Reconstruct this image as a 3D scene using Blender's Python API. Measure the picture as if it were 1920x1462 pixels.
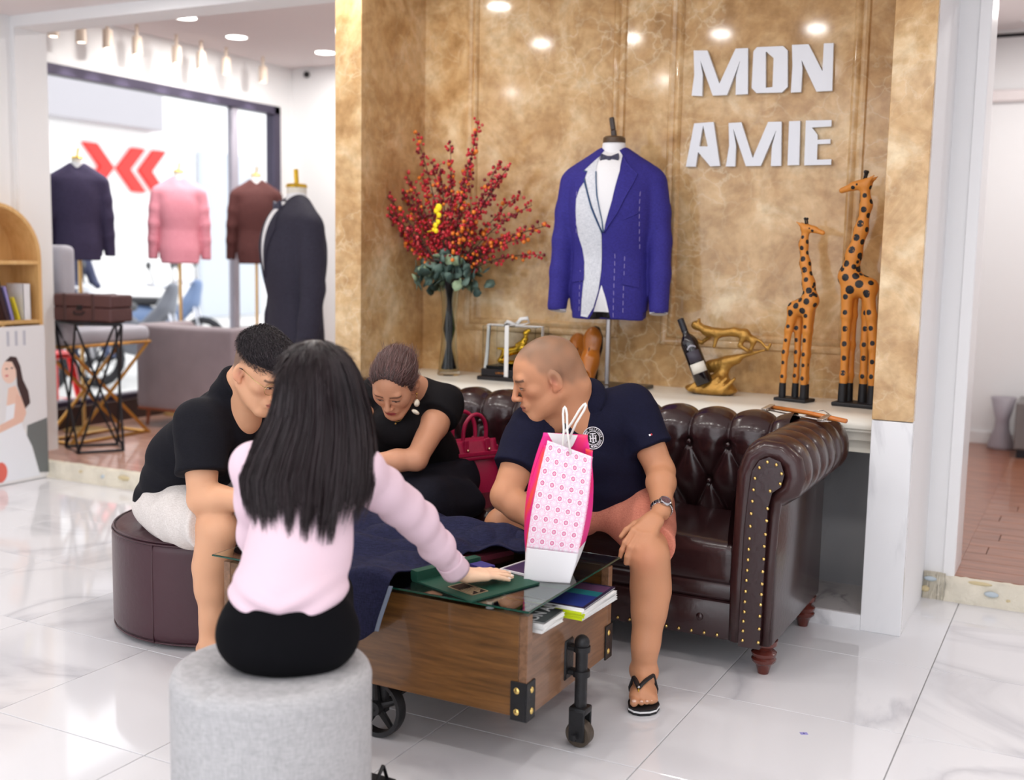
import bpy, bmesh, math, random
import numpy as np
from mathutils import Vector, Matrix
from mathutils.bvhtree import BVHTree
for _o in list(bpy.data.objects): bpy.data.objects.remove(_o)
SC = bpy.context.scene; COL = SC.collection
PI = math.pi
# ------------------------------------------------------------------ camera, world, exposure
CAM = np.array([0.4206, -3.3412, 1.3742])
YAW, PITCH, ROLL = -0.479048, 0.119788, 0.019075
def cam_axes():
    cy, sy, cp, sp, cr, sr = math.cos(YAW), math.sin(YAW), math.cos(PITCH), math.sin(PITCH), math.cos(ROLL), math.sin(ROLL)
    f = np.array([sy*cp, cy*cp, -sp]); r = np.array([cy, -sy, 0.0]); u = np.cross(r, f)
    return cr*r+sr*u, -sr*r+cr*u, f
CR, CU, CF = cam_axes()
cd = bpy.data.cameras.new('camera'); cam = bpy.data.objects.new('camera', cd); COL.objects.link(cam)
cd.sensor_width = 36; cd.lens = 2108.94/1920*36; cd.clip_start = 0.05; cd.clip_end = 200
m = Matrix.Identity(4)
for i in range(3):
    m[i][0] = CR[i]; m[i][1] = CU[i]; m[i][2] = -CF[i]; m[i][3] = CAM[i]
cam.matrix_world = m; SC.camera = cam
cd.dof.use_dof = True; cd.dof.focus_distance = 3.6; cd.dof.aperture_fstop = 1.9
w = bpy.data.worlds.new('world'); SC.world = w; w.use_nodes = True
bg = w.node_tree.nodes['Background']; bg.inputs[0].default_value = (0.93, 0.96, 1.0, 1); bg.inputs[1].default_value = 4.0
SC.view_settings.view_transform = 'Standard'; SC.view_settings.look = 'None'
SC.view_settings.gamma = 1; SC.view_settings.use_curve_mapping = False
SC.view_settings.exposure = -.8
try:
    SC.cycles.max_bounces = 7; SC.cycles.diffuse_bounces = 4; SC.cycles.glossy_bounces = 3
    SC.cycles.transmission_bounces = 6; SC.cycles.transparent_max_bounces = 12
    SC.cycles.caustics_reflective = False; SC.cycles.caustics_refractive = False
    SC.cycles.sample_clamp_indirect = 4.0; SC.cycles.blur_glossy = 1.0
except Exception: pass
def lamp(name, typ, loc, energy, color=(1, 1, 1), rot=(0, 0, 0), **kw):
    l = bpy.data.lights.new(name, typ); l.energy = energy; l.color = color
    for k, v in kw.items(): setattr(l, k, v)
    o = bpy.data.objects.new(name, l); COL.objects.link(o); o.location = loc; o.rotation_euler = rot
    o['kind'] = 'structure'
    return o
CEIL = 2.71
# ------------------------------------------------------------------ materials
MATS = {}
def lin(c):
    if isinstance(c, str): c = tuple(int(c[i:i+2], 16) for i in (0, 2, 4))
    if max(c) > 1.0: c = tuple(x/255 for x in c)
    return tuple((x/12.92 if x <= .04045 else ((x+.055)/1.055)**2.4) for x in c)+(1,)
def mat(name, base=(200, 200, 200), rough=.5, metal=0, spec=.5, bump=0, bscale=40, trans=0, ior=1.45, emit=None, estr=1, attr=False,
        var=0, vscale=3, coat=0, sheen=0, sss=0, alpha=1, stretch=None):
    if name in MATS: return MATS[name]
    M = bpy.data.materials.new(name); M.use_nodes = True; N = M.node_tree.nodes; L = M.node_tree.links
    b = N['Principled BSDF']; b.inputs['Base Color'].default_value = lin(base); b.inputs['Roughness'].default_value = rough
    b.inputs['Metallic'].default_value = metal; b.inputs['Specular IOR Level'].default_value = spec
    b.inputs['Transmission Weight'].default_value = trans; b.inputs['IOR'].default_value = ior
    b.inputs['Coat Weight'].default_value = coat; b.inputs['Coat Roughness'].default_value = .15
    b.inputs['Sheen Weight'].default_value = sheen; b.inputs['Alpha'].default_value = alpha
    if sss:
        b.inputs['Subsurface Weight'].default_value = sss; b.inputs['Subsurface Radius'].default_value = (.012, .005, .003); b.inputs['Subsurface Scale'].default_value = .6
    if emit is not None:
        b.inputs['Emission Color'].default_value = lin(emit); b.inputs['Emission Strength'].default_value = estr
    src = None
    if attr:
        a = N.new('ShaderNodeAttribute'); a.attribute_name = 'Col'; src = a.outputs['Color']
    tc = N.new('ShaderNodeTexCoord'); vec = tc.outputs['Object']
    if stretch:
        mp = N.new('ShaderNodeMapping'); mp.inputs['Scale'].default_value = stretch; L.new(vec, mp.inputs[0]); vec = mp.outputs[0]
    if var:
        n = N.new('ShaderNodeTexNoise'); n.inputs['Scale'].default_value = vscale; n.inputs['Detail'].default_value = 4; L.new(vec, n.inputs['Vector'])
        r = N.new('ShaderNodeMapRange'); r.inputs[3].default_value = 1-var; r.inputs[4].default_value = 1+var; L.new(n.outputs['Fac'], r.inputs[0])
        mx = N.new('ShaderNodeVectorMath'); mx.operation = 'SCALE'
        if src: L.new(src, mx.inputs[0])
        else: mx.inputs[0].default_value = lin(base)[:3]
        L.new(r.outputs[0], mx.inputs['Scale']); src = mx.outputs[0]
    if src: L.new(src, b.inputs['Base Color'])
    if bump:
        n = N.new('ShaderNodeTexNoise'); n.inputs['Scale'].default_value = bscale; n.inputs['Detail'].default_value = 3; L.new(vec, n.inputs['Vector'])
        bp = N.new('ShaderNodeBump'); bp.inputs['Strength'].default_value = bump; bp.inputs['Distance'].default_value = .01
        L.new(n.outputs['Fac'], bp.inputs['Height']); L.new(bp.outputs[0], b.inputs['Normal'])
    MATS[name] = M; return M
def ramp(N, stops):
    r = N.new('ShaderNodeValToRGB'); e = r.color_ramp.elements
    while len(e) < len(stops): e.new(0.5)
    for i, (p, c) in enumerate(stops): e[i].position = p; e[i].color = lin(c)
    return r
def mat_emperador():
    M = bpy.data.materials.new('emperador_marble'); M.use_nodes = True; N = M.node_tree.nodes; L = M.node_tree.links; b = N['Principled BSDF']
    tc = N.new('ShaderNodeTexCoord')
    n1 = N.new('ShaderNodeTexNoise'); n1.inputs['Scale'].default_value = 4.0; n1.inputs['Detail'].default_value = 9; n1.inputs['Roughness'].default_value = .62; n1.inputs['Distortion'].default_value = .6
    L.new(tc.outputs['Object'], n1.inputs['Vector'])
    r1 = ramp(N, [(.25, (172, 132, 86)), (.42, (200, 160, 110)), (.55, (221, 186, 138)), (.7, (240, 217, 178))]); L.new(n1.outputs['Fac'], r1.inputs[0])
    # warped crackle veins
    n2 = N.new('ShaderNodeTexNoise'); n2.inputs['Scale'].default_value = 6; n2.inputs['Detail'].default_value = 5; L.new(tc.outputs['Object'], n2.inputs['Vector'])
    ad = N.new('ShaderNodeMixRGB'); ad.blend_type = 'ADD'; ad.inputs[0].default_value = .28; L.new(tc.outputs['Object'], ad.inputs[1]); L.new(n2.outputs['Color'], ad.inputs[2])
    v = N.new('ShaderNodeTexVoronoi'); v.feature = 'DISTANCE_TO_EDGE'; v.inputs['Scale'].default_value = 9; L.new(ad.outputs[0], v.inputs['Vector'])
    rv = ramp(N, [(0, (255, 255, 255)), (.05, (90, 90, 90)), (.18, (0, 0, 0))]); L.new(v.outputs['Distance'], rv.inputs[0])
    n3 = N.new('ShaderNodeTexNoise'); n3.inputs['Scale'].default_value = 2.5; n3.inputs['Detail'].default_value = 3; L.new(tc.outputs['Object'], n3.inputs['Vector'])
    rm = ramp(N, [(.42, (0, 0, 0)), (.62, (255, 255, 255))]); L.new(n3.outputs['Fac'], rm.inputs[0])
    mu = N.new('ShaderNodeMath'); mu.operation = 'MULTIPLY'; L.new(rv.outputs[0], mu.inputs[0]); L.new(rm.outputs[0], mu.inputs[1])
    m2 = N.new('ShaderNodeMath'); m2.operation = 'MULTIPLY'; m2.inputs[1].default_value = .55; L.new(mu.outputs[0], m2.inputs[0])
    mx = N.new('ShaderNodeMixRGB'); L.new(m2.outputs[0], mx.inputs[0]); L.new(r1.outputs[0], mx.inputs[1]); mx.inputs[2].default_value = lin((238, 218, 184))
    n4 = N.new('ShaderNodeTexNoise'); n4.inputs['Scale'].default_value = 22; n4.inputs['Detail'].default_value = 6; L.new(tc.outputs['Object'], n4.inputs['Vector'])
    r4 = ramp(N, [(.3, (205, 195, 180)), (.6, (255, 255, 255))]); L.new(n4.outputs['Fac'], r4.inputs[0])
    mm = N.new('ShaderNodeMixRGB'); mm.blend_type = 'MULTIPLY'; mm.inputs[0].default_value = .6; L.new(mx.outputs[0], mm.inputs[1]); L.new(r4.outputs[0], mm.inputs[2])
    L.new(mm.outputs[0], b.inputs['Base Color']); b.inputs['Roughness'].default_value = .09; b.inputs['Specular IOR Level'].default_value = .45
    MATS['emperador'] = M; return M
def mat_white_marble(name, base, vein, rough, scale=1.6, rnd=False, streak=(1, 1, 1)):
    M = bpy.data.materials.new(name); M.use_nodes = True; N = M.node_tree.nodes; L = M.node_tree.links; b = N['Principled BSDF']
    tc = N.new('ShaderNodeTexCoord'); src = tc.outputs['Object']
    mp = N.new('ShaderNodeMapping'); mp.inputs['Scale'].default_value = streak; mp.inputs['Rotation'].default_value = (0, .6, .7); L.new(src, mp.inputs[0]); src = mp.outputs[0]
    if rnd:
        oi = N.new('ShaderNodeObjectInfo'); sc = N.new('ShaderNodeMath'); sc.operation = 'MULTIPLY'; sc.inputs[1].default_value = 50; L.new(oi.outputs['Random'], sc.inputs[0])
        a = N.new('ShaderNodeVectorMath'); a.operation = 'ADD'; L.new(src, a.inputs[0]); L.new(sc.outputs[0], a.inputs[1]); src = a.outputs[0]
    n1 = N.new('ShaderNodeTexNoise'); n1.inputs['Scale'].default_value = scale; n1.inputs['Detail'].default_value = 8; n1.inputs['Distortion'].default_value = 1.1; L.new(src, n1.inputs['Vector'])
    s = N.new('ShaderNodeMath'); s.operation = 'SUBTRACT'; s.inputs[1].default_value = .5; L.new(n1.outputs['Fac'], s.inputs[0])
    ab = N.new('ShaderNodeMath'); ab.operation = 'ABSOLUTE'; L.new(s.outputs[0], ab.inputs[0])
    r = ramp(N, [(0, vein), (.018, tuple((x+y)/2 for x, y in zip(vein, base))), (.05, base)]); L.new(ab.outputs[0], r.inputs[0])
    n2 = N.new('ShaderNodeTexNoise'); n2.inputs['Scale'].default_value = .9*scale; L.new(src, n2.inputs['Vector'])
    rm = ramp(N, [(.45, (0, 0, 0)), (.6, (255, 255, 255))]); L.new(n2.outputs['Fac'], rm.inputs[0])
    mx = N.new('ShaderNodeMixRGB'); mx.inputs[1].default_value = lin(base); L.new(rm.outputs[0], mx.inputs[0]); L.new(r.outputs[0], mx.inputs[2])
    L.new(mx.outputs[0], b.inputs['Base Color']); b.inputs['Roughness'].default_value = rough
    MATS[name] = M; return M
def mat_wood(name, c0, c1, rough=.35, scale=(1, 14, 14), coat=0.2, ns=3.0, rnd=True):
    M = bpy.data.materials.new(name); M.use_nodes = True; N = M.node_tree.nodes; L = M.node_tree.links; b = N['Principled BSDF']
    tc = N.new('ShaderNodeTexCoord'); mp = N.new('ShaderNodeMapping'); mp.inputs['Scale'].default_value = scale; L.new(tc.outputs['Object'], mp.inputs[0]); src = mp.outputs[0]
    if rnd:
        oi = N.new('ShaderNodeObjectInfo'); sc = N.new('ShaderNodeMath'); sc.operation = 'MULTIPLY'; sc.inputs[1].default_value = 30; L.new(oi.outputs['Random'], sc.inputs[0])
        a = N.new('ShaderNodeVectorMath'); a.operation = 'ADD'; L.new(src, a.inputs[0]); L.new(sc.outputs[0], a.inputs[1]); src = a.outputs[0]
    n = N.new('ShaderNodeTexNoise'); n.inputs['Scale'].default_value = ns; n.inputs['Detail'].default_value = 7; n.inputs['Roughness'].default_value = .6; n.inputs['Distortion'].default_value = .4; L.new(src, n.inputs['Vector'])
    r = ramp(N, [(.3, c0), (.7, c1)]); L.new(n.outputs['Fac'], r.inputs[0]); L.new(r.outputs[0], b.inputs['Base Color'])
    bp = N.new('ShaderNodeBump'); bp.inputs['Strength'].default_value = .15; bp.inputs['Distance'].default_value = .004; L.new(n.outputs['Fac'], bp.inputs['Height']); L.new(bp.outputs[0], b.inputs['Normal'])
    b.inputs['Roughness'].default_value = rough; b.inputs['Coat Weight'].default_value = coat; MATS[name] = M; return M
def mat_weave(name, c0, c1, scale=700, rough=.9, bump=.25):
    M = bpy.data.materials.new(name); M.use_nodes = True; N = M.node_tree.nodes; L = M.node_tree.links; b = N['Principled BSDF']
    tc = N.new('ShaderNodeTexCoord'); outs = []
    for sc_ in ((scale, scale, scale*.12), (scale*.12, scale*.12, scale)):
        mp = N.new('ShaderNodeMapping'); mp.inputs['Scale'].default_value = sc_; L.new(tc.outputs['Object'], mp.inputs[0])
        n = N.new('ShaderNodeTexNoise'); n.inputs['Scale'].default_value = 1; n.inputs['Detail'].default_value = 3; L.new(mp.outputs[0], n.inputs['Vector']); outs.append(n.outputs['Fac'])
    ad = N.new('ShaderNodeMath'); ad.operation = 'ADD'; L.new(outs[0], ad.inputs[0]); L.new(outs[1], ad.inputs[1])
    h = N.new('ShaderNodeMath'); h.operation = 'MULTIPLY'; h.inputs[1].default_value = .5; L.new(ad.outputs[0], h.inputs[0])
    r = ramp(N, [(.38, c0), (.6, c1)]); L.new(h.outputs[0], r.inputs[0]); L.new(r.outputs[0], b.inputs['Base Color'])
    bp = N.new('ShaderNodeBump'); bp.inputs['Strength'].default_value = bump; bp.inputs['Distance'].default_value = .003; L.new(h.outputs[0], bp.inputs['Height']); L.new(bp.outputs[0], b.inputs['Normal'])
    b.inputs['Roughness'].default_value = rough; b.inputs['Specular IOR Level'].default_value = .2; MATS[name] = M; return M
# ------------------------------------------------------------------ mesh helpers  (a shape is (verts array, faces list))
def A(x): return np.array(x, float)
def joins(*S):
    S = [s for s in S if s is not None]; V = []; F = []; n = 0
    for v, f in S:
        V.append(A(v)); F += [tuple(i+n for i in q) for q in f]; n += len(v)
    return np.vstack(V), F
def mv(s, t=(0, 0, 0), rot=None, sc=1):
    v = A(s[0])*sc
    if rot is not None: v = v @ A(rot).T
    return v+A(t), s[1]
def RX(a): c, s = math.cos(a), math.sin(a); return A([[1, 0, 0], [0, c, -s], [0, s, c]])
def RY(a): c, s = math.cos(a), math.sin(a); return A([[c, 0, s], [0, 1, 0], [-s, 0, c]])
def RZ(a): c, s = math.cos(a), math.sin(a); return A([[c, -s, 0], [s, c, 0], [0, 0, 1]])
def unit(v): v = A(v); return v/max(1e-9, np.linalg.norm(v))
def frame(z, up=(0, 0, 1)):
    z = unit(z); u = A(up)
    if abs(z@u) > .98: u = A((0, 1, 0))
    x = unit(np.cross(u, z)); return np.stack([x, np.cross(z, x), z], 1)
def box(x0, x1, y0, y1, z0, z1, bev=0, seg=2):
    bm = bmesh.new(); bmesh.ops.create_cube(bm, size=1)
    for v in bm.verts: v.co = Vector(((x0+x1)/2+v.co.x*(x1-x0), (y0+y1)/2+v.co.y*(y1-y0), (z0+z1)/2+v.co.z*(z1-z0)))
    if bev: bmesh.ops.bevel(bm, geom=bm.edges[:], offset=bev, segments=seg, profile=.5, affect='EDGES')
    return frombm(bm)
def frombm(bm):
    bm.verts.index_update(); V = A([v.co[:] for v in bm.verts]); F = [tuple(v.index for v in f.verts) for f in bm.faces]; bm.free(); return V, F
def tube(path, r, n=8, cap=True, up=(0, 0, 1), closed=False, flat=1.0):
    P = A(path); k = len(P); rr = np.full(k, r, float) if np.isscalar(r) else A(r)
    T = np.zeros_like(P)
    if closed: T = np.roll(P, -1, 0)-np.roll(P, 1, 0)
    else: T[1:-1] = P[2:]-P[:-2]; T[0] = P[1]-P[0]; T[-1] = P[-1]-P[-2]
    V = []; x = None
    for i in range(k):
        t = unit(T[i])
        if x is None: x = frame(t, up)[:, 0]
        x = unit(x-t*(x@t)); y = np.cross(t, x)
        for j in range(n):
            a = 2*PI*j/n; V.append(P[i]+rr[i]*(math.cos(a)*x+flat*math.sin(a)*y))
    F = []
    for i in range(k if closed else k-1):
        i2 = (i+1) % k
        for j in range(n): F.append((i*n+j, i*n+(j+1) % n, i2*n+(j+1) % n, i2*n+j))
    if cap and not closed: F.append(tuple(range(n))[::-1]); F.append(tuple((k-1)*n+j for j in range(n)))
    return A(V), F
def lathe(prof, n=32, c=(0, 0, 0)):
    V = []; F = []; k = len(prof)
    for r, z in prof:
        for j in range(n): a = 2*PI*j/n; V.append((c[0]+r*math.cos(a), c[1]+r*math.sin(a), c[2]+z))
    for i in range(k-1):
        for j in range(n): F.append((i*n+j, i*n+(j+1) % n, (i+1)*n+(j+1) % n, (i+1)*n+j))
    if prof[0][0] > 1e-5: F.append(tuple(range(n))[::-1])
    if prof[-1][0] > 1e-5: F.append(tuple((k-1)*n+j for j in range(n)))
    return A(V), F
def ball(c, r, n=12, m=8, rot=None):
    r = A((r, r, r)) if np.isscalar(r) else A(r)
    v, f = lathe([(max(1e-6, math.sin(PI*i/m)), -math.cos(PI*i/m)) for i in range(m+1)], n)
    v = v*r
    if rot is not None: v = v @ A(rot).T
    return v+A(c), f
def prism(poly, h0, h1, axis='y'):
    """polygon (a,b) extruded from h0 to h1 along the axis; (a,b) = the other two axes in order."""
    n = len(poly); V = []
    for h in (h0, h1):
        for a, b in poly:
            V.append({'y': (a, h, b), 'z': (a, b, h), 'x': (h, a, b)}[axis])
    F = [tuple(range(n)), tuple(range(2*n-1, n-1, -1))]+[(i, n+i, n+(i+1) % n, (i+1) % n) for i in range(n)]
    return A(V), F
def gridsurf(fn, nu, nv, closed_u=False, closed_v=False):
    V = [fn(i/(nu if closed_u else nu-1), j/(nv if closed_v else nv-1)) for i in range(nu) for j in range(nv)]
    F = []
    for i in range(nu if closed_u else nu-1):
        for j in range(nv if closed_v else nv-1):
            i2 = (i+1) % nu; j2 = (j+1) % nv; F.append((i*nv+j, i2*nv+j, i2*nv+j2, i*nv+j2))
    return A(V), F
def slab(fn, nu, nv, th):
    """a thin sheet with real thickness: fn(u,v)->point; offset along the normal."""
    V, F = gridsurf(fn, nu, nv); G = V.reshape(nu, nv, 3)
    du = np.gradient(G, axis=0); dv = np.gradient(G, axis=1); N = np.cross(du, dv); N /= np.maximum(1e-12, np.linalg.norm(N, axis=2, keepdims=True))
    V2 = (G+N*th).reshape(-1, 3); n = len(V); F2 = [tuple(q+n for q in f[::-1]) for f in F]; E = []
    idx = lambda i, j: i*nv+j
    for i in range(nu-1):
        E.append((idx(i, 0), idx(i, 0)+n, idx(i+1, 0)+n, idx(i+1, 0))); E.append((idx(i+1, nv-1), idx(i+1, nv-1)+n, idx(i, nv-1)+n, idx(i, nv-1)))
    for j in range(nv-1):
        E.append((idx(0, j+1), idx(0, j+1)+n, idx(0, j)+n, idx(0, j))); E.append((idx(nu-1, j), idx(nu-1, j)+n, idx(nu-1, j+1)+n, idx(nu-1, j+1)))
    return np.vstack([V, V2]), F+F2+E
def meshdata(name, s, m, smooth=False, col=None):
    me = bpy.data.meshes.new(name); V = A(s[0]); F = s[1]
    if isinstance(F, np.ndarray):
        n = len(F); k = F.shape[1]
        me.vertices.add(len(V)); me.vertices.foreach_set('co', V.astype(np.float32).ravel())
        me.loops.add(n*k); me.loops.foreach_set('vertex_index', F.astype(np.int32).ravel())
        me.polygons.add(n); me.polygons.foreach_set('loop_start', np.arange(0, n*k, k, dtype=np.int32))
        me.update(calc_edges=True); me.validate()
    else:
        me.from_pydata([tuple(v) for v in V], [], F); me.update()
    if smooth == 'auto':
        me.polygons.foreach_set('use_smooth', [True]*len(me.polygons))
        try: me.set_sharp_from_angle(angle=math.radians(38))
        except Exception: pass
    elif smooth: me.polygons.foreach_set('use_smooth', [True]*len(me.polygons))
    if m is not None: me.materials.append(m)
    if col is not None:
        a = me.color_attributes.new('Col', 'FLOAT_COLOR', 'POINT'); c = np.ones((len(V), 4), np.float32); c[:, :3] = col; a.data.foreach_set('color', c.ravel())
    return me
def obj(name, s, m, parent=None, smooth=False, col=None, label=None, world=True):
    """one mesh object; vertices in world coordinates (world=True) or in the parent's own."""
    me = s if isinstance(s, bpy.types.Mesh) else meshdata(name, s, m, smooth, col)
    o = bpy.data.objects.new(name, me); COL.objects.link(o)
    if parent is not None:
        o.parent = parent
        if world and not isinstance(s, bpy.types.Mesh):
            top = parent
            while top.parent: top = top.parent
            if top.type == 'EMPTY' and parent == top:
                Mi = (Matrix.Translation(top.location) @ top.rotation_euler.to_matrix().to_4x4()).inverted(); me.transform(Mi)
            elif top.type == 'EMPTY':
                Mi = (Matrix.Translation(top.location) @ top.rotation_euler.to_matrix().to_4x4()).inverted(); me.transform(Mi)
    if label: o['label'] = label
    return o
def thing(name, label, cat, loc=(0, 0, 0), rz=0, group=None):
    o = bpy.data.objects.new(name, None); COL.objects.link(o); o.location = loc; o.rotation_euler = (0, 0, rz); o.empty_display_size = .05
    o['label'] = label; o['category'] = cat
    if group: o['group'] = group
    return o
def tag(o, label, cat, group=None):
    o['label'] = label; o['category'] = cat
    if group: o['group'] = group
    return o
def struct(name, s, m, parent=None, smooth=False):
    o = obj(name, s, m, parent, smooth)
    if parent is None: o['kind'] = 'structure'
    return o
def rep(src, t=(0, 0, 0), rot=None, parent=None, name=None):
    """another object that shares SRC's mesh"""
    o = bpy.data.objects.new(name or src.name.split('.')[0], src.data); COL.objects.link(o); o.location = t
    if rot is not None: o.rotation_euler = rot
    o.parent = parent if parent is not None else src.parent
    return o
def spots(name, s, m, parent, pts, rots=None, smooth=True, world=True):
    """alike pieces (nails, buttons, tiles): one shared mesh, one object each"""
    me = meshdata(name, s, m, smooth); out = []
    off = A(parent.location) if (world and parent is not None and parent.type == 'EMPTY') else A((0, 0, 0))
    for i, p in enumerate(pts):
        o = bpy.data.objects.new(name, me); COL.objects.link(o); o.parent = parent; o.location = A(p)-off
        if rots is not None: o.rotation_euler = rots[i]
        out.append(o)
    return out
def text_shape(txt, size, depth, font_bold=False, spacing=1.0, align='CENTER'):
    cu = bpy.data.curves.new('t', 'FONT'); cu.body = txt; cu.size = size; cu.extrude = depth/2; cu.align_x = align; cu.align_y = 'CENTER'; cu.space_character = spacing
    if font_bold: cu.offset = size*.018
    cu.resolution_u = 3
    o = bpy.data.objects.new('t', cu); COL.objects.link(o); dg = bpy.context.evaluated_depsgraph_get(); me = o.evaluated_get(dg).to_mesh()
    V = A([v.co[:] for v in me.vertices]); F = [tuple(p.vertices) for p in me.polygons]; bpy.data.objects.remove(o); bpy.data.curves.remove(cu)
    return V, F
# ------------------------------------------------------------------ signed-distance modelling (clothes, bodies, statues)
def smin(a, b, k): h = np.clip(.5+.5*(b-a)/k, 0, 1); return b*(1-h)+a*h-k*h*(1-h)
class Sdf:
    def __init__(s): s.P = []
    def add(s, f, c, R, k=.01, op='u'): s.P.append((f, A(c), float(R), k, op)); return s
    def cone(s, a, b, ra, rb, k=.012, op='u', flat=None, q=1.0):
        """round cone from a to b; FLAT is a direction along which the section is squeezed by q"""
        a = A(a); b = A(b); L = np.linalg.norm(b-a); n = None if flat is None else unit(flat); mq = min(1, q)
        ba = b-a; l2 = max(1e-12, float(ba@ba))
        def f(P):
            D = P-a
            if n is not None: D = D+np.outer(D@n, n)*(1/q-1)
            bb = ba if n is None else ba+n*(ba@n)*(1/q-1); ll = max(1e-12, float(bb@bb))
            t = np.clip(D@bb/ll, 0, 1); return (np.linalg.norm(D-np.outer(t, bb), axis=1)-(ra+(rb-ra)*t))*mq
        return s.add(f, (a+b)/2, L/2+max(ra, rb)*max(1, q), k, op)
    def chain(s, pts, rs, k=.012, op='u', flat=None, q=1.0):
        for i in range(len(pts)-1): s.cone(pts[i], pts[i+1], rs[i], rs[i+1], k, op, flat, q)
        return s
    def ell(s, c, r, k=.012, op='u', rot=None):
        c = A(c); r = A(r)
        def f(P):
            D = P-c
            if rot is not None: D = D @ A(rot)
            k0 = np.linalg.norm(D/r, axis=1); k1 = np.linalg.norm(D/(r*r), axis=1); return k0*(k0-1)/np.maximum(k1, 1e-9)
        return s.add(f, c, r.max(), k, op)
    def box(s, c, h, r=.01, k=.01, op='u', rot=None):
        c = A(c); h = A(h)
        def f(P):
            D = P-c
            if rot is not None: D = D @ A(rot)
            q = np.abs(D)-h+r; return np.linalg.norm(np.maximum(q, 0), axis=1)+np.minimum(q.max(1), 0)-r
        return s.add(f, c, np.linalg.norm(h), k, op)
    def ccone(s, a, b, ra, rb, r=.004, k=.01, op='u', flat=None, q=1.0):
        """capped cone with flat ends (sleeves, trouser legs)"""
        a = A(a); b = A(b); L = np.linalg.norm(b-a); u = (b-a)/L; n = None if flat is None else unit(flat); mq = min(1, q)
        def f(P):
            D = P-a; t = D@u; R_ = D-np.outer(t, u)
            if n is not None: R_ = R_+np.outer(R_@n, n)*(1/q-1)
            rad = np.linalg.norm(R_, axis=1); rr = ra+(rb-ra)*np.clip(t/L, 0, 1)-r
            dx = (rad-rr)*mq; dy = np.maximum(-t, t-L)+r
            return np.minimum(np.maximum(dx, dy), 0)+np.hypot(np.maximum(dx, 0), np.maximum(dy, 0))-r
        return s.add(f, (a+b)/2, L/2+max(ra, rb)*max(1, q), k, op)
    def plane(s, p, n, k=.004):
        """cut away everything on the side the normal points to"""
        p = A(p); n = unit(n); return s.add(lambda P: (P-p)@n, p, 1e3, k, 'i')
    def disp(s, f): return s.add(f, (0, 0, 0), 1e3, 0, 'd')
    def mesh(s, h, pad=.02):
        lo = np.full(3, 1e9); hi = -lo
        for f, c, R, k, op in s.P:
            if op == 'u' and R < 50: lo = np.minimum(lo, c-R); hi = np.maximum(hi, c+R)
        lo -= pad; hi += pad; B = 8; bs = B*h; nb = np.ceil((hi-lo)/bs).astype(int)+1; hd = bs*.9
        gi = np.stack(np.meshgrid(*[np.arange(n) for n in nb], indexing='ij'), -1).reshape(-1, 3); cen = lo+(gi+.5)*bs
        dc = np.full(len(cen), 1e3); near = []
        for f, c, R, k, op in s.P:
            if op == 'u':
                r0 = np.linalg.norm(cen-c, axis=1)-R; m = r0 < 3*hd+k; d = r0.copy(); ii = np.nonzero(m)[0]
                if len(ii): d[ii] = f(cen[ii])
                near.append(d); dc = np.where(m, smin(dc, d, max(k, 1e-5)), np.minimum(dc, d))
            else: near.append(None)
        for f, c, R, k, op in s.P:
            if op == 's':
                m = np.linalg.norm(cen-c, axis=1) < R+2*hd+k; ii = np.nonzero(m)[0]
                if len(ii): dc[ii] = np.maximum(dc[ii], -f(cen[ii]))
        act = np.abs(dc) < hd*1.15+.012
        for (f, c, R, k, op), d in zip(s.P, near):
            if op == 'i':
                pv = f(cen); act &= pv < hd; dc = np.maximum(dc, pv)
        idx = np.nonzero(act)[0]; off = np.stack(np.meshgrid(*[np.arange(B)]*3, indexing='ij'), -1).reshape(-1, 3)
        base = lo+gi[idx]*bs; pts = (base[:, None, :]+off[None]*h); nbk = len(idx); D = np.full((nbk, B**3), .1)
        for (f, c, R, k, op), dn in zip(s.P, near):
            if op == 'u': m = dn[idx] < hd*1.3+k+.03
            elif R > 50: m = np.ones(nbk, bool)
            else: m = np.linalg.norm(cen[idx]-c, axis=1) < R+hd+k
            if not m.any(): continue
            q = pts[m].reshape(-1, 3); v = f(q).reshape(-1, B**3); d0 = D[m]
            if op == 'u': D[m] = smin(d0, v, max(k, 1e-5))
            elif op == 's': D[m] = -smin(-d0, v, max(k, 1e-5))
            elif op == 'i': D[m] = -smin(-d0, -v, max(k, 1e-5))
            elif op == 'd': D[m] = d0+v
        N = nb*B; Fd = np.where(np.repeat(np.repeat(np.repeat(dc.reshape(nb), B, 0), B, 1), B, 2) > 0, .1, -.1).astype(np.float32)
        gx = gi[idx]*B
        F6 = Fd.reshape(nb[0], B, nb[1], B, nb[2], B).transpose(0, 2, 4, 1, 3, 5).copy(); F6[gi[idx][:, 0], gi[idx][:, 1], gi[idx][:, 2]] = D.reshape(-1, B, B, B)
        Fd = F6.transpose(0, 3, 1, 4, 2, 5).reshape(N); S = Fd < 0
        c8 = [S[i:N[0]-1+i, j:N[1]-1+j, l:N[2]-1+l] for i in (0, 1) for j in (0, 1) for l in (0, 1)]
        any_ = c8[0].copy(); all_ = c8[0].copy()
        for c in c8[1:]: any_ |= c; all_ &= c
        cell = any_ & ~all_; ci = np.argwhere(cell); ids = np.full(cell.shape, -1, np.int32); ids[tuple(ci.T)] = np.arange(len(ci))
        acc = np.zeros((len(ci), 3)); cnt = np.zeros(len(ci)); cor = [(i, j, l) for i in (0, 1) for j in (0, 1) for l in (0, 1)]
        vals = [Fd[ci[:, 0]+i, ci[:, 1]+j, ci[:, 2]+l] for i, j, l in cor]
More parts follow.
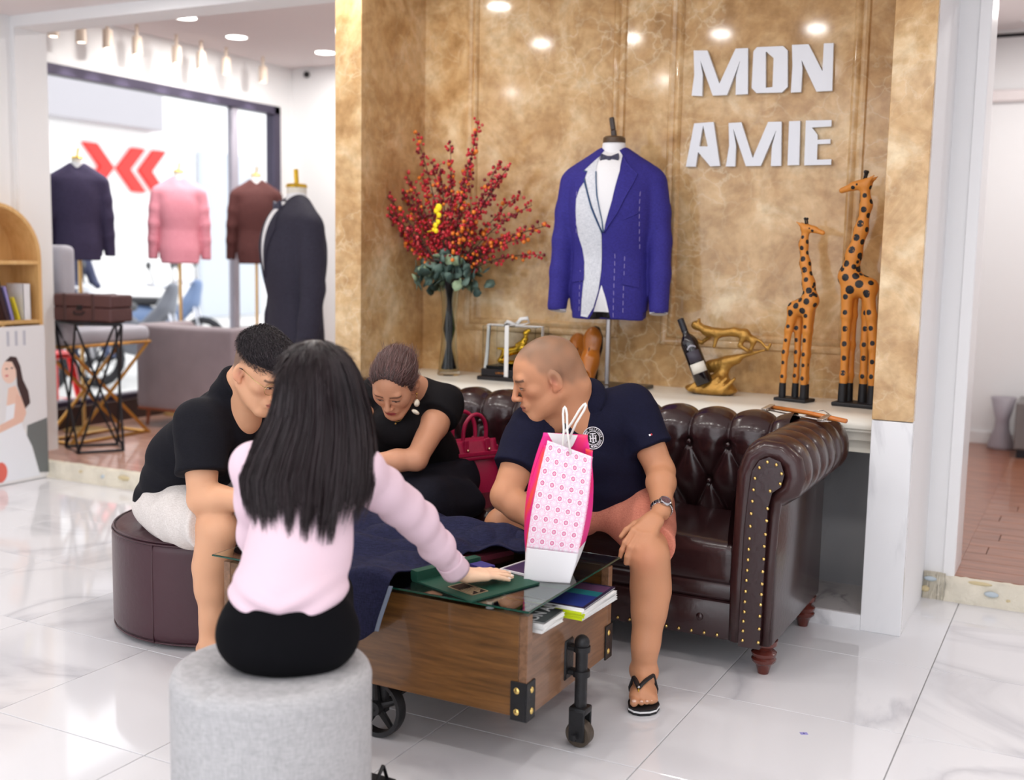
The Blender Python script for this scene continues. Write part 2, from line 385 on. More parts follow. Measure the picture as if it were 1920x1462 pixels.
        for a in range(8):
            for b in range(a+1, 8):
                if sum(abs(x-y) for x, y in zip(cor[a], cor[b])) != 1: continue
                va, vb = vals[a], vals[b]; m = (va < 0) != (vb < 0); t = np.where(m, va/np.where(m, va-vb, 1), 0)
                p = A(cor[a])+np.outer(t, A(cor[b])-A(cor[a])); acc += p*m[:, None]; cnt += m
        V = lo+(ci+acc/np.maximum(cnt, 1)[:, None])*h; Q = []
        for ax in range(3):
            sl0 = [slice(None)]*3; sl1 = [slice(None)]*3; sl0[ax] = slice(0, -1); sl1[ax] = slice(1, None)
            s0 = S[tuple(sl0)]; s1 = S[tuple(sl1)]; e = np.argwhere(s0 != s1); o1, o2 = [(1, 2), (2, 0), (0, 1)][ax]
            e = e[(e[:, o1] > 0) & (e[:, o2] > 0) & (e[:, 0] < N[0]-1) & (e[:, 1] < N[1]-1) & (e[:, 2] < N[2]-1)]
            flip = S[e[:, 0], e[:, 1], e[:, 2]]
            def cid(a, b): q = e.copy(); q[:, o1] -= a; q[:, o2] -= b; return ids[q[:, 0], q[:, 1], q[:, 2]]
            q = np.stack([cid(1, 1), cid(0, 1), cid(0, 0), cid(1, 0)], 1); q[~flip] = q[~flip][:, ::-1]; Q.append(q)
        Q = np.vstack(Q); Q = Q[(Q >= 0).all(1)]
        return V, Q
def relax(s, n=1, lam=.5):
    V, Q = s; V = V.copy()
    E = np.vstack([Q[:, [0, 1]], Q[:, [1, 2]], Q[:, [2, 3]], Q[:, [3, 0]]])
    for _ in range(n):
        acc = np.zeros_like(V); c = np.zeros(len(V))
        for a, b in ((0, 1), (1, 0)):
            np.add.at(acc, E[:, a], V[E[:, b]]); np.add.at(c, E[:, a], 1)
        V = V+(acc/np.maximum(c, 1)[:, None]-V)*lam
    return V, Q
def bvh(s): return BVHTree.FromPolygons([tuple(v) for v in A(s[0])], [tuple(int(i) for i in f) for f in s[1]])
def decal(tree, poly, org, ax, ay, dr, off=.002, res=.012, back=.3, base=-.004):
    """a real raised patch: 2-D polygon on the plane (org,ax,ay) pushed along dr onto the surface in TREE"""
    org, ax, ay, dr = A(org), A(ax), A(ay), unit(dr)
    bm = bmesh.new(); vs = [bm.verts.new((p[0], p[1], 0)) for p in poly]; f = bm.faces.new(vs)
    P = A(poly); bmesh.ops.triangulate(bm, faces=[f])
    for d in (0, 1):
        lo, hi = P[:, d].min(), P[:, d].max(); n = int((hi-lo)/res)
        for i in range(1, n+1):
            co = [0, 0, 0]; co[d] = lo+(hi-lo)*i/(n+1); no = [0, 0, 0]; no[d] = 1
            bmesh.ops.bisect_plane(bm, geom=bm.verts[:]+bm.edges[:]+bm.faces[:], plane_co=co, plane_no=no)
    bm.verts.index_update(); V = []; W = []
    for v in bm.verts:
        p = org+ax*v.co.x+ay*v.co.y; h = tree.ray_cast(Vector(p-dr*back), Vector(dr), back*2.5)
        if h[0] is None:
            h = tree.find_nearest(Vector(p)); q = A(h[0])
        else: q = A(h[0])
        V.append(q-dr*off); W.append(q-dr*base)
    n = len(V); F = [tuple(v.index for v in f.verts) for f in bm.faces]
    E = [(e.verts[0].index, e.verts[1].index, e.verts[1].index+n, e.verts[0].index+n) for e in bm.edges if e.is_boundary]
    bm.free(); return A(V+W), F+E
def circ(cx, cy, r, n=28, a0=0, a1=2*PI, ry=None):
    return [(cx+r*math.cos(a0+(a1-a0)*i/n), cy+(ry or r)*math.sin(a0+(a1-a0)*i/n)) for i in range(n)]
def wob(P, seed=0, f=20.0):
    """cheap smooth noise in -1..1"""
    x, y, z = P[:, 0]*f+seed*1.7, P[:, 1]*f+seed*2.3, P[:, 2]*f+seed*.9
    return (np.sin(x+1.3*np.sin(y*.7+z*.5))+np.sin(1.31*y+1.1*np.sin(z*.9+x*.4))+np.sin(1.17*z+1.2*np.sin(x*.8+y*.6)))/3

def fur(s, n, length, width, dirfn, col, seed=0, lift=.25, keep=None, segs=4, jit=.25, off=.0):
    """short ribbons growing over a surface: one part of many hairs"""
    V, Q = s; rs = np.random.RandomState(seed); fn = np.cross(V[Q[:, 2]]-V[Q[:, 0]], V[Q[:, 3]]-V[Q[:, 1]]); ar = np.linalg.norm(fn, axis=1); fn = fn/np.maximum(ar, 1e-12)[:, None]; c = V[Q].mean(1)
    if keep is not None: ar = ar*keep(c, fn)
    ii = rs.choice(len(Q), n, p=ar/ar.sum()); P = c[ii]; N = fn[ii]; P = P+N*off+rs.normal(0, .0015, P.shape)
    D = dirfn(P, N); D = D+rs.normal(0, jit, D.shape)*np.linalg.norm(D, axis=1, keepdims=True); D -= N*(D*N).sum(1)[:, None]; D /= np.maximum(1e-9, np.linalg.norm(D, axis=1))[:, None]
    X = np.cross(D, N); tl = rs.uniform(-1, 1, n)[:, None]; X = X*np.cos(tl)+N*np.sin(tl); L = length*rs.uniform(.6, 1.2, n)[:, None]; W = width*rs.uniform(.6, 1.3, n)[:, None]
    A_, B_ = [], []
    for k in range(segs+1):
        t = k/segs; p = P+D*L*t+N*L*(lift*math.sin(t*PI*.75)-.05); A_.append(p-X*W*(1-.8*t)); B_.append(p+X*W*(1-.8*t))
    VV = np.stack(A_+B_, 1).reshape(-1, 3); m = 2*(segs+1); b0 = np.arange(n)*m
    FF = np.vstack([np.stack([b0+k, b0+k+1, b0+k+1+segs+1, b0+k+segs+1], 1) for k in range(segs)])
    cc = np.repeat(C3(col)[None]*rs.uniform(.5, 1.7, n)[:, None], m, 0)
    return VV, FF, cc
def C3(c): return A(lin(c)[:3])
# ------------------------------------------------------------------ THE SETTING
mat_emperador()
mat_white_marble('tile_marble', (226, 226, 229), (200, 200, 205), .07, .9, rnd=True)
mat_white_marble('base_marble', (236, 236, 238), (190, 190, 194), .16, 2.2, streak=(1, 1, .35))
mat_white_marble('grey_marble', (150, 150, 153), (112, 112, 116), .2, 2.5, streak=(1, 1, .3))
mat_white_marble('sill_marble', (196, 192, 192), (118, 116, 118), .2, 3.5)
WALL = mat('wall_paint', (240, 240, 241), .6, bump=.05, bscale=60)
WALLP = mat('ceiling_paint', (236, 228, 228), .7)
STONE = mat('cream_stone', (240, 236, 224), .25, var=.03)
GROUT = mat('grout', (160, 160, 160), .9)
PLASTER = mat('rough_plaster', (226, 219, 202), .9, bump=.9, bscale=30, var=.12, vscale=14)
mat_wood('plank_wood', (116, 66, 44), (172, 110, 78), .28, (2.2, 16, 16), .25, 2.2)
mat_wood('plank_wood_light', (150, 104, 88), (206, 166, 148), .3, (2.2, 16, 16), .2, 2.2)
EMIT = mat('lamp_glow', (255, 255, 255), .5, emit=(255, 250, 242), estr=14)
# floor of single marble tiles on a grout bed
fl = struct('floor', box(-5.6, 4.2, -6.6, 1.75, -.06, -.004), GROUT)
pts = [(a*.6+.3, b*.6+.3, 0) for a in range(-9, 4) for b in range(-6, 3)]
T = .2985
spots('tile', box(-T, T, -T, T, -.012, 0, .0012, 1), MATS['tile_marble'], fl, [p for p in pts if not (p[1] > 1.2 and p[0] < -5.1)], smooth=False)
far = [(a*.6+.3, b*.6+.3, 0) for a in range(-9, 7) for b in range(-11, 3) if (a*.6+.3, b*.6+.3, 0) not in pts]
o = obj('outer_tiling', joins(*[box(x-T, x+T, y-T, y+T, -.012, 0) for x, y, z in far]), MATS['tile_marble'], fl); o['kind'] = 'stuff'
# raised wooden floors
def planked(name, x0, x1, y0, y1, z, wd, ln, m, seed, along='x'):
    f = struct(name, box(x0, x1, y0, y1, z-.09, z-.012), GROUT); rnd = random.Random(seed)
    if along == 'x':
        ys = np.arange(y0, y1-wd*.5, wd); i = 0
        me = meshdata('plank', box(0, ln-.003, 0, wd-.0025, -.014, 0, .0012, 1), m)
        for y in ys:
            x = x0-rnd.random()*ln
            while x < x1:
                if x >= x0 and x+ln <= x1:
                    o = bpy.data.objects.new('plank', me); COL.objects.link(o); o.parent = f; o.location = (x, y, z)
                else:
                    a, b = max(x, x0), min(x+ln, x1)
                    if b-a > .02: obj('plank', box(a, b-.003, y, y+wd-.0025, z-.014, z, .0012, 1), m, f)
                x += ln
    return f
planked('floor', -6.0, -2.72, 1.30, 4.72, .10, .16, 1.3, MATS['plank_wood_light'], 3)
struct('floor', box(-.5, -.03, 1.72, 5.3, .0, .1), MATS['plank_wood'])
planked('floor', -.03, 2.9, 1.50, 5.3, .10, .145, 1.5, MATS['plank_wood'], 5)
def rough_strip(name, x0, x1, y, z0, z1, seed):
    rnd = random.Random(seed)
    def fn(u, v):
        x = x0+(x1-x0)*u; zz = z0+(z1-z0)*min(1, v*1.6); yy = y-.035*(1-v)+.012*math.sin(x*31+seed)*math.sin(v*5)+rnd.uniform(-.004, .004)
        if v > .62: yy += (v-.62)*.2
        return (x, yy, zz+rnd.uniform(-.002, .002))
    return struct(name, gridsurf(fn, 90, 9), PLASTER, smooth=True)
rough_strip('trim_1', -5.35, -2.7, 1.28, -.002, .098, 2)
rough_strip('trim_2', -.06, 1.6, 1.485, -.002, .098, 4)
PATCH = mat('blue_grey_patch', (192, 204, 212), .95); PATCH2 = mat('ochre_patch', (214, 198, 158), .95, bump=.5)
s2 = rough_strip('trim_12', -.145, -.06, 1.492, -.002, .105, 6)
for x, y, z, a, b, m in ((-.118, 1.472, .080, .026, .010, PATCH), (.02, 1.462, .020, .030, .009, PATCH), (.118, 1.462, .052, .028, .012, PATCH), (-.135, 1.472, .035, .018, .014, PATCH2), (.20, 1.462, .035, .03, .012, PATCH2), (.07, 1.470, .088, .05, .008, PATCH2)):
    obj('plaster_patch', ball((x, y, z), (a, .0085, b), 12, 6), m, s2, smooth=True)
for x, z, a, m in ((-4.613, .05, .04, PATCH), (-4.464, .06, .05, PATCH2), (-4.277, .05, .05, PATCH), (-4.79, .06, .04, PATCH2), (-4.1, .05, .06, PATCH2)):
    obj('plaster_patch', ball((x, 1.262, z), (a, .012, .014), 12, 6), m, s2, smooth=True)
# ceilings
struct('ceiling', box(-5.6, 4.2, -6.6, 1.53, CEIL, CEIL+.08), WALLP)
struct('ceiling', box(-6.2, -2.6, 1.53, 4.9, 2.95, 3.03), WALLP)
struct('ceiling', box(-.6, 3.2, 1.5, 5.4, 2.97, 3.05), WALLP)
# walls
struct('wall_left', box(-5.6, -5.38, -6.6, 1.33, 0, CEIL), WALL)
struct('wall_right', box(4.0, 4.2, -6.6, 1.5, 0, CEIL), WALL)
pl = struct('wall_front_left', box(-5.6, -5.347, 1.33, 1.56, 0, 2.645), WALL)
pl.name = 'wall_passage'
struct('trim_3', box(-5.6, -2.70, 1.33, 1.53, 2.645, 3.03), WALL)
struct('wall_back', box(-6.2, -2.58, 4.72, 4.9, 0, 3.03), WALL)
struct('wall_back', box(-2.69, -2.58, 1.5, 4.72, 0, 3.03), WALL)
# alcove: marble back wall with moulded frames
YB = 1.43; XL = -2.565; XR = -.29; YF = .91
wb_ = struct('wall_alcove', box(XL-.05, XR+.05, YB, YB+.1, .74, 3.0), MATS['emperador'])
def moulding(x0, x1, z0, z1):
    prof = [(0, 0), (.006, -.011), (.016, -.015), (.026, -.012), (.032, -.005), (.040, -.013), (.052, -.017), (.060, -.011), (.064, 0)]   # (inward, proud)
    c = [(x0, z0), (x1, z0), (x1, z1), (x0, z1)]
    V = []; F = []; k = len(prof)
    for ci, (x, z) in enumerate(c):
        sx = 1 if ci in (0, 3) else -1; sz = 1 if ci in (0, 1) else -1
        for a, b in prof: V.append((x+sx*a, YB+b, z+sz*a))
    for ci in range(4):
        for j in range(k-1): F.append((ci*k+j, ci*k+j+1, ((ci+1) % 4)*k+j+1, ((ci+1) % 4)*k+j))
    return A(V), F
obj('moulding', moulding(-2.33, -1.515, 1.005, 2.9), MATS['emperador'], wb_, smooth='auto')
obj('moulding', moulding(-1.315, -.47, .985, 2.9), MATS['emperador'], wb_, smooth='auto')
# alcove cheeks and the two columns
struct('wall_alcove_left', box(XL-.003, XL, YF+.021, YB+.02, .74, 3.0), MATS['emperador'])
struct('wall_alcove_right', box(XR, XR+.04, YF+.02, YB+.02, 0, 3.0), MATS['emperador'])
c1 = struct('trim_4', box(-2.705, XL-.004, YF+.002, YF+.60, 0, 2.95), WALL)
obj('marble_panel', box(-2.707, XL+.002, YF-.018, YF+.02, .80, 2.95, .002, 1), MATS['emperador'], c1)
obj('base_panel', box(-2.707, XL+.002, YF-.018, YF+.02, 0, .797, .002, 1), MATS['base_marble'], c1)
c2 = struct('trim_5', box(XR+.002, -.147, YF+.002, YB+.1, 0, 2.95), WALL)
obj('marble_panel', box(XR, -.145, YF-.018, YF+.02, .80, 2.95, .002, 1), MATS['emperador'], c2)
obj('base_panel', box(XR, -.145, YF-.018, YF+.02, 0, .797, .002, 1), MATS['base_marble'], c2)
# white jamb of the doorway
struct('wall_jamb', box(-.20, -.035, 1.50, 1.72, 0, 2.97), WALL)
struct('door_1', joins(box(-.075, -.028, 1.492, 1.74, .0, 2.97, .004, 1)), mat('jamb_gloss', (244, 244, 245), .3))
struct('wall_jamb_high', box(-.035, 3.2, 1.50, 1.72, 2.5, 2.97), WALL)
struct('wall_side_room', box(-.9, -.06, 5.25, 5.4, .0, 3.0), WALL)
sb = struct('wall_side_room', box(-.06, 3.2, 5.25, 5.4, .0, 3.0), WALL)
struct('wall_side_room', box(-.58, -.50, 1.72, 5.25, 0, 3.0), WALL)
for q in ((.5, 2.6), (1.3, 4.2), (.1, 4.2), (1.8, 2.6)):
    l = lamp('side_room_fill', 'AREA', (q[0], q[1], 2.9), 22, (1, .97, .94), shape='DISK', size=.25)  # fill lamps without fixtures, added to brighten the dark side room
struct('wall_side_room', box(3.0, 3.2, 1.5, 5.4, 0, 3.0), WALL)
struct('trim_6', box(-.5, 3.0, 5.20, 5.25, 2.48, 2.56, .01, 1), WALLP)
struct('baseboard_side', box(-.5, 3.0, 5.235, 5.25, .1, .19, .003, 1), WALL)
# stone shelf in the alcove: swept profile, panel below, plinth
prof = [(YB, .80), (1.05, .80), (1.01, .797), (.985, .788), (.972, .775), (.968, .76), (.972, .748), (.982, .742), (.984, .735), (.990, .731), (1.0, .722), (1.006, .708), (1.008, .70), (1.016, .697), (1.026, .69), (1.032, .678), (1.034, .665), (1.034, .65), (YB, .65)]
struct('trim_8', prism([(a, b) for a, b in prof], XL-.002, XR+.002, 'x'), STONE, smooth='auto')
struct('wall_alcove_base', box(XL-.05, XR, 1.28, 1.36, 0, .655), MATS['grey_marble'])
struct('trim_9', box(XL, XR, YF-.012, 1.30, 0, .06, .003, 1), MATS['sill_marble'])
struct('trim_10', box(XL, XR, YF-.018, YF-.012, 0, .058), MATS['base_marble'])
# shop window of the display room
FR = mat('window_frame_dark', (64, 58, 78), .35, metal=.3)
wl = struct('wall_window', joins(box(-6.12, -6.0, 1.0, 4.75, 2.60, 3.03), box(-6.12, -6.0, 4.53, 4.75, 0, 2.60), box(-6.12, -6.0, -.5, 1.0, 0, 3.03)), WALL)
struct('trim_11', box(-6.06, -5.94, 1.0, 4.53, .0, .25, .004, 1), mat('dark_brown_base', (58, 38, 36), .3))
wf = struct('window_1', joins(box(-6.07, -5.97, 1.0, 4.53, 2.53, 2.60, .004, 1), box(-6.07, -5.97, 4.45, 4.53, .25, 2.60, .004, 1), box(-6.07, -5.97, 1.0, 4.53, .25, .29, .004, 1)), FR)
obj('mullion', box(-6.05, -5.99, 3.94, 4.01, .29, 2.53, .004, 1), mat('mullion_grey', (168, 164, 176), .4, metal=.2), wf)
GLASSW = mat('window_glass', (255, 255, 255), .0, trans=1, ior=1.01, spec=.2)
obj('pane', box(-6.022, -6.018, 1.0, 3.94, .29, 2.53), GLASSW, wf)
obj('pane', box(-6.022, -6.018, 4.01, 4.45, .29, 2.53), GLASSW, wf)
# downlights: real discs with a lamp below each
def downlight(x, y, z, r, e, lbl, grp, glow=None, spot=False):
    t = thing('downlight', lbl, 'ceiling light', (x, y, z), group=grp)
    obj('trim_ring', lathe([(r, -.001), (r+.014, -.004), (r+.016, 0), (r+.016, .004)], 24, (x, y, z)), WALL, t, smooth=True)
    obj('diffuser', lathe([(1e-6, -.003), (r, -.003), (r, .004)], 24, (x, y, z)), glow or EMIT, t)
    if e: 
        l = lamp('downlight_bulb', 'AREA', (x, y, z-.012), e, (1, .965, .92), shape='DISK', size=r*2)
        l.parent = t; l.location = (0, 0, -.012); del l['kind']
for i, (x, y) in enumerate([(-2.56, .70), (-2.82, -.35), (-2.23, -.39), (-1.69, -.47), (-1.14, -.52), (-4.0, -.4), (-4.1, .85), (-.2, -.6), (-2.6, -2.0), (-1.4, -2.0), (-.1, -2.0), (1.2, -.6), (1.2, -2.0), (-4.0, -2.2), (-2.6, -3.8), (-.8, -3.8), (1.2, -3.8), (2.6, -2.0)]):
    downlight(x, y, CEIL, .055, 9, 'round recessed downlight in the main ceiling, mirrored in the marble', 'downlights of the main ceiling')
for (x, y), l in zip([(-5.30, 2.69), (-5.45, 3.38), (-5.22, 4.16)], ('nearest the white column', 'middle of three in a row', 'above the corner by the small camera')):
    downlight(x, y, 2.95, .075, 24, 'round white downlight in the display room ceiling, %s' % l, 'display room downlights')
downlight(-4.0, 2.6, 2.95, .075, 40, 'round white downlight over the wooden platform, out in the middle of the ceiling', 'display room downlights')
BEIGE = mat('beige_metal', (226, 208, 190), .4)
for i, y in enumerate([2.02, 2.25, 2.48, 2.75, 3.14, 3.40, 3.68, 4.12]):
    t = thing('spotlight', 'beige cylinder spotlight hanging above the shop window', 'spotlight', (-5.82, y, 2.95), group='cylinder spotlights over the shop window')
    obj('stem', tube([(-5.82, y, 2.95), (-5.82, y, 2.86)], .012, 8), BEIGE, t)
    obj('can', lathe([(.0, .0), (.032, 0), (.034, -.01), (.036, -.125), (.03, -.128), (.028, -.118), (0, -.115)][::-1], 16, (-5.82, y, 2.87)), BEIGE, t, smooth='auto')
    obj('lamp_face', lathe([(1e-6, 0), (.027, 0), (.027, .003)], 16, (-5.82, y, 2.7475)), EMIT, t)
    l = lamp('spot_bulb', 'SPOT', (0, 0, 0), 26, (1, .97, .92), spot_size=1.25, spot_blend=.35, shadow_soft_size=.02)
    l.parent = t; l.location = (0, 0, -.215); l.rotation_euler = (0, .16, 0); del l['kind']
t = thing('security_camera', 'small black dome camera high on the white corner wall', 'camera', (-5.80, 4.70, 2.885))
obj('mount', box(-5.83, -5.77, 4.69, 4.72, 2.87, 2.93, .004, 1), WALL, t)
obj('lens', ball((-5.80, 4.67, 2.885), .028), mat('black_plastic', (18, 18, 20), .3), t, smooth=True)
# a large soft light: an unseen glowing panel added as fill behind the camera
panel = thing('fill_panel', 'large flat white light panel in the ceiling behind the viewer', 'ceiling light', (-.6, -4.2, CEIL-.01))
obj('diffuser', box(-2.8, 1.8, -5.2, -3.1, CEIL-.02, CEIL-.012), mat('fill_glow', (255, 255, 255), .5, emit=(250, 250, 255), estr=2.4), panel)
# ------------------------------------------------------------------ street beyond the window
struct('floor', box(-30, -6.12, -8, 24, -.12, -.02), mat('pavement', (222, 220, 216), .8, var=.06, vscale=2))
fac = thing('building', 'pale shop building across the street with red chevrons on its front', 'building', (-13.4, 9, 0))
obj('wall', box(-13.8, -13.2, -2, 22, 0, 6), mat('pale_facade', (240, 238, 236), .7), fac)
obj('awning', box(-13.2, -12.9, 4.0, 10.2, 3.2, 4.4, .02, 1), mat('grey_fascia', (176, 172, 176), .6), fac)
for y in (8.6,): obj('pillar', box(-13.2, -12.95, 3.95, 4.1, 0, 3.2), mat('pale_facade', (240, 238, 236), .7), fac)
for yy in (11.2, 13.5): obj('shopfront', box(-13.2, -13.1, yy, yy+1.6, .2, 3.0, .02, 1), mat('grey_glass', (190, 196, 204), .2), fac)
RED = mat('red_sign', (228, 50, 44), .5)
sg = thing('chevron_sign', 'red double chevron emblem on the building across the street', 'sign', (-13.1, 9.5, 2.2))
def chev(yc, w_, d):
    z0, z1, zm = 2.24, 2.92, 2.58; s = d
    return prism([(yc-s*w_, z1), (yc-s*w_+.26*1, z1), (yc+s*w_+.26, zm), (yc-s*w_+.26, z0), (yc-s*w_, z0), (yc+s*w_, zm)] if d > 0 else
                 [(yc+w_, z1), (yc+w_+.26, z1), (yc-w_+.26, zm), (yc+w_+.26, z0), (yc+w_, z0), (yc-w_, zm)], -13.19, -13.12, 'x')
for yc, d in ((8.95, 1), (9.6, -1), (10.05, -1)): obj('chevron', chev(yc, .16, d), RED, sg)
# motorbikes parked outside, a rider, a red stool
BK = [mat('bike_white', (226, 228, 232), .35), mat('bike_red', (214, 70, 80), .35), mat('bike_blue', (110, 130, 165), .35), mat('bike_grey', (120, 122, 130), .35)]
TYRE = mat('tyre', (40, 40, 44), .7); CHROME = mat('chrome', (200, 200, 205), .2, metal=.9); SEATB = mat('black_vinyl', (34, 32, 36), .4)
def bike(x, y, rz, m, lbl):
    t = thing('motorbike', lbl, 'motorbike', (x, y, 0), rz, 'motorbikes parked on the pavement')
    def T(s): return s
    for wx in (-.62, .62):
        obj('wheel', joins(tube([(wx+.25*math.cos(a), 0, .28+.25*math.sin(a)) for a in np.linspace(0, 2*PI, 20, False)], .045, 8, closed=True),
                           *[tube([(wx, 0, .28), (wx+.24*math.cos(a), 0, .28+.24*math.sin(a))], .01, 5) for a in np.linspace(0, 2*PI, 6, False)]), TYRE, t, smooth=True, world=False)
    S = Sdf(); S.ell((-.25, 0, .55), (.42, .14, .16), .05).cone((.1, 0, .35), (.48, 0, .75), .10, .09, .06).cone((-.4, 0, .42), (.15, 0, .32), .1, .1, .06).cone((.48, 0, .75), (.55, 0, .95), .1, .07, .05)
    obj('fairing', S.mesh(.03), m, t, smooth=True, world=False)
    S = Sdf(); S.box((-.25, 0, .74), (.36, .12, .05), .04, .02); obj('saddle', S.mesh(.025), SEATB, t, smooth=True, world=False)
    obj('handlebar', tube([(.42, -.34, 1.0), (.5, -.2, .98), (.52, 0, .96), (.5, .2, .98), (.42, .34, 1.0)], .018, 8), CHROME, t, smooth=True, world=False)
    for s in (-1, 1):
        obj('mirror', joins(tube([(.45, s*.22, .98), (.42, s*.28, 1.16)], .007, 6), ball((.42, s*.29, 1.19), (.012, .06, .04))), SEATB, t, smooth=True, world=False)
    obj('fork', joins(tube([(.5, .05, .8), (.62, .06, .28)], .02, 6), tube([(.5, -.05, .8), (.62, -.06, .28)], .02, 6)), CHROME, t, smooth=True, world=False)
bike(-8.9, 4.3, .5, BK[0], 'white motorbike parked outside, beyond the pink jacket'); bike(-8.8, 5.4, .35, BK[3], 'grey motorbike parked outside near the dark rider')
bike(-8.7, 3.4, .6, BK[1], 'red motorbike parked outside behind the brown case'); bike(-9.6, 6.6, .4, BK[2], 'blue motorbike parked outside, furthest of its row')
def stool_red(x, y):
    t = thing('plastic_stool', 'red plastic stool on the pavement beyond the window', 'stool', (x, y, -.02)); R_ = mat('red_plastic', (236, 32, 30), .35)
    obj('seat', lathe([(.0, .58), (.14, .58), (.155, .57), (.155, .54), (.14, .535), (0, .535)][::-1], 20), R_, t, smooth='auto', world=False)
    for sx in (-1, 1):
        for sy in (-1, 1): obj('leg', tube([(sx*.09, sy*.09, .55), (sx*.16, sy*.16, 0)], [.03, .022], 6), R_, t, world=False)
    obj('brace', tube([(sx*.13, sy*.13, .2) for sx, sy in ((-1, -1), (1, -1), (1, 1), (-1, 1))], .012, 6, closed=True), R_, t, world=False)
stool_red(-6.75, 2.72)
# ------------------------------------------------------------------ FURNITURE
LEA = mat('oxblood_leather', (46, 24, 26), .27, spec=.55, bump=.10, bscale=55, var=.15, vscale=9, coat=.35)
LEA2 = mat('oxblood_leather_arm', (52, 27, 27), .3, spec=.5, bump=.12, bscale=55, var=.15, vscale=9, coat=.3)
BRASS = mat('brass', (226, 196, 120), .2, metal=1.0)
def chesterfield():
    t = thing('chesterfield_sofa', 'dark oxblood leather chesterfield sofa with deep buttoned back and brass nails', 'sofa', (-1.46, .55, 0))
    xa, xb = -2.44, -.58
    # ---- buttoned back: profile (y,z) by arc length
    prof = A([(.745, .40), (.725, .47), (.70, .54), (.685, .61), (.672, .67), (.668, .71), (.678, .75), (.705, .782), (.745, .797), (.79, .795), (.83, .775), (.86, .74), (.87, .70), (.868, .66)])
    s = np.concatenate([[0], np.cumsum(np.linalg.norm(np.diff(prof, axis=0), axis=1))]); S0 = s[5]
    nv = 78; nu = 470; vv = np.linspace(0, s[-1], nv); py = np.interp(vv, s, prof[:, 0]); pz = np.interp(vv, s, prof[:, 1])
    ty = np.gradient(py); tz = np.gradient(pz); ln = np.hypot(ty, tz); ny, nz = -tz/ln, ty/ln      # outward = towards the sitter
    du = .150; dv = .30; us = np.linspace(xa-.04, xb+.04, nu); U, Vv = np.meshgrid(us, vv, indexing='ij')
    v = Vv-S0+.02; uu = (U+.911)/du
    a = uu+v/dv*1.0*2/2; b = uu-v/dv
    d_low = (np.abs(np.sin(PI*(uu+v/dv)))*np.abs(np.sin(PI*(uu-v/dv))))**.42
    d_up = np.abs(np.sin(PI*uu))**.5*np.clip(1-(v-.30)/.08, .25, 1)
    wgt = np.clip((v+.0)/.012, 0, 1); puff = d_low*(1-wgt)+d_up*wgt
    # dimples at the buttons
    for kk, off in ((0, 0), (-1, .5)):
        vb = kk*dv*.5; rx = (uu-off-np.round(uu-off))*du; r2 = rx**2+(v-vb)**2
        puff -= .55*np.exp(-r2/(2*.013**2))
    amp = .034*puff-.012
    V = np.stack([U, py[None, :]+ny[None, :]*amp, pz[None, :]+nz[None, :]*amp], -1).reshape(-1, 3)
    F = [(i*nv+j, i*nv+j+1, (i+1)*nv+j+1, (i+1)*nv+j) for i in range(nu-1) for j in range(nv-1)]
    bk = obj('backrest', (V, F), LEA, t, smooth=True)
    btn = []
    for off, vb in ((0, 0), (.5, -.5*dv)):
        sv = S0-.02+vb; y = np.interp(sv, s, prof[:, 0]); z = np.interp(sv, s, prof[:, 1])
        k = math.ceil((xa-(-.911))/du)
        while -.911+(k+off)*du < xb:
            btn.append((-.911+(k+off)*du, y+.004, z)); k += 1
    spots('button', ball((0, 0, 0), (.011, .008, .011), 10, 6), LEA, t, btn)
    obj('back_panel', box(xa-.05, xb+.05, .80, .895, .12, .74, .02, 2), LEA, t, smooth='auto')
    # ---- arms: scroll profile (x,z) swept along y, pleated over the roll
    def arm(sgn):
        cx = -.50 if sgn > 0 else -2.52
        pr = A([(-.115, .40), (-.105, .50), (-.098, .60), (-.092, .68), (-.080, .73), (-.055, .770), (-.015, .792), (.03, .795), (.075, .782), (.108, .750), (.125, .700), (.120, .650), (.095, .615), (.062, .598), (.045, .58)])
        ss = np.concatenate([[0], np.cumsum(np.linalg.norm(np.diff(pr, axis=0), axis=1))])
        nv2 = 70; nw = 150; q = np.linspace(0, ss[-1], nv2); px_ = np.interp(q, ss, pr[:, 0]); pz_ = np.interp(q, ss, pr[:, 1])
        px_ = np.convolve(np.pad(px_, 2, 'edge'), np.ones(5)/5, 'valid'); pz_ = np.convolve(np.pad(pz_, 2, 'edge'), np.ones(5)/5, 'valid')
        tx = np.gradient(px_); tz = np.gradient(pz_); l = np.hypot(tx, tz); nx, nz2 = -tz/l, tx/l
        ys = np.linspace(.235, .905, nw); Y_, Q = np.meshgrid(ys, q, indexing='ij')
        yy = (Y_-.235)/.118; roll = np.clip((Q-.20)/.06, 0, 1)
        pf = np.abs(np.sin(PI*yy))**.5
        low = (np.abs(np.sin(PI*(yy+(Q-.24)/.28)))*np.abs(np.sin(PI*(yy-(Q-.24)/.28))))**.4
        amp = (.017*pf*roll+.016*low*(1-roll))-.006
        X_ = cx+sgn*(px_[None, :]+nx[None, :]*amp*1.0); Z_ = pz_[None, :]+nz2[None, :]*amp
        V = np.stack([X_, Y_, Z_+0*Y_], -1).reshape(-1, 3)
        F = [(i*nv2+j, i*nv2+j+1, (i+1)*nv2+j+1, (i+1)*nv2+j)[::int(-sgn)] for i in range(nw-1) for j in range(nv2-1)]
        obj('armrest', (V, F), LEA2, t, smooth=True)
        # rolled border at the arm's front, the flat facing panel, outer side
        def P2(x, z, y): return (cx+sgn*x, y, z)
        rim = [(-.068, .115), (-.070, .30), (-.066, .50), (-.060, .60), (-.056, .68), (-.036, .735), (.004, .762), (.050, .758), (.088, .728), (.098, .685), (.088, .645), (.06, .624), (.040, .60), (.036, .55), (.030, .40), (.026, .115)]
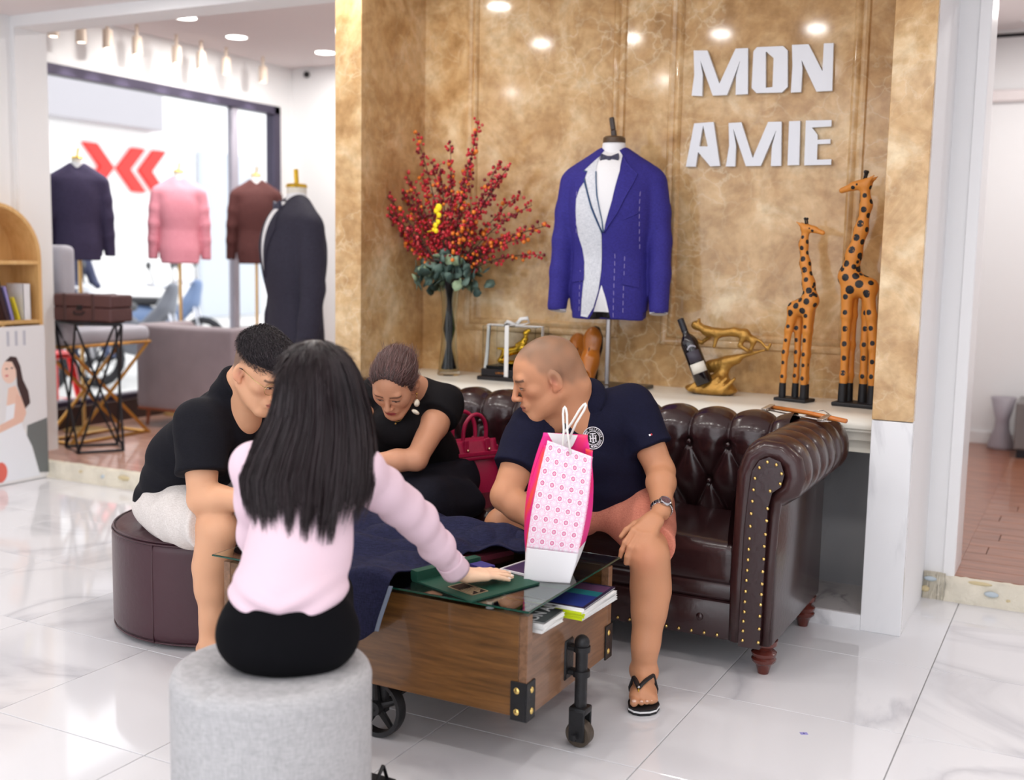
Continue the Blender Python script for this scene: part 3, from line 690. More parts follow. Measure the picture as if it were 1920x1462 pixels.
        obj('arm_border', tube([P2(x, z, .222) for x, z in rim], [.03]*3+[.034, .036]+[.036]*6+[.030, .02, .018, .018, .018], 12, flat=.9), LEA2, t, smooth=True)
        face = [(-.055, .108), (-.050, .50), (-.042, .62), (-.034, .695), (-.012, .733), (.020, .747), (.056, .735), (.070, .695), (.062, .655), (.034, .632), (.022, .58), (.016, .108)]
        obj('arm_facing', joins(prism([(cx+sgn*x, z) for x, z in face], .186, .24, 'y')), LEA, t)
        obj('outer_side', box(*(sorted((cx+sgn*.012, cx+sgn*.052))), .215, .90, .115, .615, .012, 2), LEA, t, smooth='auto')
        obj('inner_side', box(*(sorted((cx-sgn*.095, cx+sgn*.02))), .235, .86, .115, .60, .012, 2), LEA, t, smooth='auto')
        nl = [(-.54, .131), (-.54, .163), (-.54, .196), (-.538, .228), (-.538, .262), (-.537, .297), (-.536, .334), (-.535, .368), (-.534, .403), (-.533, .438), (-.532, .474), (-.531, .515), (-.53, .557), (-.528, .598), (-.526, .636), (-.523, .674), (-.510, .710), (-.485, .731), (-.456, .725), (-.438, .698), (-.441, .665), (-.472, .638), (-.478, .58), (-.479, .54), (-.481, .495), (-.483, .455), (-.483, .413), (-.484, .371), (-.484, .33), (-.485, .295), (-.486, .26), (-.487, .222), (-.487, .179), (-.488, .133)]
        spots('nail', ball((0, 0, 0), (.0058, .005, .0058), 8, 6), BRASS, t, [(cx+sgn*(x+.50), .184, z) for x, z in nl])
    arm(1); arm(-1)
    # ---- seat, front, rail
    w3 = (xb+.0-xa)/2
    for i in range(2):
        S = Sdf(); x0 = xa+i*w3; x1 = x0+w3; cx = (x0+x1)/2; hw = w3/2-.001
        S.box((cx, .49, .36), (hw, .262, .075), .035, .01).ell((cx, .47, .42), (hw*.95, .22, .035), .05)
        obj('seat_cushion', S.mesh(.012), LEA, t, smooth=True)
        obj('piping', tube([(x0+.02, .238, .408), (x1-.02, .238, .408)], .0045, 6), LEA, t, smooth=True)
    obj('front_apron', box(xa, xb, .232, .30, .232, .30, .02, 3), LEA, t, smooth='auto')
    obj('front_rail', box(xa-.02, xb+.02, .222, .34, .105, .236, .012, 2), LEA, t, smooth='auto')
    spots('button', ball((0, 0, 0), (.013, .008, .013), 10, 6), LEA, t, [(x, .221, .175) for x in (-.70, -1.2, -1.7, -2.3)])
    spots('nail', ball((0, 0, 0), (.0058, .005, .0058), 8, 6), BRASS, t, [(-.592-.0448*i, .219, .122) for i in range(41)])
    LEG = mat('mahogany', (96, 42, 34), .25, coat=.4)
    pr = [(.0, 0), (.018, 0), (.021, .012), (.026, .03), (.032, .036), (.040, .044), (.042, .052), (.036, .058), (.041, .066), (.043, .074), (.036, .08), (.027, .084), (.030, .09), (.042, .10), (.045, .118), (0, .118)]
    for x in (-.49, -2.50):
        for y in (.275, .84): obj('leg', lathe(pr, 20, (x, y, 0)), LEG, t, smooth='auto')
chesterfield()
# ------------------------------------------------------------------ round ottomans
GREYF = mat_weave('grey_linen', (164, 163, 164), (190, 189, 190), 420, .95, .12)
t = thing('round_pouf', 'light grey fabric drum pouf that the woman in the pink shirt sits on', 'pouf', (-1.168, -1.425, 0))
R = .222
S = Sdf(); S.ccone((-1.168, -1.425, .012), (-1.168, -1.425, .452), R, R, .03, .01); S.ell((-1.168, -1.425, .435), (R*.93, R*.93, .03), .02)
S.ell((-1.20, -1.40, .475), (.17, .15, .03), .02, 's'); S.ell((-1.185, -1.64, .462), (.012, .05, .02), .02, 's')
obj('cover', S.mesh(.006), GREYF, t, smooth=True)
obj('foot_ring', lathe([(R-.03, 0), (R-.02, 0), (R-.02, .015), (R-.03, .015)], 40, (-1.168, -1.425, 0)), mat('black_plastic', (18, 18, 20), .3), t)
LB = mat('brown_leather_pouf', (66, 38, 46), .34, bump=.08, bscale=50, var=.1, vscale=6, coat=.15, spec=.4)
OB = (-2.42, -.18); OR = .40
t = thing('round_pouf', 'dark brown leather tufted pouf that the man in the black tee sits on', 'pouf', (OB[0], OB[1], 0))
S = Sdf(); S.ccone((*OB, .015), (*OB, .375), OR, OR, .03, .01); S.ell((*OB, .365), (OR*.96, OR*.96, .055), .02)
for k in range(7):
    if k == 6: x, y = OB
    else: x, y = OB[0]+.20*math.cos(k*PI/3+.3), OB[1]+.20*math.sin(k*PI/3+.3)
    S.ell((x, y, .425), (.02, .02, .03), .03, 's')
    for j in range(0):
        pass
for k in range(6):
    a = k*PI/3+.3; p0 = (OB[0]+.03*math.cos(a), OB[1]+.03*math.sin(a), .424); p1 = (OB[0]+.385*math.cos(a), OB[1]+.385*math.sin(a), .400)
    S.cone(p0, p1, .006, .006, .02, 's')
obj('cover', S.mesh(.009), LB, t, smooth=True)
obj('seam', joins(*[tube([(OB[0]+(OR+dz)*math.cos(a), OB[1]+(OR+dz)*math.sin(a), z) for a in np.linspace(0, 2*PI, 72, False)], .0035, 6, closed=True) for dz, z in ((-.002, .368), (-.006, .377), (-.004, .022))],
                  *[tube([(OB[0]+(OR-.001)*math.cos(a), OB[1]+(OR-.001)*math.sin(a), z) for z in np.linspace(.02, .368, 5)], .0035, 6) for a in [k*PI/3+.6 for k in range(6)]]), LB, t, smooth=True)
# ------------------------------------------------------------------ trolley coffee table
mat_wood('walnut', (84, 54, 22), (128, 86, 42), .36, (2, 22, 22), .25, 3)
mat_wood('walnut_end', (104, 74, 52), (142, 104, 76), .36, (22, 2, 22), .25, 3)
IRON = mat('cast_iron', (44, 44, 46), .42, metal=.5, bump=.15, bscale=120)
t = tb = thing('trolley_table', 'walnut box coffee table on cast iron wheels with black corner brackets', 'table', (-1.35, -.52, 0))
x0, x1, y0, y1, zb, zt = -1.86, -.835, -.81, -.24, .165, .442
W1, W2 = MATS['walnut'], MATS['walnut_end']
obj('front_board', box(x0+.0245, x1-.0245, y0, y0+.022, zb, zt, .0015, 1), W1, t); obj('back_board', box(x0+.0245, x1-.0245, y1-.022, y1, zb, zt, .0015, 1), W1, t)
obj('end_board', box(x1-.022, x1, y0+.022, y1-.022, zb, .385, .0015, 1), W2, t); obj('end_board', box(x0, x0+.022, y0+.022, y1-.022, zb, .385, .0015, 1), W2, t)
for sx in (x1-.024, x0-.001):
    for sy in (y0, y1-.028): obj('corner_post', box(sx, sx+.025, sy, sy+.028, zb, zt+.001, .0015, 1), W2, t)
obj('bottom_board', box(x0+.02, x1-.02, y0+.02, y1-.02, zb+.002, zb+.02), W1, t)
obj('inner_shelf', box(x0+.022, x1-.001, y0+.022, y1-.022, .366, .384, .001, 1), W2, t)
def bracket(cx, cy, sx, sy, z0, z1):
    th = .005; w_ = .045
    b = obj('corner_bracket', joins(box(min(cx, cx-sx*w_), max(cx, cx-sx*w_), min(cy, cy+sy*th), max(cy, cy+sy*th), z0, z1, .001, 1), box(min(cx, cx+sx*th), max(cx, cx+sx*th), min(cy+sy*th, cy-sy*w_), max(cy+sy*th, cy-sy*w_), z0, z1, .001, 1)), IRON, t)
    for z in (z0+.024, z1-.024):
        for p in ((cx-sx*.026, cy+sy*th, z), (cx+sx*th, cy-sy*.024, z)):
            r = (.0095, .004, .0095) if p[1] == cy+sy*th else (.004, .0095, .0095)
            obj('screw', ball(p, r, 10, 6), BRASS, b, smooth=True)
for cx, sx in ((x1, 1), (x0, -1)):
    for cy, sy in ((y0, -1), (y1, 1)): bracket(cx, cy, sx, sy, zb-.008, zb+.098)
def caster(x, y, sx):
    o = obj('swivel_caster', joins(tube([(x, y, .105), (x, y, .30)], .0175, 16), ball((x, y, .302), (.022, .022, .022), 16, 10), tube([(x, y, .276), (x, y, .292)], .024, 16), tube([(x, y, .205), (x, y, .222)], .0245, 16),
        box(min(x, x-sx*.045), max(x, x-sx*.045), y-.016, y+.016, .277, .29, .003, 1), box(min(x, x-sx*.045), max(x, x-sx*.045), y-.016, y+.016, .207, .22, .003, 1),
        box(min(x-sx*.045, x-sx*.036), max(x-sx*.045, x-sx*.036), y-.028, y+.028, .19, .305, .004, 1), box(x-.026, x+.026, y-.026, y+.026, .098, .118, .005, 2),
        box(x-.024, x+.024, y-.028, y-.021, .02, .112, .003, 1), box(x-.024, x+.024, y+.021, y+.028, .02, .112, .003, 1), tube([(x, y-.038, .038), (x, y+.038, .038)], .006, 8)), IRON, t, smooth='auto')
    w_ = obj('wheel', mv(lathe([(0, -.019), (.034, -.019), (.038, -.014), (.038, .014), (.034, .019), (0, .019)], 28), (x, y, .038), RX(PI/2)), mat('worn_iron', (84, 74, 64), .5, metal=.4, bump=.3, bscale=60), o, smooth='auto')
    for s in (-1, 1): obj('axle_nut', mv(lathe([(0, 0), (.010, 0), (.010, .008), (0, .008)], 6), (x, y+s*.038, .038), RX(-s*PI/2)), IRON, o)
caster(-.794, -.548, 1); caster(x0-.042, -.50, -1)
def spoked(x, y):
    R = .086; z = R; P = []
    rimv = [(R-.014, -.016), (R-.002, -.018), (R, -.012), (R, .012), (R-.002, .018), (R-.014, .016)]
    k = len(rimv); V = []; F = []; n = 48
    for i in range(n):
        a = 2*PI*i/n
        for r, h in rimv: V.append((x+r*math.cos(a), y+h, z+r*math.sin(a)))
    for i in range(n):
        for j in range(k): F.append((i*k+j, i*k+(j+1) % k, ((i+1) % n)*k+(j+1) % k, ((i+1) % n)*k+j))
    P.append((A(V), F)); P.append(mv(lathe([(0, -.024), (.02, -.024), (.022, -.015), (.022, .015), (.02, .024), (0, .024)], 20), (x, y, z), RX(PI/2)))
    for i in range(5):
        a = 2*PI*i/5+.4; P.append(tube([(x+.015*math.cos(a), y, z+.015*math.sin(a)), (x+(R-.008)*math.cos(a), y, z+(R-.008)*math.sin(a))], [.011, .008], 8))
    obj('spoked_wheel', joins(*P), IRON, t, smooth='auto')
for y in (-.775, -.275):
    spoked(-1.325, y)
    obj('axle_bracket', joins(box(-1.35, -1.30, y-.03+.035*(1 if y < -.5 else -1), y-.03+.035*(1 if y < -.5 else -1)+.02, .07, .17, .003, 1)), IRON, t)
obj('axle', tube([(-1.325, -.80, .086), (-1.325, -.25, .086)], .008, 10), IRON, t, smooth=True)
GLS = mat('table_glass', (226, 244, 236), .0, trans=1, ior=1.48, spec=.5)
GEDGE = mat('glass_edge', (36, 110, 88), .08, trans=.55, ior=1.5)
gx0, gx1, gy0, gy1, gz = -1.885, -.822, -.832, -.215, .459
g = obj('glass_top', box(gx0, gx1, gy0, gy1, gz, gz+.006, .0012, 1), GLS, t)
obj('polished_edge', joins(box(gx0-.0006, gx1+.0006, gy0-.0012, gy0-.0004, gz+.001, gz+.005), box(gx1+.0004, gx1+.0012, gy0, gy1, gz+.001, gz+.005), box(gx0, gx1, gy1+.0004, gy1+.0012, gz+.001, gz+.005), box(gx0-.0012, gx0-.0004, gy0, gy1, gz+.001, gz+.005)), GEDGE, g)
for x, y in ((-.955, -.795), (-1.75, -.795), (-.955, -.255), (-1.75, -.255)):
    obj('spacer', lathe([(0, .443), (.0115, .443), (.0115, .4475), (.0095, .4475), (.0095, .4565), (.0115, .457), (.0115, .459), (0, .459)], 20, (x, y, 0)), mat('clear_plastic', (235, 240, 242), .12, trans=.6), t, smooth='auto')
GT = gz+.006
# ------------------------------------------------------------------ magazines inside the table
PAPER = mat('paper_white', (240, 240, 238), .6, bump=.3, bscale=200); BLK = mat('magazine_black', (24, 24, 28), .3); YEL = mat('lime_cover', (196, 214, 20), .4)
def stack_book(cx, cy, z, w_, l_, h, rz, cover, spine, name, label, cat, grp=None, back=None):
    t = thing(name, label, cat, (cx, cy, z), rz, grp)
    obj('pages', box(-w_/2+.001, w_/2-.002, -l_/2+.002, l_/2-.002, .0008, h-.0008), PAPER, t, world=False)
    obj('cover', joins(box(-w_/2, w_/2, -l_/2, l_/2, h-.0008, h), box(-w_/2, w_/2, -l_/2, l_/2, 0, .0008), box(-w_/2-.0008, -w_/2, -l_/2, l_/2, 0, h)), cover, t, world=False)
    if spine: obj('spine', box(-w_/2-.0016, -w_/2-.0006, -l_/2, l_/2, 0, h), spine, t, world=False)
    return t
S_ = .385
# stack with the lime spine near the far corner; spines face the viewer's left front
z = S_
for i, (h, m, sp, lb) in enumerate([(.007, PAPER, YEL, 'bottom lime-spined magazine of the stack near the far corner'), (.007, PAPER, YEL, 'second lime-spined magazine from the bottom of its stack'), (.006, PAPER, YEL, 'third lime-spined magazine from the bottom of its stack'), (.006, PAPER, YEL, 'fourth lime-spined magazine, just under the top one')]):
    b = stack_book(-.893+.002*(i % 2), -.487-.003*i, z, .235, .105+.15, h, PI/2+.03*((i % 3)-1), m, sp, 'magazine', lb, 'magazine', 'lime spined magazines under the glass'); z += h+.0004
b = stack_book(-.895, -.485, z, .235, .25, .005, PI/2+.02, mat('cover_dark', (46, 38, 66), .25), PAPER, 'magazine', 'top magazine with a blue and teal cover picture on the lime stack', 'magazine', 'lime spined magazines under the glass')
for x0_, x1_, y0_, y1_, c, nm in ((-.105, .0, -.115, .115, (38, 56, 128), 'cover_blue'), (.0, .045, -.115, .115, (30, 120, 128), 'cover_teal'), (.045, .105, -.115, .115, (92, 60, 92), 'cover_plum')):
    obj('cover_picture', box(x0_, x1_, y0_, y1_, .005, .0053), mat(nm, c, .25), b, world=False)
z = S_
MB = thing
for i, (h, lb) in enumerate([(.009, 'bottom magazine of the stack beside the near table corner'), (.008, 'second magazine from the bottom of the stack by the near corner'), (.008, 'third magazine of the stack by the near corner, under the black one')]):
    stack_book(-.905+.002*i, -.695, z, .18, .125, h, .04*((i % 2)*2-1), PAPER, None, 'magazine', lb, 'magazine', 'white edged magazines by the near corner'); z += h+.0004
b = stack_book(-.905, -.695, z, .18, .125, .004, .03, BLK, None, 'magazine', 'black magazine with bold white lettering at the near table corner', 'magazine', 'white edged magazines by the near corner')
WH = mat('print_white', (245, 245, 245), .5); LIMEP = mat('print_lime', (190, 210, 60), .5)
tx = mv(text_shape('MON AM', .048, .0004, True), (.048, 0, .0043), RZ(PI/2)); obj('lettering', tx, WH, b, world=False)
tx = mv(text_shape('SPRING', .018, .0004, True), (.008, .015, .0043), RZ(PI/2)); obj('lettering', tx, WH, b, world=False)
tx = mv(text_shape('SUMMER', .014, .0004, True), (-.014, .015, .0043), RZ(PI/2)); obj('lettering', tx, LIMEP, b, world=False)
obj('stripe', box(-.05, -.035, -.06, .06, .004, .0043), mat('pale_blue_print', (170, 190, 210), .5), b, world=False)
# ------------------------------------------------------------------ things on the glass
GRN = mat('green_cloth_binding', (16, 70, 54), .6, bump=.2, bscale=300)
def rect_on(pts, z0, z1):   # prism over a world quad
    n = len(pts); V = [(x, y, z0) for x, y in pts]+[(x, y, z1) for x, y in pts]
    return A(V), [tuple(range(n))[::-1], tuple(range(n, 2*n))]+[(i, (i+1) % n, n+(i+1) % n, n+i) for i in range(n)]
t = thing('swatch_book', 'open dark green fabric swatch book under her hand on the glass', 'book', (-1.07, -.70, GT))
cov = [(-1.225, -.758), (-.985, -.842), (-.905, -.60), (-1.145, -.515)]
obj('cover', rect_on(cov, GT+.0002, GT+.005), GRN, t)
ex = unit(A(cov[1])-A(cov[0])); ey = unit(A(cov[3])-A(cov[0])); c0 = A(cov[0])
def loc2(a, b): q = c0+ex*a+ey*b; return (q[0], q[1])
obj('spine_block', rect_on([loc2(-.004, .0), loc2(.024, .0), loc2(.024, .24), loc2(-.004, .24)], GT+.005, GT+.032), GRN, t)
lab = obj('label_plate', rect_on([loc2(.118, .030), loc2(.222, .030), loc2(.222, .092), loc2(.118, .092)], GT+.005, GT+.0056), mat('plate_brown', (50, 42, 44), .25, metal=.3), t)
GOLDP = mat('gold_print', (206, 180, 140), .4)
def seg(a0, b0, a1, b1, w_): 
    d = unit((a1-a0, b1-b0)); n = (-d[1]*w_/2, d[0]*w_/2); return rect_on([loc2(a0+n[0], b0+n[1]), loc2(a0-n[0], b0-n[1]), loc2(a1-n[0], b1-n[1]), loc2(a1+n[0], b1+n[1])], GT+.0056, GT+.0060)
obj('label_border', joins(seg(.120, .032, .220, .032, .0016), seg(.120, .090, .220, .090, .0016), seg(.120, .032, .120, .090, .0016), seg(.220, .032, .220, .090, .0016)), GOLDP, lab)
obj('label_lines', joins(*[seg(.165, .040+.0085*i, .165+.048-(i % 3)*.008, .040+.0085*i, .0026) for i in range(6)]), GOLDP, lab)
PLUM = mat('plum_cloth', (96, 26, 54), .8, bump=.3, bscale=250); INDG = mat('indigo_cloth', (58, 52, 120), .8)
obj('swatch_leaf', rect_on([loc2(.028, .165), loc2(.150, .170), loc2(.150, .236), loc2(.028, .236)], GT+.005, GT+.014), PLUM, t)
obj('swatch_leaf', rect_on([loc2(.03, .19), loc2(.09, .19), loc2(.09, .236), loc2(.03, .236)], GT+.014, GT+.022), INDG, t)
# a second set of sample cards behind the hand
t = thing('sample_card', 'dark sample card with a white border lying behind her fingers', 'card', (-1.01, -.47, GT))
obj('card', rect_on([(-1.06, -.53), (-.95, -.55), (-.93, -.44), (-1.04, -.42)], GT+.0002, GT+.004), mat('card_plum', (70, 50, 88), .4), t)
obj('border', joins(*[rect_on([(-1.062, -.532), (-.948, -.552), (-.949, -.556), (-1.063, -.536)], GT+.0002, GT+.006), rect_on([(-1.066, -.536), (-1.062, -.532), (-1.040, -.418), (-1.045, -.418)], GT+.0002, GT+.006)]), WH, t)
t = thing('swatch_booklet', 'maroon fabric booklet with pale edges lying by the navy cloth', 'book', (-1.26, -.40, GT))
obj('pages', rect_on([(-1.36, -.47), (-1.17, -.53), (-1.11, -.36), (-1.30, -.30)], GT+.0002, GT+.016), mat('maroon_cloth', (88, 24, 40), .8), t)
obj('cover_edge', rect_on([(-1.362, -.474), (-1.168, -.535), (-1.166, -.527), (-1.36, -.466)], GT+.0002, GT+.019), WH, t)
# navy suiting cloth thrown over the table
NAVY = mat_weave('navy_wool', (20, 22, 44), (36, 38, 68), 500, .85, .12)
t = thing('suiting_cloth', 'rumpled navy suit fabric spread over the left half of the glass table', 'cloth', (-1.45, -.6, GT))
def cloth_top(x, y):
    lump = .055*math.exp(-((x+1.50)/.22)**2-((y+.42)/.17)**2)+.045*math.exp(-((x+1.22)/.12)**2-((y+.34)/.09)**2)+.03*math.exp(-((x+1.72)/.12)**2-((y+.5)/.3)**2)
    f = math.sin(12*x-19*y+2*math.sin(7*y))*.012+.008*math.sin(27*x+14*y+2*math.sin(11*x))+.004*math.sin(43*y-19*x)+.009*abs(math.sin(13*x+3*math.sin(9*y)))
    return GT+.011+lump+abs(f)*1.2
def cloth_fn(u, v):
    y = -.99+.82*v                                            # front hem .. back
    yy = max(y, -.845); xr = -1.235+.05*min(1, max(0, (yy+.72)/.12))+.17*min(1, max(0, (yy+.50)/.10))**1.0+.015*math.sin(26*yy)
    xl = -1.60-.22*v+.02*math.sin(7*v); x = xl+(xr-xl)*u
    if y < gy0-.006:
        over = (gy0-.006-y); k = .55+.75*math.exp(-((x+1.30)/.10)**2)-.25*math.exp(-((x+1.52)/.1)**2); x -= .25*over*u
        return (x, gy0-.016-.012*math.sin(9*x+1)*min(1, over*9)-.05*over, cloth_top(x, gy0)-.004-over*k)
    return (x, y, cloth_top(x, y))
obj('drape', slab(cloth_fn, 120, 110, .004), NAVY, t, smooth=True)
SEL = mat('selvedge_grey', (120, 132, 150), .8)
def sel(u, v):
    p = A(cloth_fn(1.0, .17*v)); return (p[0]+.001+.011*u, p[1]-.003*(1-u), p[2]+.0015)
obj('selvedge', slab(sel, 3, 30, .003), SEL, t, smooth=True)
def sleeve_fn(u, v):
    x = -1.24+.27*u; y = -.37+.13*v+.06*u; z = GT+.012+.040*math.sin(PI*v)**.6*(1-.5*u)+.006*math.sin(14*u+5*v)
    return (x, y, z)
obj('folded_end', slab(sleeve_fn, 44, 34, .004), NAVY, t, smooth=True)
# ------------------------------------------------------------------ paper carrier bag on the glass
def carrier():
    t = thing('paper_bag', 'white and pink patterned paper carrier bag standing on the glass table', 'bag', (-.90, -.50, GT))
    # cross-section corners at base and top (x,y): front-left, front-right, back-right, back-left
    base = A([(-.960, -.590), (-.836, -.548), (-.870, -.455), (-.994, -.495)]); hgt = .372; zt_ = GT+hgt
    topc = A([(-.922, -.535), (-.798, -.50), (-.835, -.455), (-.957, -.49)])
    def corner(i, h):
        w_ = h; b = base[i]*(1-w_)+topc[i]*w_
        out = A([(-.006, -.012), (.012, .0), (.030, .020), (-.030, -.004)])[i]*math.sin(PI*min(1, h*1.02))**.9
        return b+out
    def side(i, j, u, h):
        a, b = corner(i, h), corner(j, h); p = a+(b-a)*u; z = GT+.001+h*(hgt-.0)
        if (i, j) in ((1, 2), (3, 0)):   # gusset folds inwards near the top
            mid = (1-abs(2*u-1)); inn = ((corner(0, h)+corner(1, h)+corner(2, h)+corner(3, h))/4-p); p = p+inn*mid*.30*max(0, h-.45)*1.2
        if (i, j) == (0, 1): z += -.018*u*h+.022*(1-u)*h
        if (i, j) == (2, 3): z += .035*h+.0*u
        return (p[0], p[1], z)
    WHP = mat('bag_white', (240, 240, 242), .5, bump=.15, bscale=12)
    # gusset pattern: magenta to coral
    M = bpy.data.materials.new('bag_gusset'); M.use_nodes = True; N = M.node_tree.nodes; L = M.node_tree.links; b = N['Principled BSDF']; b.inputs['Roughness'].default_value = .45
    tc = N.new('ShaderNodeTexCoord'); mp = N.new('ShaderNodeMapping'); mp.inputs['Scale'].default_value = (9, 9, 4); L.new(tc.outputs['Object'], mp.inputs[0])
    n = N.new('ShaderNodeTexNoise'); n.inputs['Scale'].default_value = 1.6; n.inputs['Detail'].default_value = 1; L.new(mp.outputs[0], n.inputs['Vector'])
    r = ramp(N, [(.42, (246, 38, 150)), (.52, (250, 44, 120)), (.60, (252, 78, 66))]); L.new(n.outputs['Fac'], r.inputs[0]); L.new(r.outputs[0], b.inputs['Base Color'])
    # front pattern: rosettes on white (UV from local metres stored in an attribute 'Col' = (u,v,0))
    M2 = bpy.data.materials.new('bag_rosettes'); M2.use_nodes = True; N = M2.node_tree.nodes; L = M2.node_tree.links; b = N['Principled BSDF']; b.inputs['Roughness'].default_value = .45
    at = N.new('ShaderNodeAttribute'); at.attribute_name = 'Col'; sp = N.new('ShaderNodeSeparateXYZ'); L.new(at.outputs['Vector'], sp.inputs[0])
    def MT(op, x, y=None, c=None):
        m_ = N.new('ShaderNodeMath'); m_.operation = op
        for k, q in enumerate((x, y)):
            if q is None: continue
            if isinstance(q, (int, float)): m_.inputs[k].default_value = q
            else: L.new(q, m_.inputs[k])
        return m_.outputs[0]
    def rings(ox, oy, lst):
        sx, sy = 1/.031, 1/.031
        fu = MT('SUBTRACT', MT('FRACT', MT('ADD', MT('MULTIPLY', sp.outputs[0], sx), ox+10)), .5); fv = MT('SUBTRACT', MT('FRACT', MT('ADD', MT('MULTIPLY', sp.outputs[1], sy), oy+10)), .5)
        d = MT('SQRT', MT('ADD', MT('MULTIPLY', fu, fu), MT('MULTIPLY', fv, fv))); ang = MT('ARCTAN2', fv, fu); out = None
        for r0, w_, pet in lst:
            rr = MT('ADD', MT('MULTIPLY', MT('SINE', MT('MULTIPLY', ang, 8.0)), pet), r0)
            m_ = MT('LESS_THAN', MT('ABSOLUTE', MT('SUBTRACT', d, rr)), w_); out = m_ if out is None else MT('MAXIMUM', out, m_)
        return out
    o1 = rings(0, 0, [(.0, .05, 0), (.150, .05, .025)]); o2 = rings(0, 0, [(.0, .04, 0)])
    o3 = rings(.0, .0, [(.36, .018, .025)]); o4 = rings(.5, .5, [(.30, .028, .05), (.16, .018, .05)]); o5 = rings(.5, 0, [(.14, .022, .04)]); o6 = rings(0, .5, [(.14, .022, .04)])
    strong = MT('MAXIMUM', o1, o2); weak = MT('MAXIMUM', MT('MAXIMUM', o3, o4), MT('MAXIMUM', o5, o6))
    m1 = N.new('ShaderNodeMixRGB'); L.new(weak, m1.inputs[0]); m1.inputs[1].default_value = lin((246, 238, 246)); m1.inputs[2].default_value = lin((243, 178, 212))
    m2 = N.new('ShaderNodeMixRGB'); L.new(strong, m2.inputs[0]); L.new(m1.outputs[0], m2.inputs[1]); m2.inputs[2].default_value = lin((214, 54, 134)); L.new(m2.outputs[0], b.inputs['Base Color'])
    def wall(name, i, j, h0, h1, m_, col=False, u0=0, u1=1, off=0):
        nu, nv = 22, 40; f = lambda u, v: side(i, j, u0+(u1-u0)*u, h0+(h1-h0)*v)
        s = slab(f, nu, nv, -.0006-off)
        c = None
        if col:
            uv = A([(.165*(a/(nu-1)), hgt*(h0+(h1-h0)*(b_/(nv-1))), 0) for a in range(nu) for b_ in range(nv)]); c = np.vstack([uv, uv])
        return obj(name, s, m_, t, smooth=True, col=c)
    wall('front_panel', 0, 1, .235, 1, M2, True); wall('front_base', 0, 1, 0, .235, WHP)
    wall('back_panel', 2, 3, .0, 1, M); wall('gusset', 1, 2, .26, 1, M); wall('gusset', 3, 0, .20, 1, M)
    wall('gusset_base', 1, 2, 0, .26, WHP); wall('gusset_base', 3, 0, 0, .20, WHP)
    a, b_, c, d = [corner(i, 0) for i in range(4)]
    obj('bottom', rect_on([tuple(a), tuple(b_), tuple(c), tuple(d)], GT+.0003, GT+.0015), WHP, t)
    # folded white flap inside the mouth and the two cord handles
    p = lambda u, z: tuple(A((*(A(corner(3, 1))*(1-u)+A(corner(2, 1))*u), z))+A((0, -.006, 0)))
    fl = [p(.12, zt_+.037), p(.80, zt_+.034), p(.70, zt_+.005), p(.46, zt_-.035)]
    V = A(fl+[tuple(A(q)+A((0, -.0015, 0))) for q in fl]); obj('inner_flap', (V, [(0, 1, 2, 3), (7, 6, 5, 4), (0, 4, 5, 1), (1, 5, 6, 2), (2, 6, 7, 3), (3, 7, 4, 0)]), WHP, t)
    CORD = mat('cord_white', (244, 242, 236), .6)
    fm = A(side(0, 1, .42, 1)); bm_ = A(side(2, 3, .52, 1))
    def cord(b0, b1, tip, w_):
        b0, b1, tip = A(b0), A(b1), A(tip); d = unit(tip-(b0+b1)/2); s = unit(b1-b0); k = []
        for q, tt in ((b0, 0), (b0+(tip-b0)*.5+s*w_*.2, .5), (tip-s*w_-d*.02, .8), (tip-s*w_*.55-d*.004, .9), (tip, 1), (tip+s*w_*.55-d*.004, .9), (tip+s*w_-d*.02, .8), (b1+(tip-b1)*.5-s*w_*.2, .5), (b1, 0)): k.append(q)
        return tube(k, .0034, 8)
    zz = zt_
    obj('handle', cord((fm[0]-.012, fm[1]-.002, zz-.012), (fm[0]+.014, fm[1]-.002, zz-.012), (fm[0]-.013, fm[1]+.01, zz+.118), .006), CORD, t, smooth=True)
    obj('handle', cord((bm_[0]-.02, bm_[1]-.004, zz+.012), (bm_[0]+.012, bm_[1]-.004, zz+.012), (bm_[0]+.058, bm_[1]+.01, zz+.125), .007), CORD, t, smooth=True)
carrier()
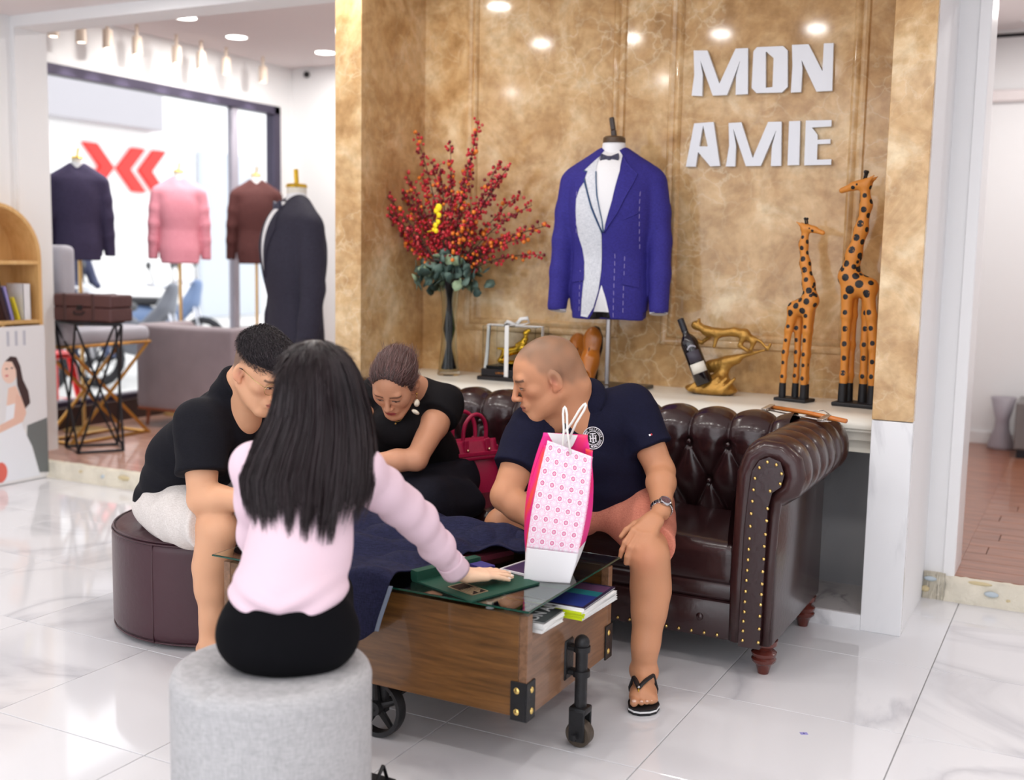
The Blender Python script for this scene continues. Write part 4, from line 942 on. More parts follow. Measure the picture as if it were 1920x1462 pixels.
# ------------------------------------------------------------------ crimson handbag on the sofa seat
def handbag():
    cx, cy, z0 = -1.728, .44, .447; rz = 1.12
    t = thing('handbag', 'crimson leather handbag with two rolled handles on the sofa seat', 'handbag', (cx, cy, z0), rz)
    RD = mat('crimson_leather', (168, 18, 66), .38, bump=.25, bscale=180, coat=.15); GLD = mat('pale_gold', (236, 206, 170), .25, metal=1)
    def body(u, v):
        a = 2*PI*u; h = v; w_ = .128*(1-.30*h**1.5); d = .075*(1-.72*h**1.3)+.0; sx = math.cos(a); sy = math.sin(a); e = .38
        X_ = w_*math.copysign(abs(sx)**e, sx); Y_ = d*math.copysign(abs(sy)**.55, sy)
        if abs(sx) > .75: X_ -= math.copysign(.022*math.sin(PI*min(1, h*1.15))*(1-abs(sy)/.66 if abs(sy) < .66 else 0), sx)
        return (X_, Y_, .004+.205*h)
    s = gridsurf(body, 72, 24, closed_u=True); V, F = s; n = len(V)
    F = F+[tuple(i*24 for i in range(72))[::-1], tuple(i*24+23 for i in range(72))]
    obj('body', (V, F), RD, t, smooth='auto', world=False)
    obj('base', box(-.128, .128, -.07, .07, 0, .008, .003, 1), RD, t, world=False)
    obj('front_flap', slab(lambda u, v: (-.098+.196*u, -(.030+.026*(1-v)+.006), .21-.075*(1-v)), 12, 8, .004), RD, t, smooth=True, world=False)
    obj('closing_strap', joins(box(-.10, .10, -.066, -.060, .150, .166, .002, 1)), RD, t, world=False)
    for x in (-.05, .05):
        obj('strap_tab', box(x-.010, x+.010, -.060, -.050, .135, .215, .002, 1), RD, t, world=False)
        obj('stud', ball((x, -.0665, .175), .006), GLD, t, smooth=True, world=False)
    for y in (-.034, .034):
        pth = [(-.052, y, .175), (-.055, y*1.1, .24), (-.047, y*1.2, .278), (-.024, y*1.25, .305), (.0, y*1.27, .312), (.024, y*1.25, .305), (.047, y*1.2, .278), (.055, y*1.1, .24), (.052, y, .175)]
        ip = A(pth); tt = np.linspace(0, 8, 33); sm = np.stack([np.interp(tt, range(9), ip[:, k]) for k in range(3)], 1)
        for _ in range(3): sm[1:-1] = (sm[:-2]+sm[1:-1]*2+sm[2:])/4
        obj('handle', tube(sm, .0078, 10), RD, t, smooth=True, world=False)
        for x in (-.052, .052): obj('handle_tab', box(x-.010, x+.010, y-(.012 if y < 0 else .0), y+(.0 if y < 0 else .012), .135, .21, .003, 1), RD, t, world=False)
    for sx in (-1, 1): obj('side_stud', ball((sx*.118, 0, .115), (.004, .009, .009)), GLD, t, smooth=True, world=False)
    obj('key_holder', box(.115, .122, -.03, .005, .10, .18, .003, 1), RD, t, world=False)
handbag()
# ------------------------------------------------------------------ wooden clip hanger on the sofa arm
def hanger():
    t = thing('trouser_hanger', 'orange wooden clip hanger with metal clips lying on the sofa arm', 'hanger', (-.48, .77, .815))
    a, b = A((-.655, .845, .822)), A((-.345, .70, .812)); OW = mat('orange_wood', (206, 120, 48), .3, coat=.4); d = unit(b-a); n = unit(np.cross(d, (0, 0, 1)))
    obj('bar', tube([a, (a+b)/2+A((0, 0, .004)), b], .0105, 12, flat=.8), OW, t, smooth=True)
    ST = mat('steel', (206, 202, 196), .28, metal=.9)
    obj('rail', tube([a+d*.02-n*-.028-A((0, 0, .008)), b-d*.055-n*-.028-A((0, 0, .008))], .0028, 8), ST, t, smooth=True)
    for k in (.03, .78):
        p = a+(b-a)*k
        c = obj('clip', joins(mv(box(-.011, .011, -.004, .052, -.003, .001, .001, 1), p+A((0, 0, .010)), np.stack([d, n, A((0, 0, 1))], 1) @ RX(-.25)),
                              mv(box(-.011, .011, -.004, .052, -.003, .001, .001, 1), p+A((0, 0, -.010)), np.stack([d, n, A((0, 0, 1))], 1) @ RX(.05)), tube([p+n*.025-d*.012, p+n*.025+d*.012], .005, 8)), ST, t, smooth='auto')
    mid = a+(b-a)*.50
    obj('hook', tube([mid, mid-n*.02+A((0, 0, .004)), mid-n*.035+d*.012+A((0, 0, .010)), mid-n*.045+d*.04+A((0, 0, .016)), mid-n*.030+d*.075+A((0, 0, .008)), mid-n*.018+d*.078], .0022, 8), ST, t, smooth=True)
hanger()
t = thing('floor_sticker', 'tiny lavender paper tag lying on the white floor tile', 'sticker', (-.256, -.145, 0), .5)
obj('paper', box(-.011, .011, -.008, .008, 0, .0006), mat('lavender_paper', (150, 146, 204), .6), t, world=False)
obj('mark', mv(text_shape('6', .012, .0003, True), (0, 0, .0008), None), mat('ink_navy', (60, 56, 130), .6), t, world=False)
# ------------------------------------------------------------------ MANNEQUINS IN JACKETS
def jacket_sdf(open_front=False):
    S = Sdf()
    S.chain([(0, .005, -.03), (0, .005, .12), (0, .003, .26), (0, .0, .38), (0, -.004, .48)], [.190, .184, .172, .180, .194], .03, flat=(0, 1, 0), q=.62)
    S.ell((0, -.006, .46), (.176, .122, .17), .09); S.box((0, 0, -.20), (.4, .3, .20), .003, .004, 's'); S.cone((-.165, .01, .575), (.165, .01, .575), .052, .052, .05, flat=(0, 1, 0), q=1.25)
    for s in (-1, 1):
        S.cone((s*.185, .01, .582), (s*.05, .012, .652), .036, .05, .04)
        S.chain([(s*.200, .01, .555), (s*.222, .01, .44), (s*.238, .006, .32), (s*.246, -.012, .19), (s*.250, -.036, .05)], [.062, .058, .054, .050, .047], .02)
        S.box((s*.25, -.035, .0), (.075, .075, .032), .004, .004, 's')
    S.disp(lambda P: -.0024*wob(P*A((1, 1, .22)), 3, 30)*np.clip((.60-P[:, 2])/.1, 0, 1))
    return S
def stand(t, z0, zj, m_pole, m_cap, base=True, r=.013):
    """pole, base plate; all in the thing's own frame (z=0 at the support)"""
    obj('pole', tube([(0, 0, .01), (0, 0, zj+.1)], r, 14), m_pole, t, smooth='auto', world=False)
    if base: obj('base_plate', lathe([(0, 0), (.14, 0), (.14, .008), (.02, .016), (0, .016)], 32), m_pole, t, smooth='auto', world=False)
SHIRT = mat('white_shirt', (240, 240, 242), .8, bump=.1, bscale=120); NECKW = mat('linen_form', (232, 226, 214), .8)
GOLDC = mat('gold_cap', (222, 182, 60), .25, metal=.8); DWOOD = mat('dark_wood_cap', (86, 66, 48), .4); WOODP = mat('pale_wood_pole', (206, 164, 116), .4)
JM = {}
def dress(t, zj, sc, jm, cap, rz=0, front=True, lapel=None, hz=(.16, .07), key='plain'):
    """jacket, shirt collar, form neck, cap; Z-scale sc; rz turns the form (0 = facing -Y)"""
    if key not in JM: JM[key] = jacket_sdf().mesh(.0085)
    V, Q = JM[key]; R_ = RZ(rz)
    def W(s): return mv((A(s[0])*A((.84, .92, 1))*sc, s[1]), (0, 0, zj), R_)
    obj('jacket', W((V, Q)), jm, t, smooth=True, world=False)
    S = Sdf(); S.ccone((0, .012, .60), (0, .012, .715), .062, .050, .006, .01, flat=(0, 1, 0), q=.9)
    obj('shirt_collar', W(S.mesh(.008)), SHIRT, t, smooth=True, world=False)
    obj('neck_form', W(tube([(0, .012, .70), (0, .012, .735)], .046, 24)), NECKW, t, smooth='auto', world=False)
    obj('neck_cap', W(lathe([(0, .735), (.048, .735), (.050, .742), (.044, .75), (.02, .753), (0, .753)], 24, (0, .012, 0))), cap, t, smooth='auto', world=False)
    obj('finial', W(mv(box(-.008, .008, -.010, .010, 0, .062, .003, 2), (0.0, .012, .75), RY(-.18))), cap, t, world=False)
    return W
def suit_form(name, label, x, y, zs, zj, sc, jm, rz, cap, pole, grp='jackets on forms in the shop window', base=True):
    t = thing(name, label, 'mannequin', (x, y, zs), 0, grp); stand(t, 0, zj, pole, cap, base); return t, dress(t, zj, sc, jm, cap, rz)
NAVJ = mat_weave('navy_jacket', (50, 44, 66), (70, 62, 90), 600, .8, .1); PNKJ = mat_weave('pink_jacket', (226, 140, 158), (240, 166, 180), 600, .8, .1)
BRNJ = mat_weave('brown_jacket', (72, 42, 42), (98, 60, 58), 600, .8, .1); BLKJ = mat_weave('charcoal_jacket', (40, 38, 50), (58, 56, 70), 600, .8, .1)
GPOLE = mat('gold_pole', (214, 174, 110), .3, metal=.6)
for args in (('dress_form', 'dress form in a dark navy jacket seen from behind, first in the shop window', -5.80, 2.17, .10, 1.18, .93, NAVJ, -2.36, GOLDC, GPOLE),
             ('dress_form', 'dress form in a pale pink jacket in the shop window', -5.82, 3.14, .10, 1.16, .93, PNKJ, -2.36, GOLDC, GPOLE),
             ('dress_form', 'dress form in a rusty brown jacket by the window frame', -5.70, 3.88, .10, 1.16, .96, BRNJ, -2.36, GOLDC, GPOLE)):
    t, W = suit_form(*args)
# charcoal suit, three-quarter view, in the middle of the display room
t, W = suit_form('dress_form', 'dress form in a long charcoal jacket with white shirt and bow tie', -3.86, 2.05, .10, .60, 1.42, BLKJ, -.55, GOLDC, GPOLE)
V, Q = JM['plain']; bt = bvh((V, Q))
def D_(poly, off=.003, res=.014): return decal(bt, poly, (0, -.4, 0), (1, 0, 0), (0, 0, 1), (0, 1, 0), off, res, .3)
obj('shirt_front', W(D_([(-.045, .66), (0, .36), (.045, .66), (.03, .675), (-.03, .675)], .003)), SHIRT, t, world=False)
obj('lapel', W(D_([(-.05, .66), (-.10, .56), (-.085, .53), (-.002, .36), (-.012, .40), (-.04, .62)], .007)), BLKJ, t, world=False)
obj('lapel', W(D_([(.05, .66), (.10, .56), (.085, .53), (.002, .36), (.012, .40), (.04, .62)], .007)), BLKJ, t, world=False)
BOWM = mat_weave('bow_tie_cloth', (36, 36, 52), (84, 84, 104), 900, .6, .1)
def bowtie(t, W, z, y, m=BOWM):
    V = []
    obj('bow_tie', W(joins(*[prism([(s*.006, z+.010), (s*.042, z+.022), (s*.045, z), (s*.042, z-.022), (s*.006, z-.010)], y-.012, y+.002, 'y') for s in (-1, 1)], box(-.009, .009, y-.016, y+.002, z-.011, z+.011, .003, 2))), m, t, world=False)
bowtie(t, W, .655, -.075)
obj('lapel_pin', W(ball((.088, -.118, .52), .008)), SHIRT, t, smooth=True, world=False)
t = thing('trousers', 'charcoal trousers hanging below the long charcoal jacket', 'trousers', (-3.86, 2.05, .10))
S = Sdf()
for s in (-1, 1): S.ccone((.0+s*.07, 0, .70), (s*.075, 0, .05), .095, .07, .01, .03)
obj('legs', S.mesh(.016), BLKJ, t, smooth=True, world=False)
# ---- the blue tuxedo on the marble shelf
BLU = mat_weave('blue_tuxedo', (46, 42, 116), (62, 56, 146), 700, .75, .12)
PANEL = mat_weave('pale_brocade', (196, 200, 208), (228, 230, 236), 500, .7, .2); TRIMB = mat('teal_piping', (40, 78, 118), .5); CHALK = mat('chalk_stitch', (150, 140, 200), .8)
ZS = .80; sc = 1.04; zj = .305
t = thing('dress_form', 'dress form in a royal blue tuxedo jacket with one pale brocade front panel', 'mannequin', (-1.47, 1.20, ZS))
STEEL = mat('brushed_steel', (176, 172, 172), .25, metal=.9)
obj('pole', tube([(.0, 0, .02), (.0, 0, zj+.08)], .012, 16), STEEL, t, smooth='auto', world=False)
obj('base_plate', box(-.13, .17, -.13, .13, 0, .016, .004, 2), mat('black_lacquer', (28, 24, 26), .25), t, world=False)
S = jacket_sdf()
S.cone((-.026, -.128, -.07), (-.014, -.132, .155), .070, .003, .006, 's')          # cutaway below the button
Vb, Qb = S.mesh(.0065); R_ = RZ(.0)
def W(s): return mv((A(s[0])*A((.86, .95, 1))*sc, s[1]), (0, 0, zj), RZ(.18))
obj('jacket', W((Vb, Qb)), BLU, t, smooth=True, world=False); bt = bvh((Vb, Qb))
obj('shirt_front', W(D_([(-.050, .665), (-.062, .60), (-.02, .38), (-.006, .355), (.012, .39), (.070, .60), (.058, .665), (.035, .69), (-.035, .69)], .004, .01)), SHIRT, t, smooth=True, world=False)
obj('shirt_tail', W(D_([(-.012, .142), (.010, .088), (.026, .032), (-.050, .032), (-.030, .088)], .003, .01)), SHIRT, t, world=False)
obj('lining', W(D_([(.026, .032), (.036, .001), (-.070, .001), (-.050, .032)], .003, .01)), mat('black_plastic', (18, 18, 20), .3), t, world=False)
obj('inner_form', W(box(-.09, .07, -.07, .07, .0, .03, .01, 1)), mat('black_plastic', (18, 18, 20), .3), t, world=False)
pan = [(-.112, .555), (-.132, .53), (-.148, .49), (-.150, .44), (-.146, .388), (-.138, .344), (-.116, .289), (-.104, .235), (-.104, .169), (-.112, .081), (-.116, .012), (-.08, .008), (-.050, .05), (-.026, .12), (-.016, .20), (-.014, .344), (-.03, .39), (-.066, .455), (-.092, .515)]
obj('brocade_panel', W(D_(pan, .0035, .01)), PANEL, t, smooth=True, world=False)
obj('lapel', W(D_([(-.052, .662), (-.116, .605), (-.098, .600), (-.106, .575), (-.060, .46), (-.008, .358), (-.012, .40), (-.040, .50), (-.056, .60)], .008, .01)), PANEL, t, smooth=True, world=False)
obj('lapel_piping', W(joins(D_([(-.056, .60), (-.040, .50), (-.012, .40), (-.008, .355), (-.003, .36), (-.008, .40), (-.035, .50), (-.051, .60)], .010, .01), D_([(-.108, .572), (-.062, .456), (-.010, .353), (-.014, .352), (-.067, .452), (-.112, .568)], .009, .01), D_([(-.118, .606), (-.098, .601), (-.098, .596), (-.119, .601)], .010, .01))), TRIMB, t, world=False)
obj('lapel', W(D_([(.058, .672), (.085, .635), (.140, .590), (.122, .545), (.060, .43), (-.002, .352), (.006, .39), (.035, .48), (.060, .60)], .008, .01)), BLU, t, smooth=True, world=False)
for sx, q in ((-1, -.178), (1, .085)): obj('pocket_flap', W(D_([(q, .185), (q+.075, .172 if sx > 0 else .198), (q+.075, .135 if sx > 0 else .160), (q, .148)], .007, .012)), BLU, t, world=False)
obj('breast_pocket', W(D_([(.085, .425), (.150, .452), (.152, .432), (.087, .405)], .005, .012)), BLU, t, world=False)
obj('chalk_stitches', W(joins(*[D_([(x, z), (x+.0025, z), (x+.0025+dx, z-.018), (x+dx, z-.018)], .0025, .02, ) for x, z0, z1, dx in ((.045, .27, .02, .001), (.090, .26, .03, .0), (.155, .52, .30, -.001), (-.150, .52, .36, .0), (-.128, .20, .03, 0)) for z in np.arange(z0, z1, -.03)])), CHALK, t, world=False)['kind'] = 'stuff'
obj('button', W(ball((-.006, -.118, .338), (.011, .004, .011))), BLU, t, smooth=True, world=False)
S = Sdf(); S.ccone((0, .012, .60), (0, .006, .725), .066, .054, .006, .01, flat=(0, 1, 0), q=.9)
obj('shirt_collar', W(S.mesh(.006)), SHIRT, t, smooth=True, world=False)
obj('neck_cap', W(lathe([(0, .722), (.052, .722), (.054, .728), (.052, .742), (.044, .748), (.02, .750), (0, .750)], 28, (0, .006, 0))), DWOOD, t, smooth='auto', world=False)
obj('finial', W(mv(joins(box(-.012, .012, -.012, .012, 0, .03, .003, 1), box(-.011, .011, -.011, .011, .03, .082, .003, 1)), (0, .006, .745), RY(-.20))), mat('dark_finial', (58, 46, 42), .4), t, world=False)
bowtie(t, W, .652, -.072)
for s in (-1, 1): obj('shirt_cuff', W(tube([(s*.2495, -.033, .045), (s*.2505, -.0365, .028)], .044, 20)), SHIRT, t, smooth='auto', world=False)
# ------------------------------------------------------------------ ON THE MARBLE SHELF
GIR = mat('giraffe_orange', (214, 138, 56), .45, var=.10, vscale=30, bump=.08, bscale=80); GBK = mat('painted_black', (26, 26, 30), .5)
def giraffe(x, y, k, mir, rz, label):
    t = thing('giraffe_figurine', label, 'figurine', (x, y, ZS), rz, 'carved wooden giraffes on the shelf')
    def p(a, b, c): return (mir*a*k, b*k, c*k)
    S = Sdf()
    for a, b, ta, lean in ((-.050, -.014, -.018, 1), (-.008, .020, -.008, 1), (.048, -.014, .050, 1), (.040, .020, .044, 1)):
        pts = [p(a, b, .02), p(a*.97, b, .10), p(a*.95+.002, b, .20), p((a+ta)/2, b, .30), p(ta, b*.9, .385)]
        S.chain(pts, [.0125*k, .0125*k, .0135*k, .016*k, .022*k], .012*k)
    S.chain([p(-.015, 0, .395), p(.02, 0, .400), p(.052, 0, .425)], [.031*k, .033*k, .033*k], .02*k)
    S.chain([p(.052, 0, .430), p(.040, 0, .50), p(.020, 0, .58), p(.008, 0, .66), p(.016, 0, .72)], [.031*k, .0235*k, .0195*k, .0165*k, .0155*k], .02*k)
    S.cone(p(.012, 0, .728), p(.055, 0, .722), .0195*k, .0135*k, .012*k); S.cone(p(.05, 0, .722), p(.092, 0, .708), .0125*k, .0095*k, .008*k)
    for s in (-1, 1):
        S.cone(p(.006, s*.012, .735), p(-.018, s*.020, .752), .010*k, .003*k, .006*k, flat=(0, 1, 0), q=.5)
    sm = S.mesh(.0035*k/.95)
    b = obj('body', sm, GIR, t, smooth=True, world=False)
    tr = bvh(sm); Ps = []
    rnd = random.Random(int(k*100))
    cand = [(.052, .425, .013), (.005, .405, .012), (-.02, .375, .012), (.035, .385, .013), (.055, .47, .012), (.040, .515, .011), (.028, .555, .011), (.018, .60, .010), (.010, .645, .010), (.010, .69, .008), (.066, .45, .008), (-.03, .41, .009), (.02, .43, .01), (.03, .46, .008)]
    for a, b_, ta in ((-.050, -.014, -.018), (-.008, .020, -.008), (.048, -.014, .050), (.040, .020, .044)):
        for j, z in enumerate(np.arange(.105, .37, .052)): f = np.clip((z-.2)/.185, 0, 1); cand.append((a*.96+(ta-a*.96)*f, z+rnd.uniform(-.006, .006), .0085, b_))
    dirs = [(0, -1), (0, 1), (.9, -.3), (-.9, -.3)]
    for q in cand:
        cx, cz, r = q[0], q[1], q[2]; cy = q[3] if len(q) > 3 else 0
        for di, dd in enumerate(dirs):
            if di >= 2 and cz < .38: continue
            if di >= 2: cz2 = cz+.026
            else: cz2 = cz
            o = A(p(cx, cy, cz2)); d = A((mir*dd[0], dd[1], 0)); d = unit(d); far = o+d*.06*k if len(q) < 4 else o+d*.028*k
            h = tr.ray_cast(Vector(far), Vector(-d), .07*k)
            if h[0] is None: continue
            n = A(h[1]); c = A(h[0]); fr = frame(n); ring = []
            rr = 1.12*r*k*rnd.uniform(.85, 1.1)*(.8 if di >= 2 else 1)
            for a_ in range(9):
                an = 2*PI*a_/9; q_ = c+fr[:, 0]*rr*math.cos(an)+fr[:, 1]*rr*math.sin(an); nn = tr.find_nearest(Vector(q_)); ring.append(A(nn[0])+A(nn[1])*.0004)
            V = A(ring+[c+n*.0012]); Ps.append((V, [(j, (j+1) % 9, 9) for j in range(9)]))
    o = obj('painted_spots', joins(*Ps), GBK, b, world=False); o['kind'] = 'stuff'
    for a, b_ in ((-.050, -.014), (-.008, .020), (.048, -.014), (.040, .020)): obj('hoof', tube([p(a, b_, .012), p(a, b_, .075)], [.0155*k, .014*k], 14), GBK, t, smooth='auto', world=False)
    for s in (-1, 1): obj('horn', joins(tube([p(.018, s*.008, .742), p(.014, s*.009, .762)], .0035*k, 8), ball(p(.014, s*.009, .766), .006*k)), GBK, t, smooth=True, world=False)
    for s in (-1, 1): obj('eye', ball(p(.038, s*.0155, .726), .0035*k), GBK, t, smooth=True, world=False)
    obj('base', box(-.075*k, .072*k, -.045*k, .05*k, 0, .014*k, .004*k, 2), GBK, t, world=False)
giraffe(-.662, 1.255, .965, 1, -.25, 'shorter wooden giraffe with black spots, facing the taller one')
giraffe(-.405, 1.235, 1.20, -1, -.15, 'taller wooden giraffe with black spots beside the marble column')
# vase with stems
GLV = mat('vase_glass', (240, 246, 242), .02, trans=1, ior=1.3); STEM = mat('dark_stem', (50, 42, 46), .6); GSTEM = mat('green_stem', (116, 160, 70), .6)
VX, VY = -2.30, 1.24
t = thing('glass_vase', 'tall flared clear glass vase with dark stems at the left of the shelf', 'vase', (VX, VY, ZS))
obj('glass', lathe([(0, 0), (.052, 0), (.054, .006), (.047, .05), (.038, .16), (.036, .28), (.041, .38), (.050, .425), (.046, .425), (.036, .38), (.031, .28), (.033, .16), (.041, .05), (.044, .02), (0, .02)], 36, (VX, VY, ZS)), GLV, t, smooth='auto')
# bouquet
t = thing('berry_bouquet', 'bouquet of red and orange berry branches over grey green eucalyptus leaves', 'bouquet', (VX, VY, ZS+.4))
BRANCH = mat('berry_twig', (74, 44, 40), .7); BR = [mat('berry_red', (204, 30, 50), .3, coat=.4), mat('berry_orange', (236, 128, 34), .3, coat=.3), mat('berry_dark', (120, 14, 34), .35), mat('berry_pink', (226, 90, 90), .3)]
rnd = random.Random(11)
tips = [(-2.03, 1.98), (-2.60, 1.82), (-1.72, 1.51), (-2.59, 1.69), (-1.83, 1.76), (-2.38, 1.94), (-2.15, 1.88), (-1.77, 1.38), (-2.40, 1.42), (-2.08, 1.86), (-2.28, 1.80), (-1.95, 1.80), (-2.52, 1.62), (-2.60, 1.58), (-2.45, 1.70), (-2.35, 1.74), (-2.22, 1.72), (-2.05, 1.72), (-1.90, 1.66), (-1.80, 1.60), (-2.50, 1.48), (-1.88, 1.48), (-2.00, 1.56), (-2.30, 1.60), (-2.12, 1.62), (-2.42, 1.58), (-2.55, 1.76), (-1.92, 1.72), (-1.80, 1.46), (-2.18, 1.78), (-2.0, 1.44), (-2.48, 1.82), (-2.32, 1.50), (-2.1, 1.50)]
o0 = A((VX, VY, ZS+.42)); ico = ball((0, 0, 0), 1, 7, 5)
def scatter(P, R, name, m, parent, st=True):
    V, F = ico; nV = len(V); allV = (P[:, None, :]+V[None]*R[:, None, None]).reshape(-1, 3); allF = [tuple(i+k*nV for i in f) for k in range(len(P)) for f in F]
    o = obj(name, (allV, allF), m, parent, smooth=True, world=True)
    if st: o['kind'] = 'stuff'
    return o
for i, (x, z) in enumerate(tips):
    sx = 1.12; tip = A((VX+(x+2.19)*sx+.0, VY+rnd.uniform(-.19, .10), ZS+.4+(z-1.205)*1.0))
    mid = o0+(tip-o0)*.5+A((rnd.uniform(-.02, .02)-.10*(tip[0]-o0[0]), rnd.uniform(-.02, .02), .04+.10*abs(tip[0]-o0[0])))
    n = 16; tt = np.linspace(0, 1, n)[:, None]; path = (1-tt)**2*o0+2*tt*(1-tt)*mid+tt**2*tip
    b = obj('branch', tube(path, np.linspace(.0035, .0014, n), 5), BRANCH, t, smooth=True)
    L = np.linalg.norm(tip-o0); nb_ = int(22+L*60); Pp = []; Rr = []; tw = []
    for j in range(nb_):
        s = .30+.70*(j+rnd.random())/nb_; k = s*(n-1); i0 = min(n-2, int(k)); c = path[i0]+(path[i0+1]-path[i0])*(k-i0)
        rad = .030*(1-.55*s)+.008; off = A((rnd.gauss(0, 1), rnd.gauss(0, 1), rnd.gauss(0, 1))); off = unit(off)*rad*rnd.uniform(.5, 1.25); q = c+off
        if q[1] > YB-.02: q[1] = YB-.02
        Pp.append(q); Rr.append(rnd.uniform(.0062, .0092)); tw.append(tube([c, q], .0009, 3, False))
    Pp = A(Pp); Rr = A(Rr); low = z < 1.6; r_ = np.array([rnd.random() for _ in Pp]); cls = np.where(r_ < (.20 if low else .07), 1, np.where(r_ < .36, 2, np.where(r_ < .43, 3, 0)))
    for c_ in range(4):
        mk = cls == c_
        if mk.any(): scatter(Pp[mk], Rr[mk]*(1.2 if c_ == 1 else 1), 'berries', BR[c_], b)
    o = obj('twiglets', joins(*tw), BRANCH, b); o['kind'] = 'stuff'
for i in range(9):
    a = 2*PI*i/9; p0 = A((VX+.030*math.cos(a), VY+.030*math.sin(a), ZS+.03)); p1 = A((VX-.021*math.cos(a+.4), VY-.021*math.sin(a+.4), ZS+.22)); p2 = A((VX+.018*math.cos(a), VY+.018*math.sin(a), ZS+.45))
    obj('stem', tube([p0, p1, p2], .0082, 7), GSTEM if i == 4 else STEM, t, smooth=True)
LF = [mat('eucalyptus_leaf', (98, 122, 112), .6), mat('eucalyptus_leaf_dark', (62, 84, 78), .6), mat('eucalyptus_leaf_pale', (150, 172, 138), .6)]
nl = 9; lv = [(0, 0, 0)]+[(.022*math.sin(PI*i/8)*(1 if j else -1)*1.0, .004*math.cos(i), .050*i/8) for j in (0, 1) for i in range(1, 9)]
lv = A([(0, 0, 0), (-.014, .002, .010), (-.021, .004, .024), (-.016, .004, .038), (0, .001, .046), (.016, .004, .038), (.021, .004, .024), (.014, .002, .010), (0, -.003, .022)])
lme = [meshdata('leaf', (np.vstack([lv, lv+A((0, .0012, 0))]), [(i, (i+1) % 8, 8) for i in range(8)]+[((i+1) % 8+9, i+9, 17) for i in range(8)]+[(i, i+9, (i+1) % 8+9, (i+1) % 8) for i in range(8)]), m_, True) for m_ in LF]
for i in range(150):
    a = rnd.uniform(0, 2*PI); rr = rnd.uniform(.03, .155)*(1 if abs(math.cos(a)) > .5 else .8); zz = .44+rnd.uniform(-.015, .135)-rr*.28
    o = bpy.data.objects.new('leaf', lme[rnd.choice([0, 0, 0, 1, 1, 2])]); COL.objects.link(o); o.parent = t
    o.location = (rr*1.15*math.cos(a), rr*.85*math.sin(a), zz-.4); o.rotation_euler = (rnd.uniform(-.9, .9)-.3, rnd.uniform(-.9, .9)+.8*math.cos(a), rnd.uniform(0, 6.28)); sC = rnd.uniform(.9, 1.35); o.scale = (sC, sC, sC)
YLW = mat('yellow_petal', (250, 222, 24), .5)
for k, (x, z, s_) in enumerate([(.012, 1.60, 1.5), (.0, 1.585, 1.2), (.014, 1.565, 1.1), (.010, 1.535, 1.0), (-.004, 1.52, 1.1), (.0, 1.495, 1.0), (-.014, 1.50, .8)]):
    obj('yellow_petal', ball((VX+.02+x, VY-.16, z-.02), (.012*s_, .007, .012*s_), 10, 6), YLW, t, smooth=True)
obj('yellow_stem', tube([(VX+.03, VY-.16, 1.58), (VX+.015, VY-.16, 1.48), (VX-.03, VY-.155, 1.47)], .002, 5), YLW, t)
# clear case with gold figurine
cx, cy = -1.945, 1.24
BB = mat('black_lacquer', (28, 24, 26), .25)
t = thing('trophy_case', 'clear display case tied with white ribbon on a stepped black base', 'case', (cx, cy, ZS))
obj('base', joins(box(cx-.155, cx+.155, cy-.085, cy+.085, ZS, ZS+.018, .003, 1), box(cx-.14, cx+.14, cy-.073, cy+.073, ZS+.018, ZS+.052, .003, 1), box(cx-.122, cx+.122, cy-.06, cy+.06, ZS+.052, ZS+.066, .003, 1)), BB, t)
obj('nameplate', mv(text_shape('LAM NIEN', .012, .0004, True), (cx-.035, cy-.0735, ZS+.035), RX(PI/2)), mat('gold_letter', (190, 120, 50), .4, metal=.5), t)
GCL = mat('clear_acrylic', (250, 252, 252), .0, trans=1, ior=1.05)
hh = .248
obj('case_panes', joins(box(cx-.135, cx+.135, cy-.070, cy-.068, ZS+.052, ZS+hh), box(cx-.135, cx+.135, cy+.068, cy+.070, ZS+.052, ZS+hh), box(cx-.135, cx-.133, cy-.068, cy+.068, ZS+.052, ZS+hh), box(cx+.133, cx+.135, cy-.068, cy+.068, ZS+.052, ZS+hh), box(cx-.135, cx+.135, cy-.07, cy+.07, ZS+hh, ZS+hh+.002)), GCL, t)
RIB = mat('white_ribbon', (240, 240, 238), .45)
def ribbon(pts, w_, n=(0, 1, 0)): return tube(pts, w_, 6, flat=.12, up=n)
obj('ribbon', joins(ribbon([(cx-.142, cy-.03, ZS+.02), (cx-.142, cy-.01, ZS+.12), (cx-.139, cy, ZS+hh+.004)], .010, (0, 1, 0)), box(cx-.139, cx+.139, cy-.010, cy+.010, ZS+hh+.002, ZS+hh+.006, .001, 1), box(cx-.018, cx+.002, cy-.074, cy+.074, ZS+hh+.003, ZS+hh+.007, .001, 1),
    box(cx-.018, cx+.002, cy-.0745, cy-.0725, ZS+.02, ZS+hh+.004), box(cx+.136, cx+.139, cy-.010, cy+.010, ZS+.02, ZS+hh+.003)), RIB, t)
obj('bow', joins(ribbon([(cx+.0, cy, ZS+hh+.006), (cx+.03, cy-.01, ZS+hh+.035), (cx+.058, cy, ZS+hh+.040), (cx+.07, cy, ZS+hh+.022), (cx+.045, cy, ZS+hh+.012), (cx+.0, cy, ZS+hh+.008)], .009), ribbon([(cx, cy, ZS+hh+.006), (cx-.03, cy-.03, ZS+hh+.022), (cx-.05, cy-.02, ZS+hh+.012), (cx, cy, ZS+hh+.007)], .008)), RIB, t, smooth=True)
t = thing('gold_figurine', 'gilded figurine of a rider leaning forward inside the clear case', 'figurine', (cx, cy, ZS+.067))
S = Sdf(); q = lambda a, b, c: (cx+a, cy+b, ZS+.067+c)
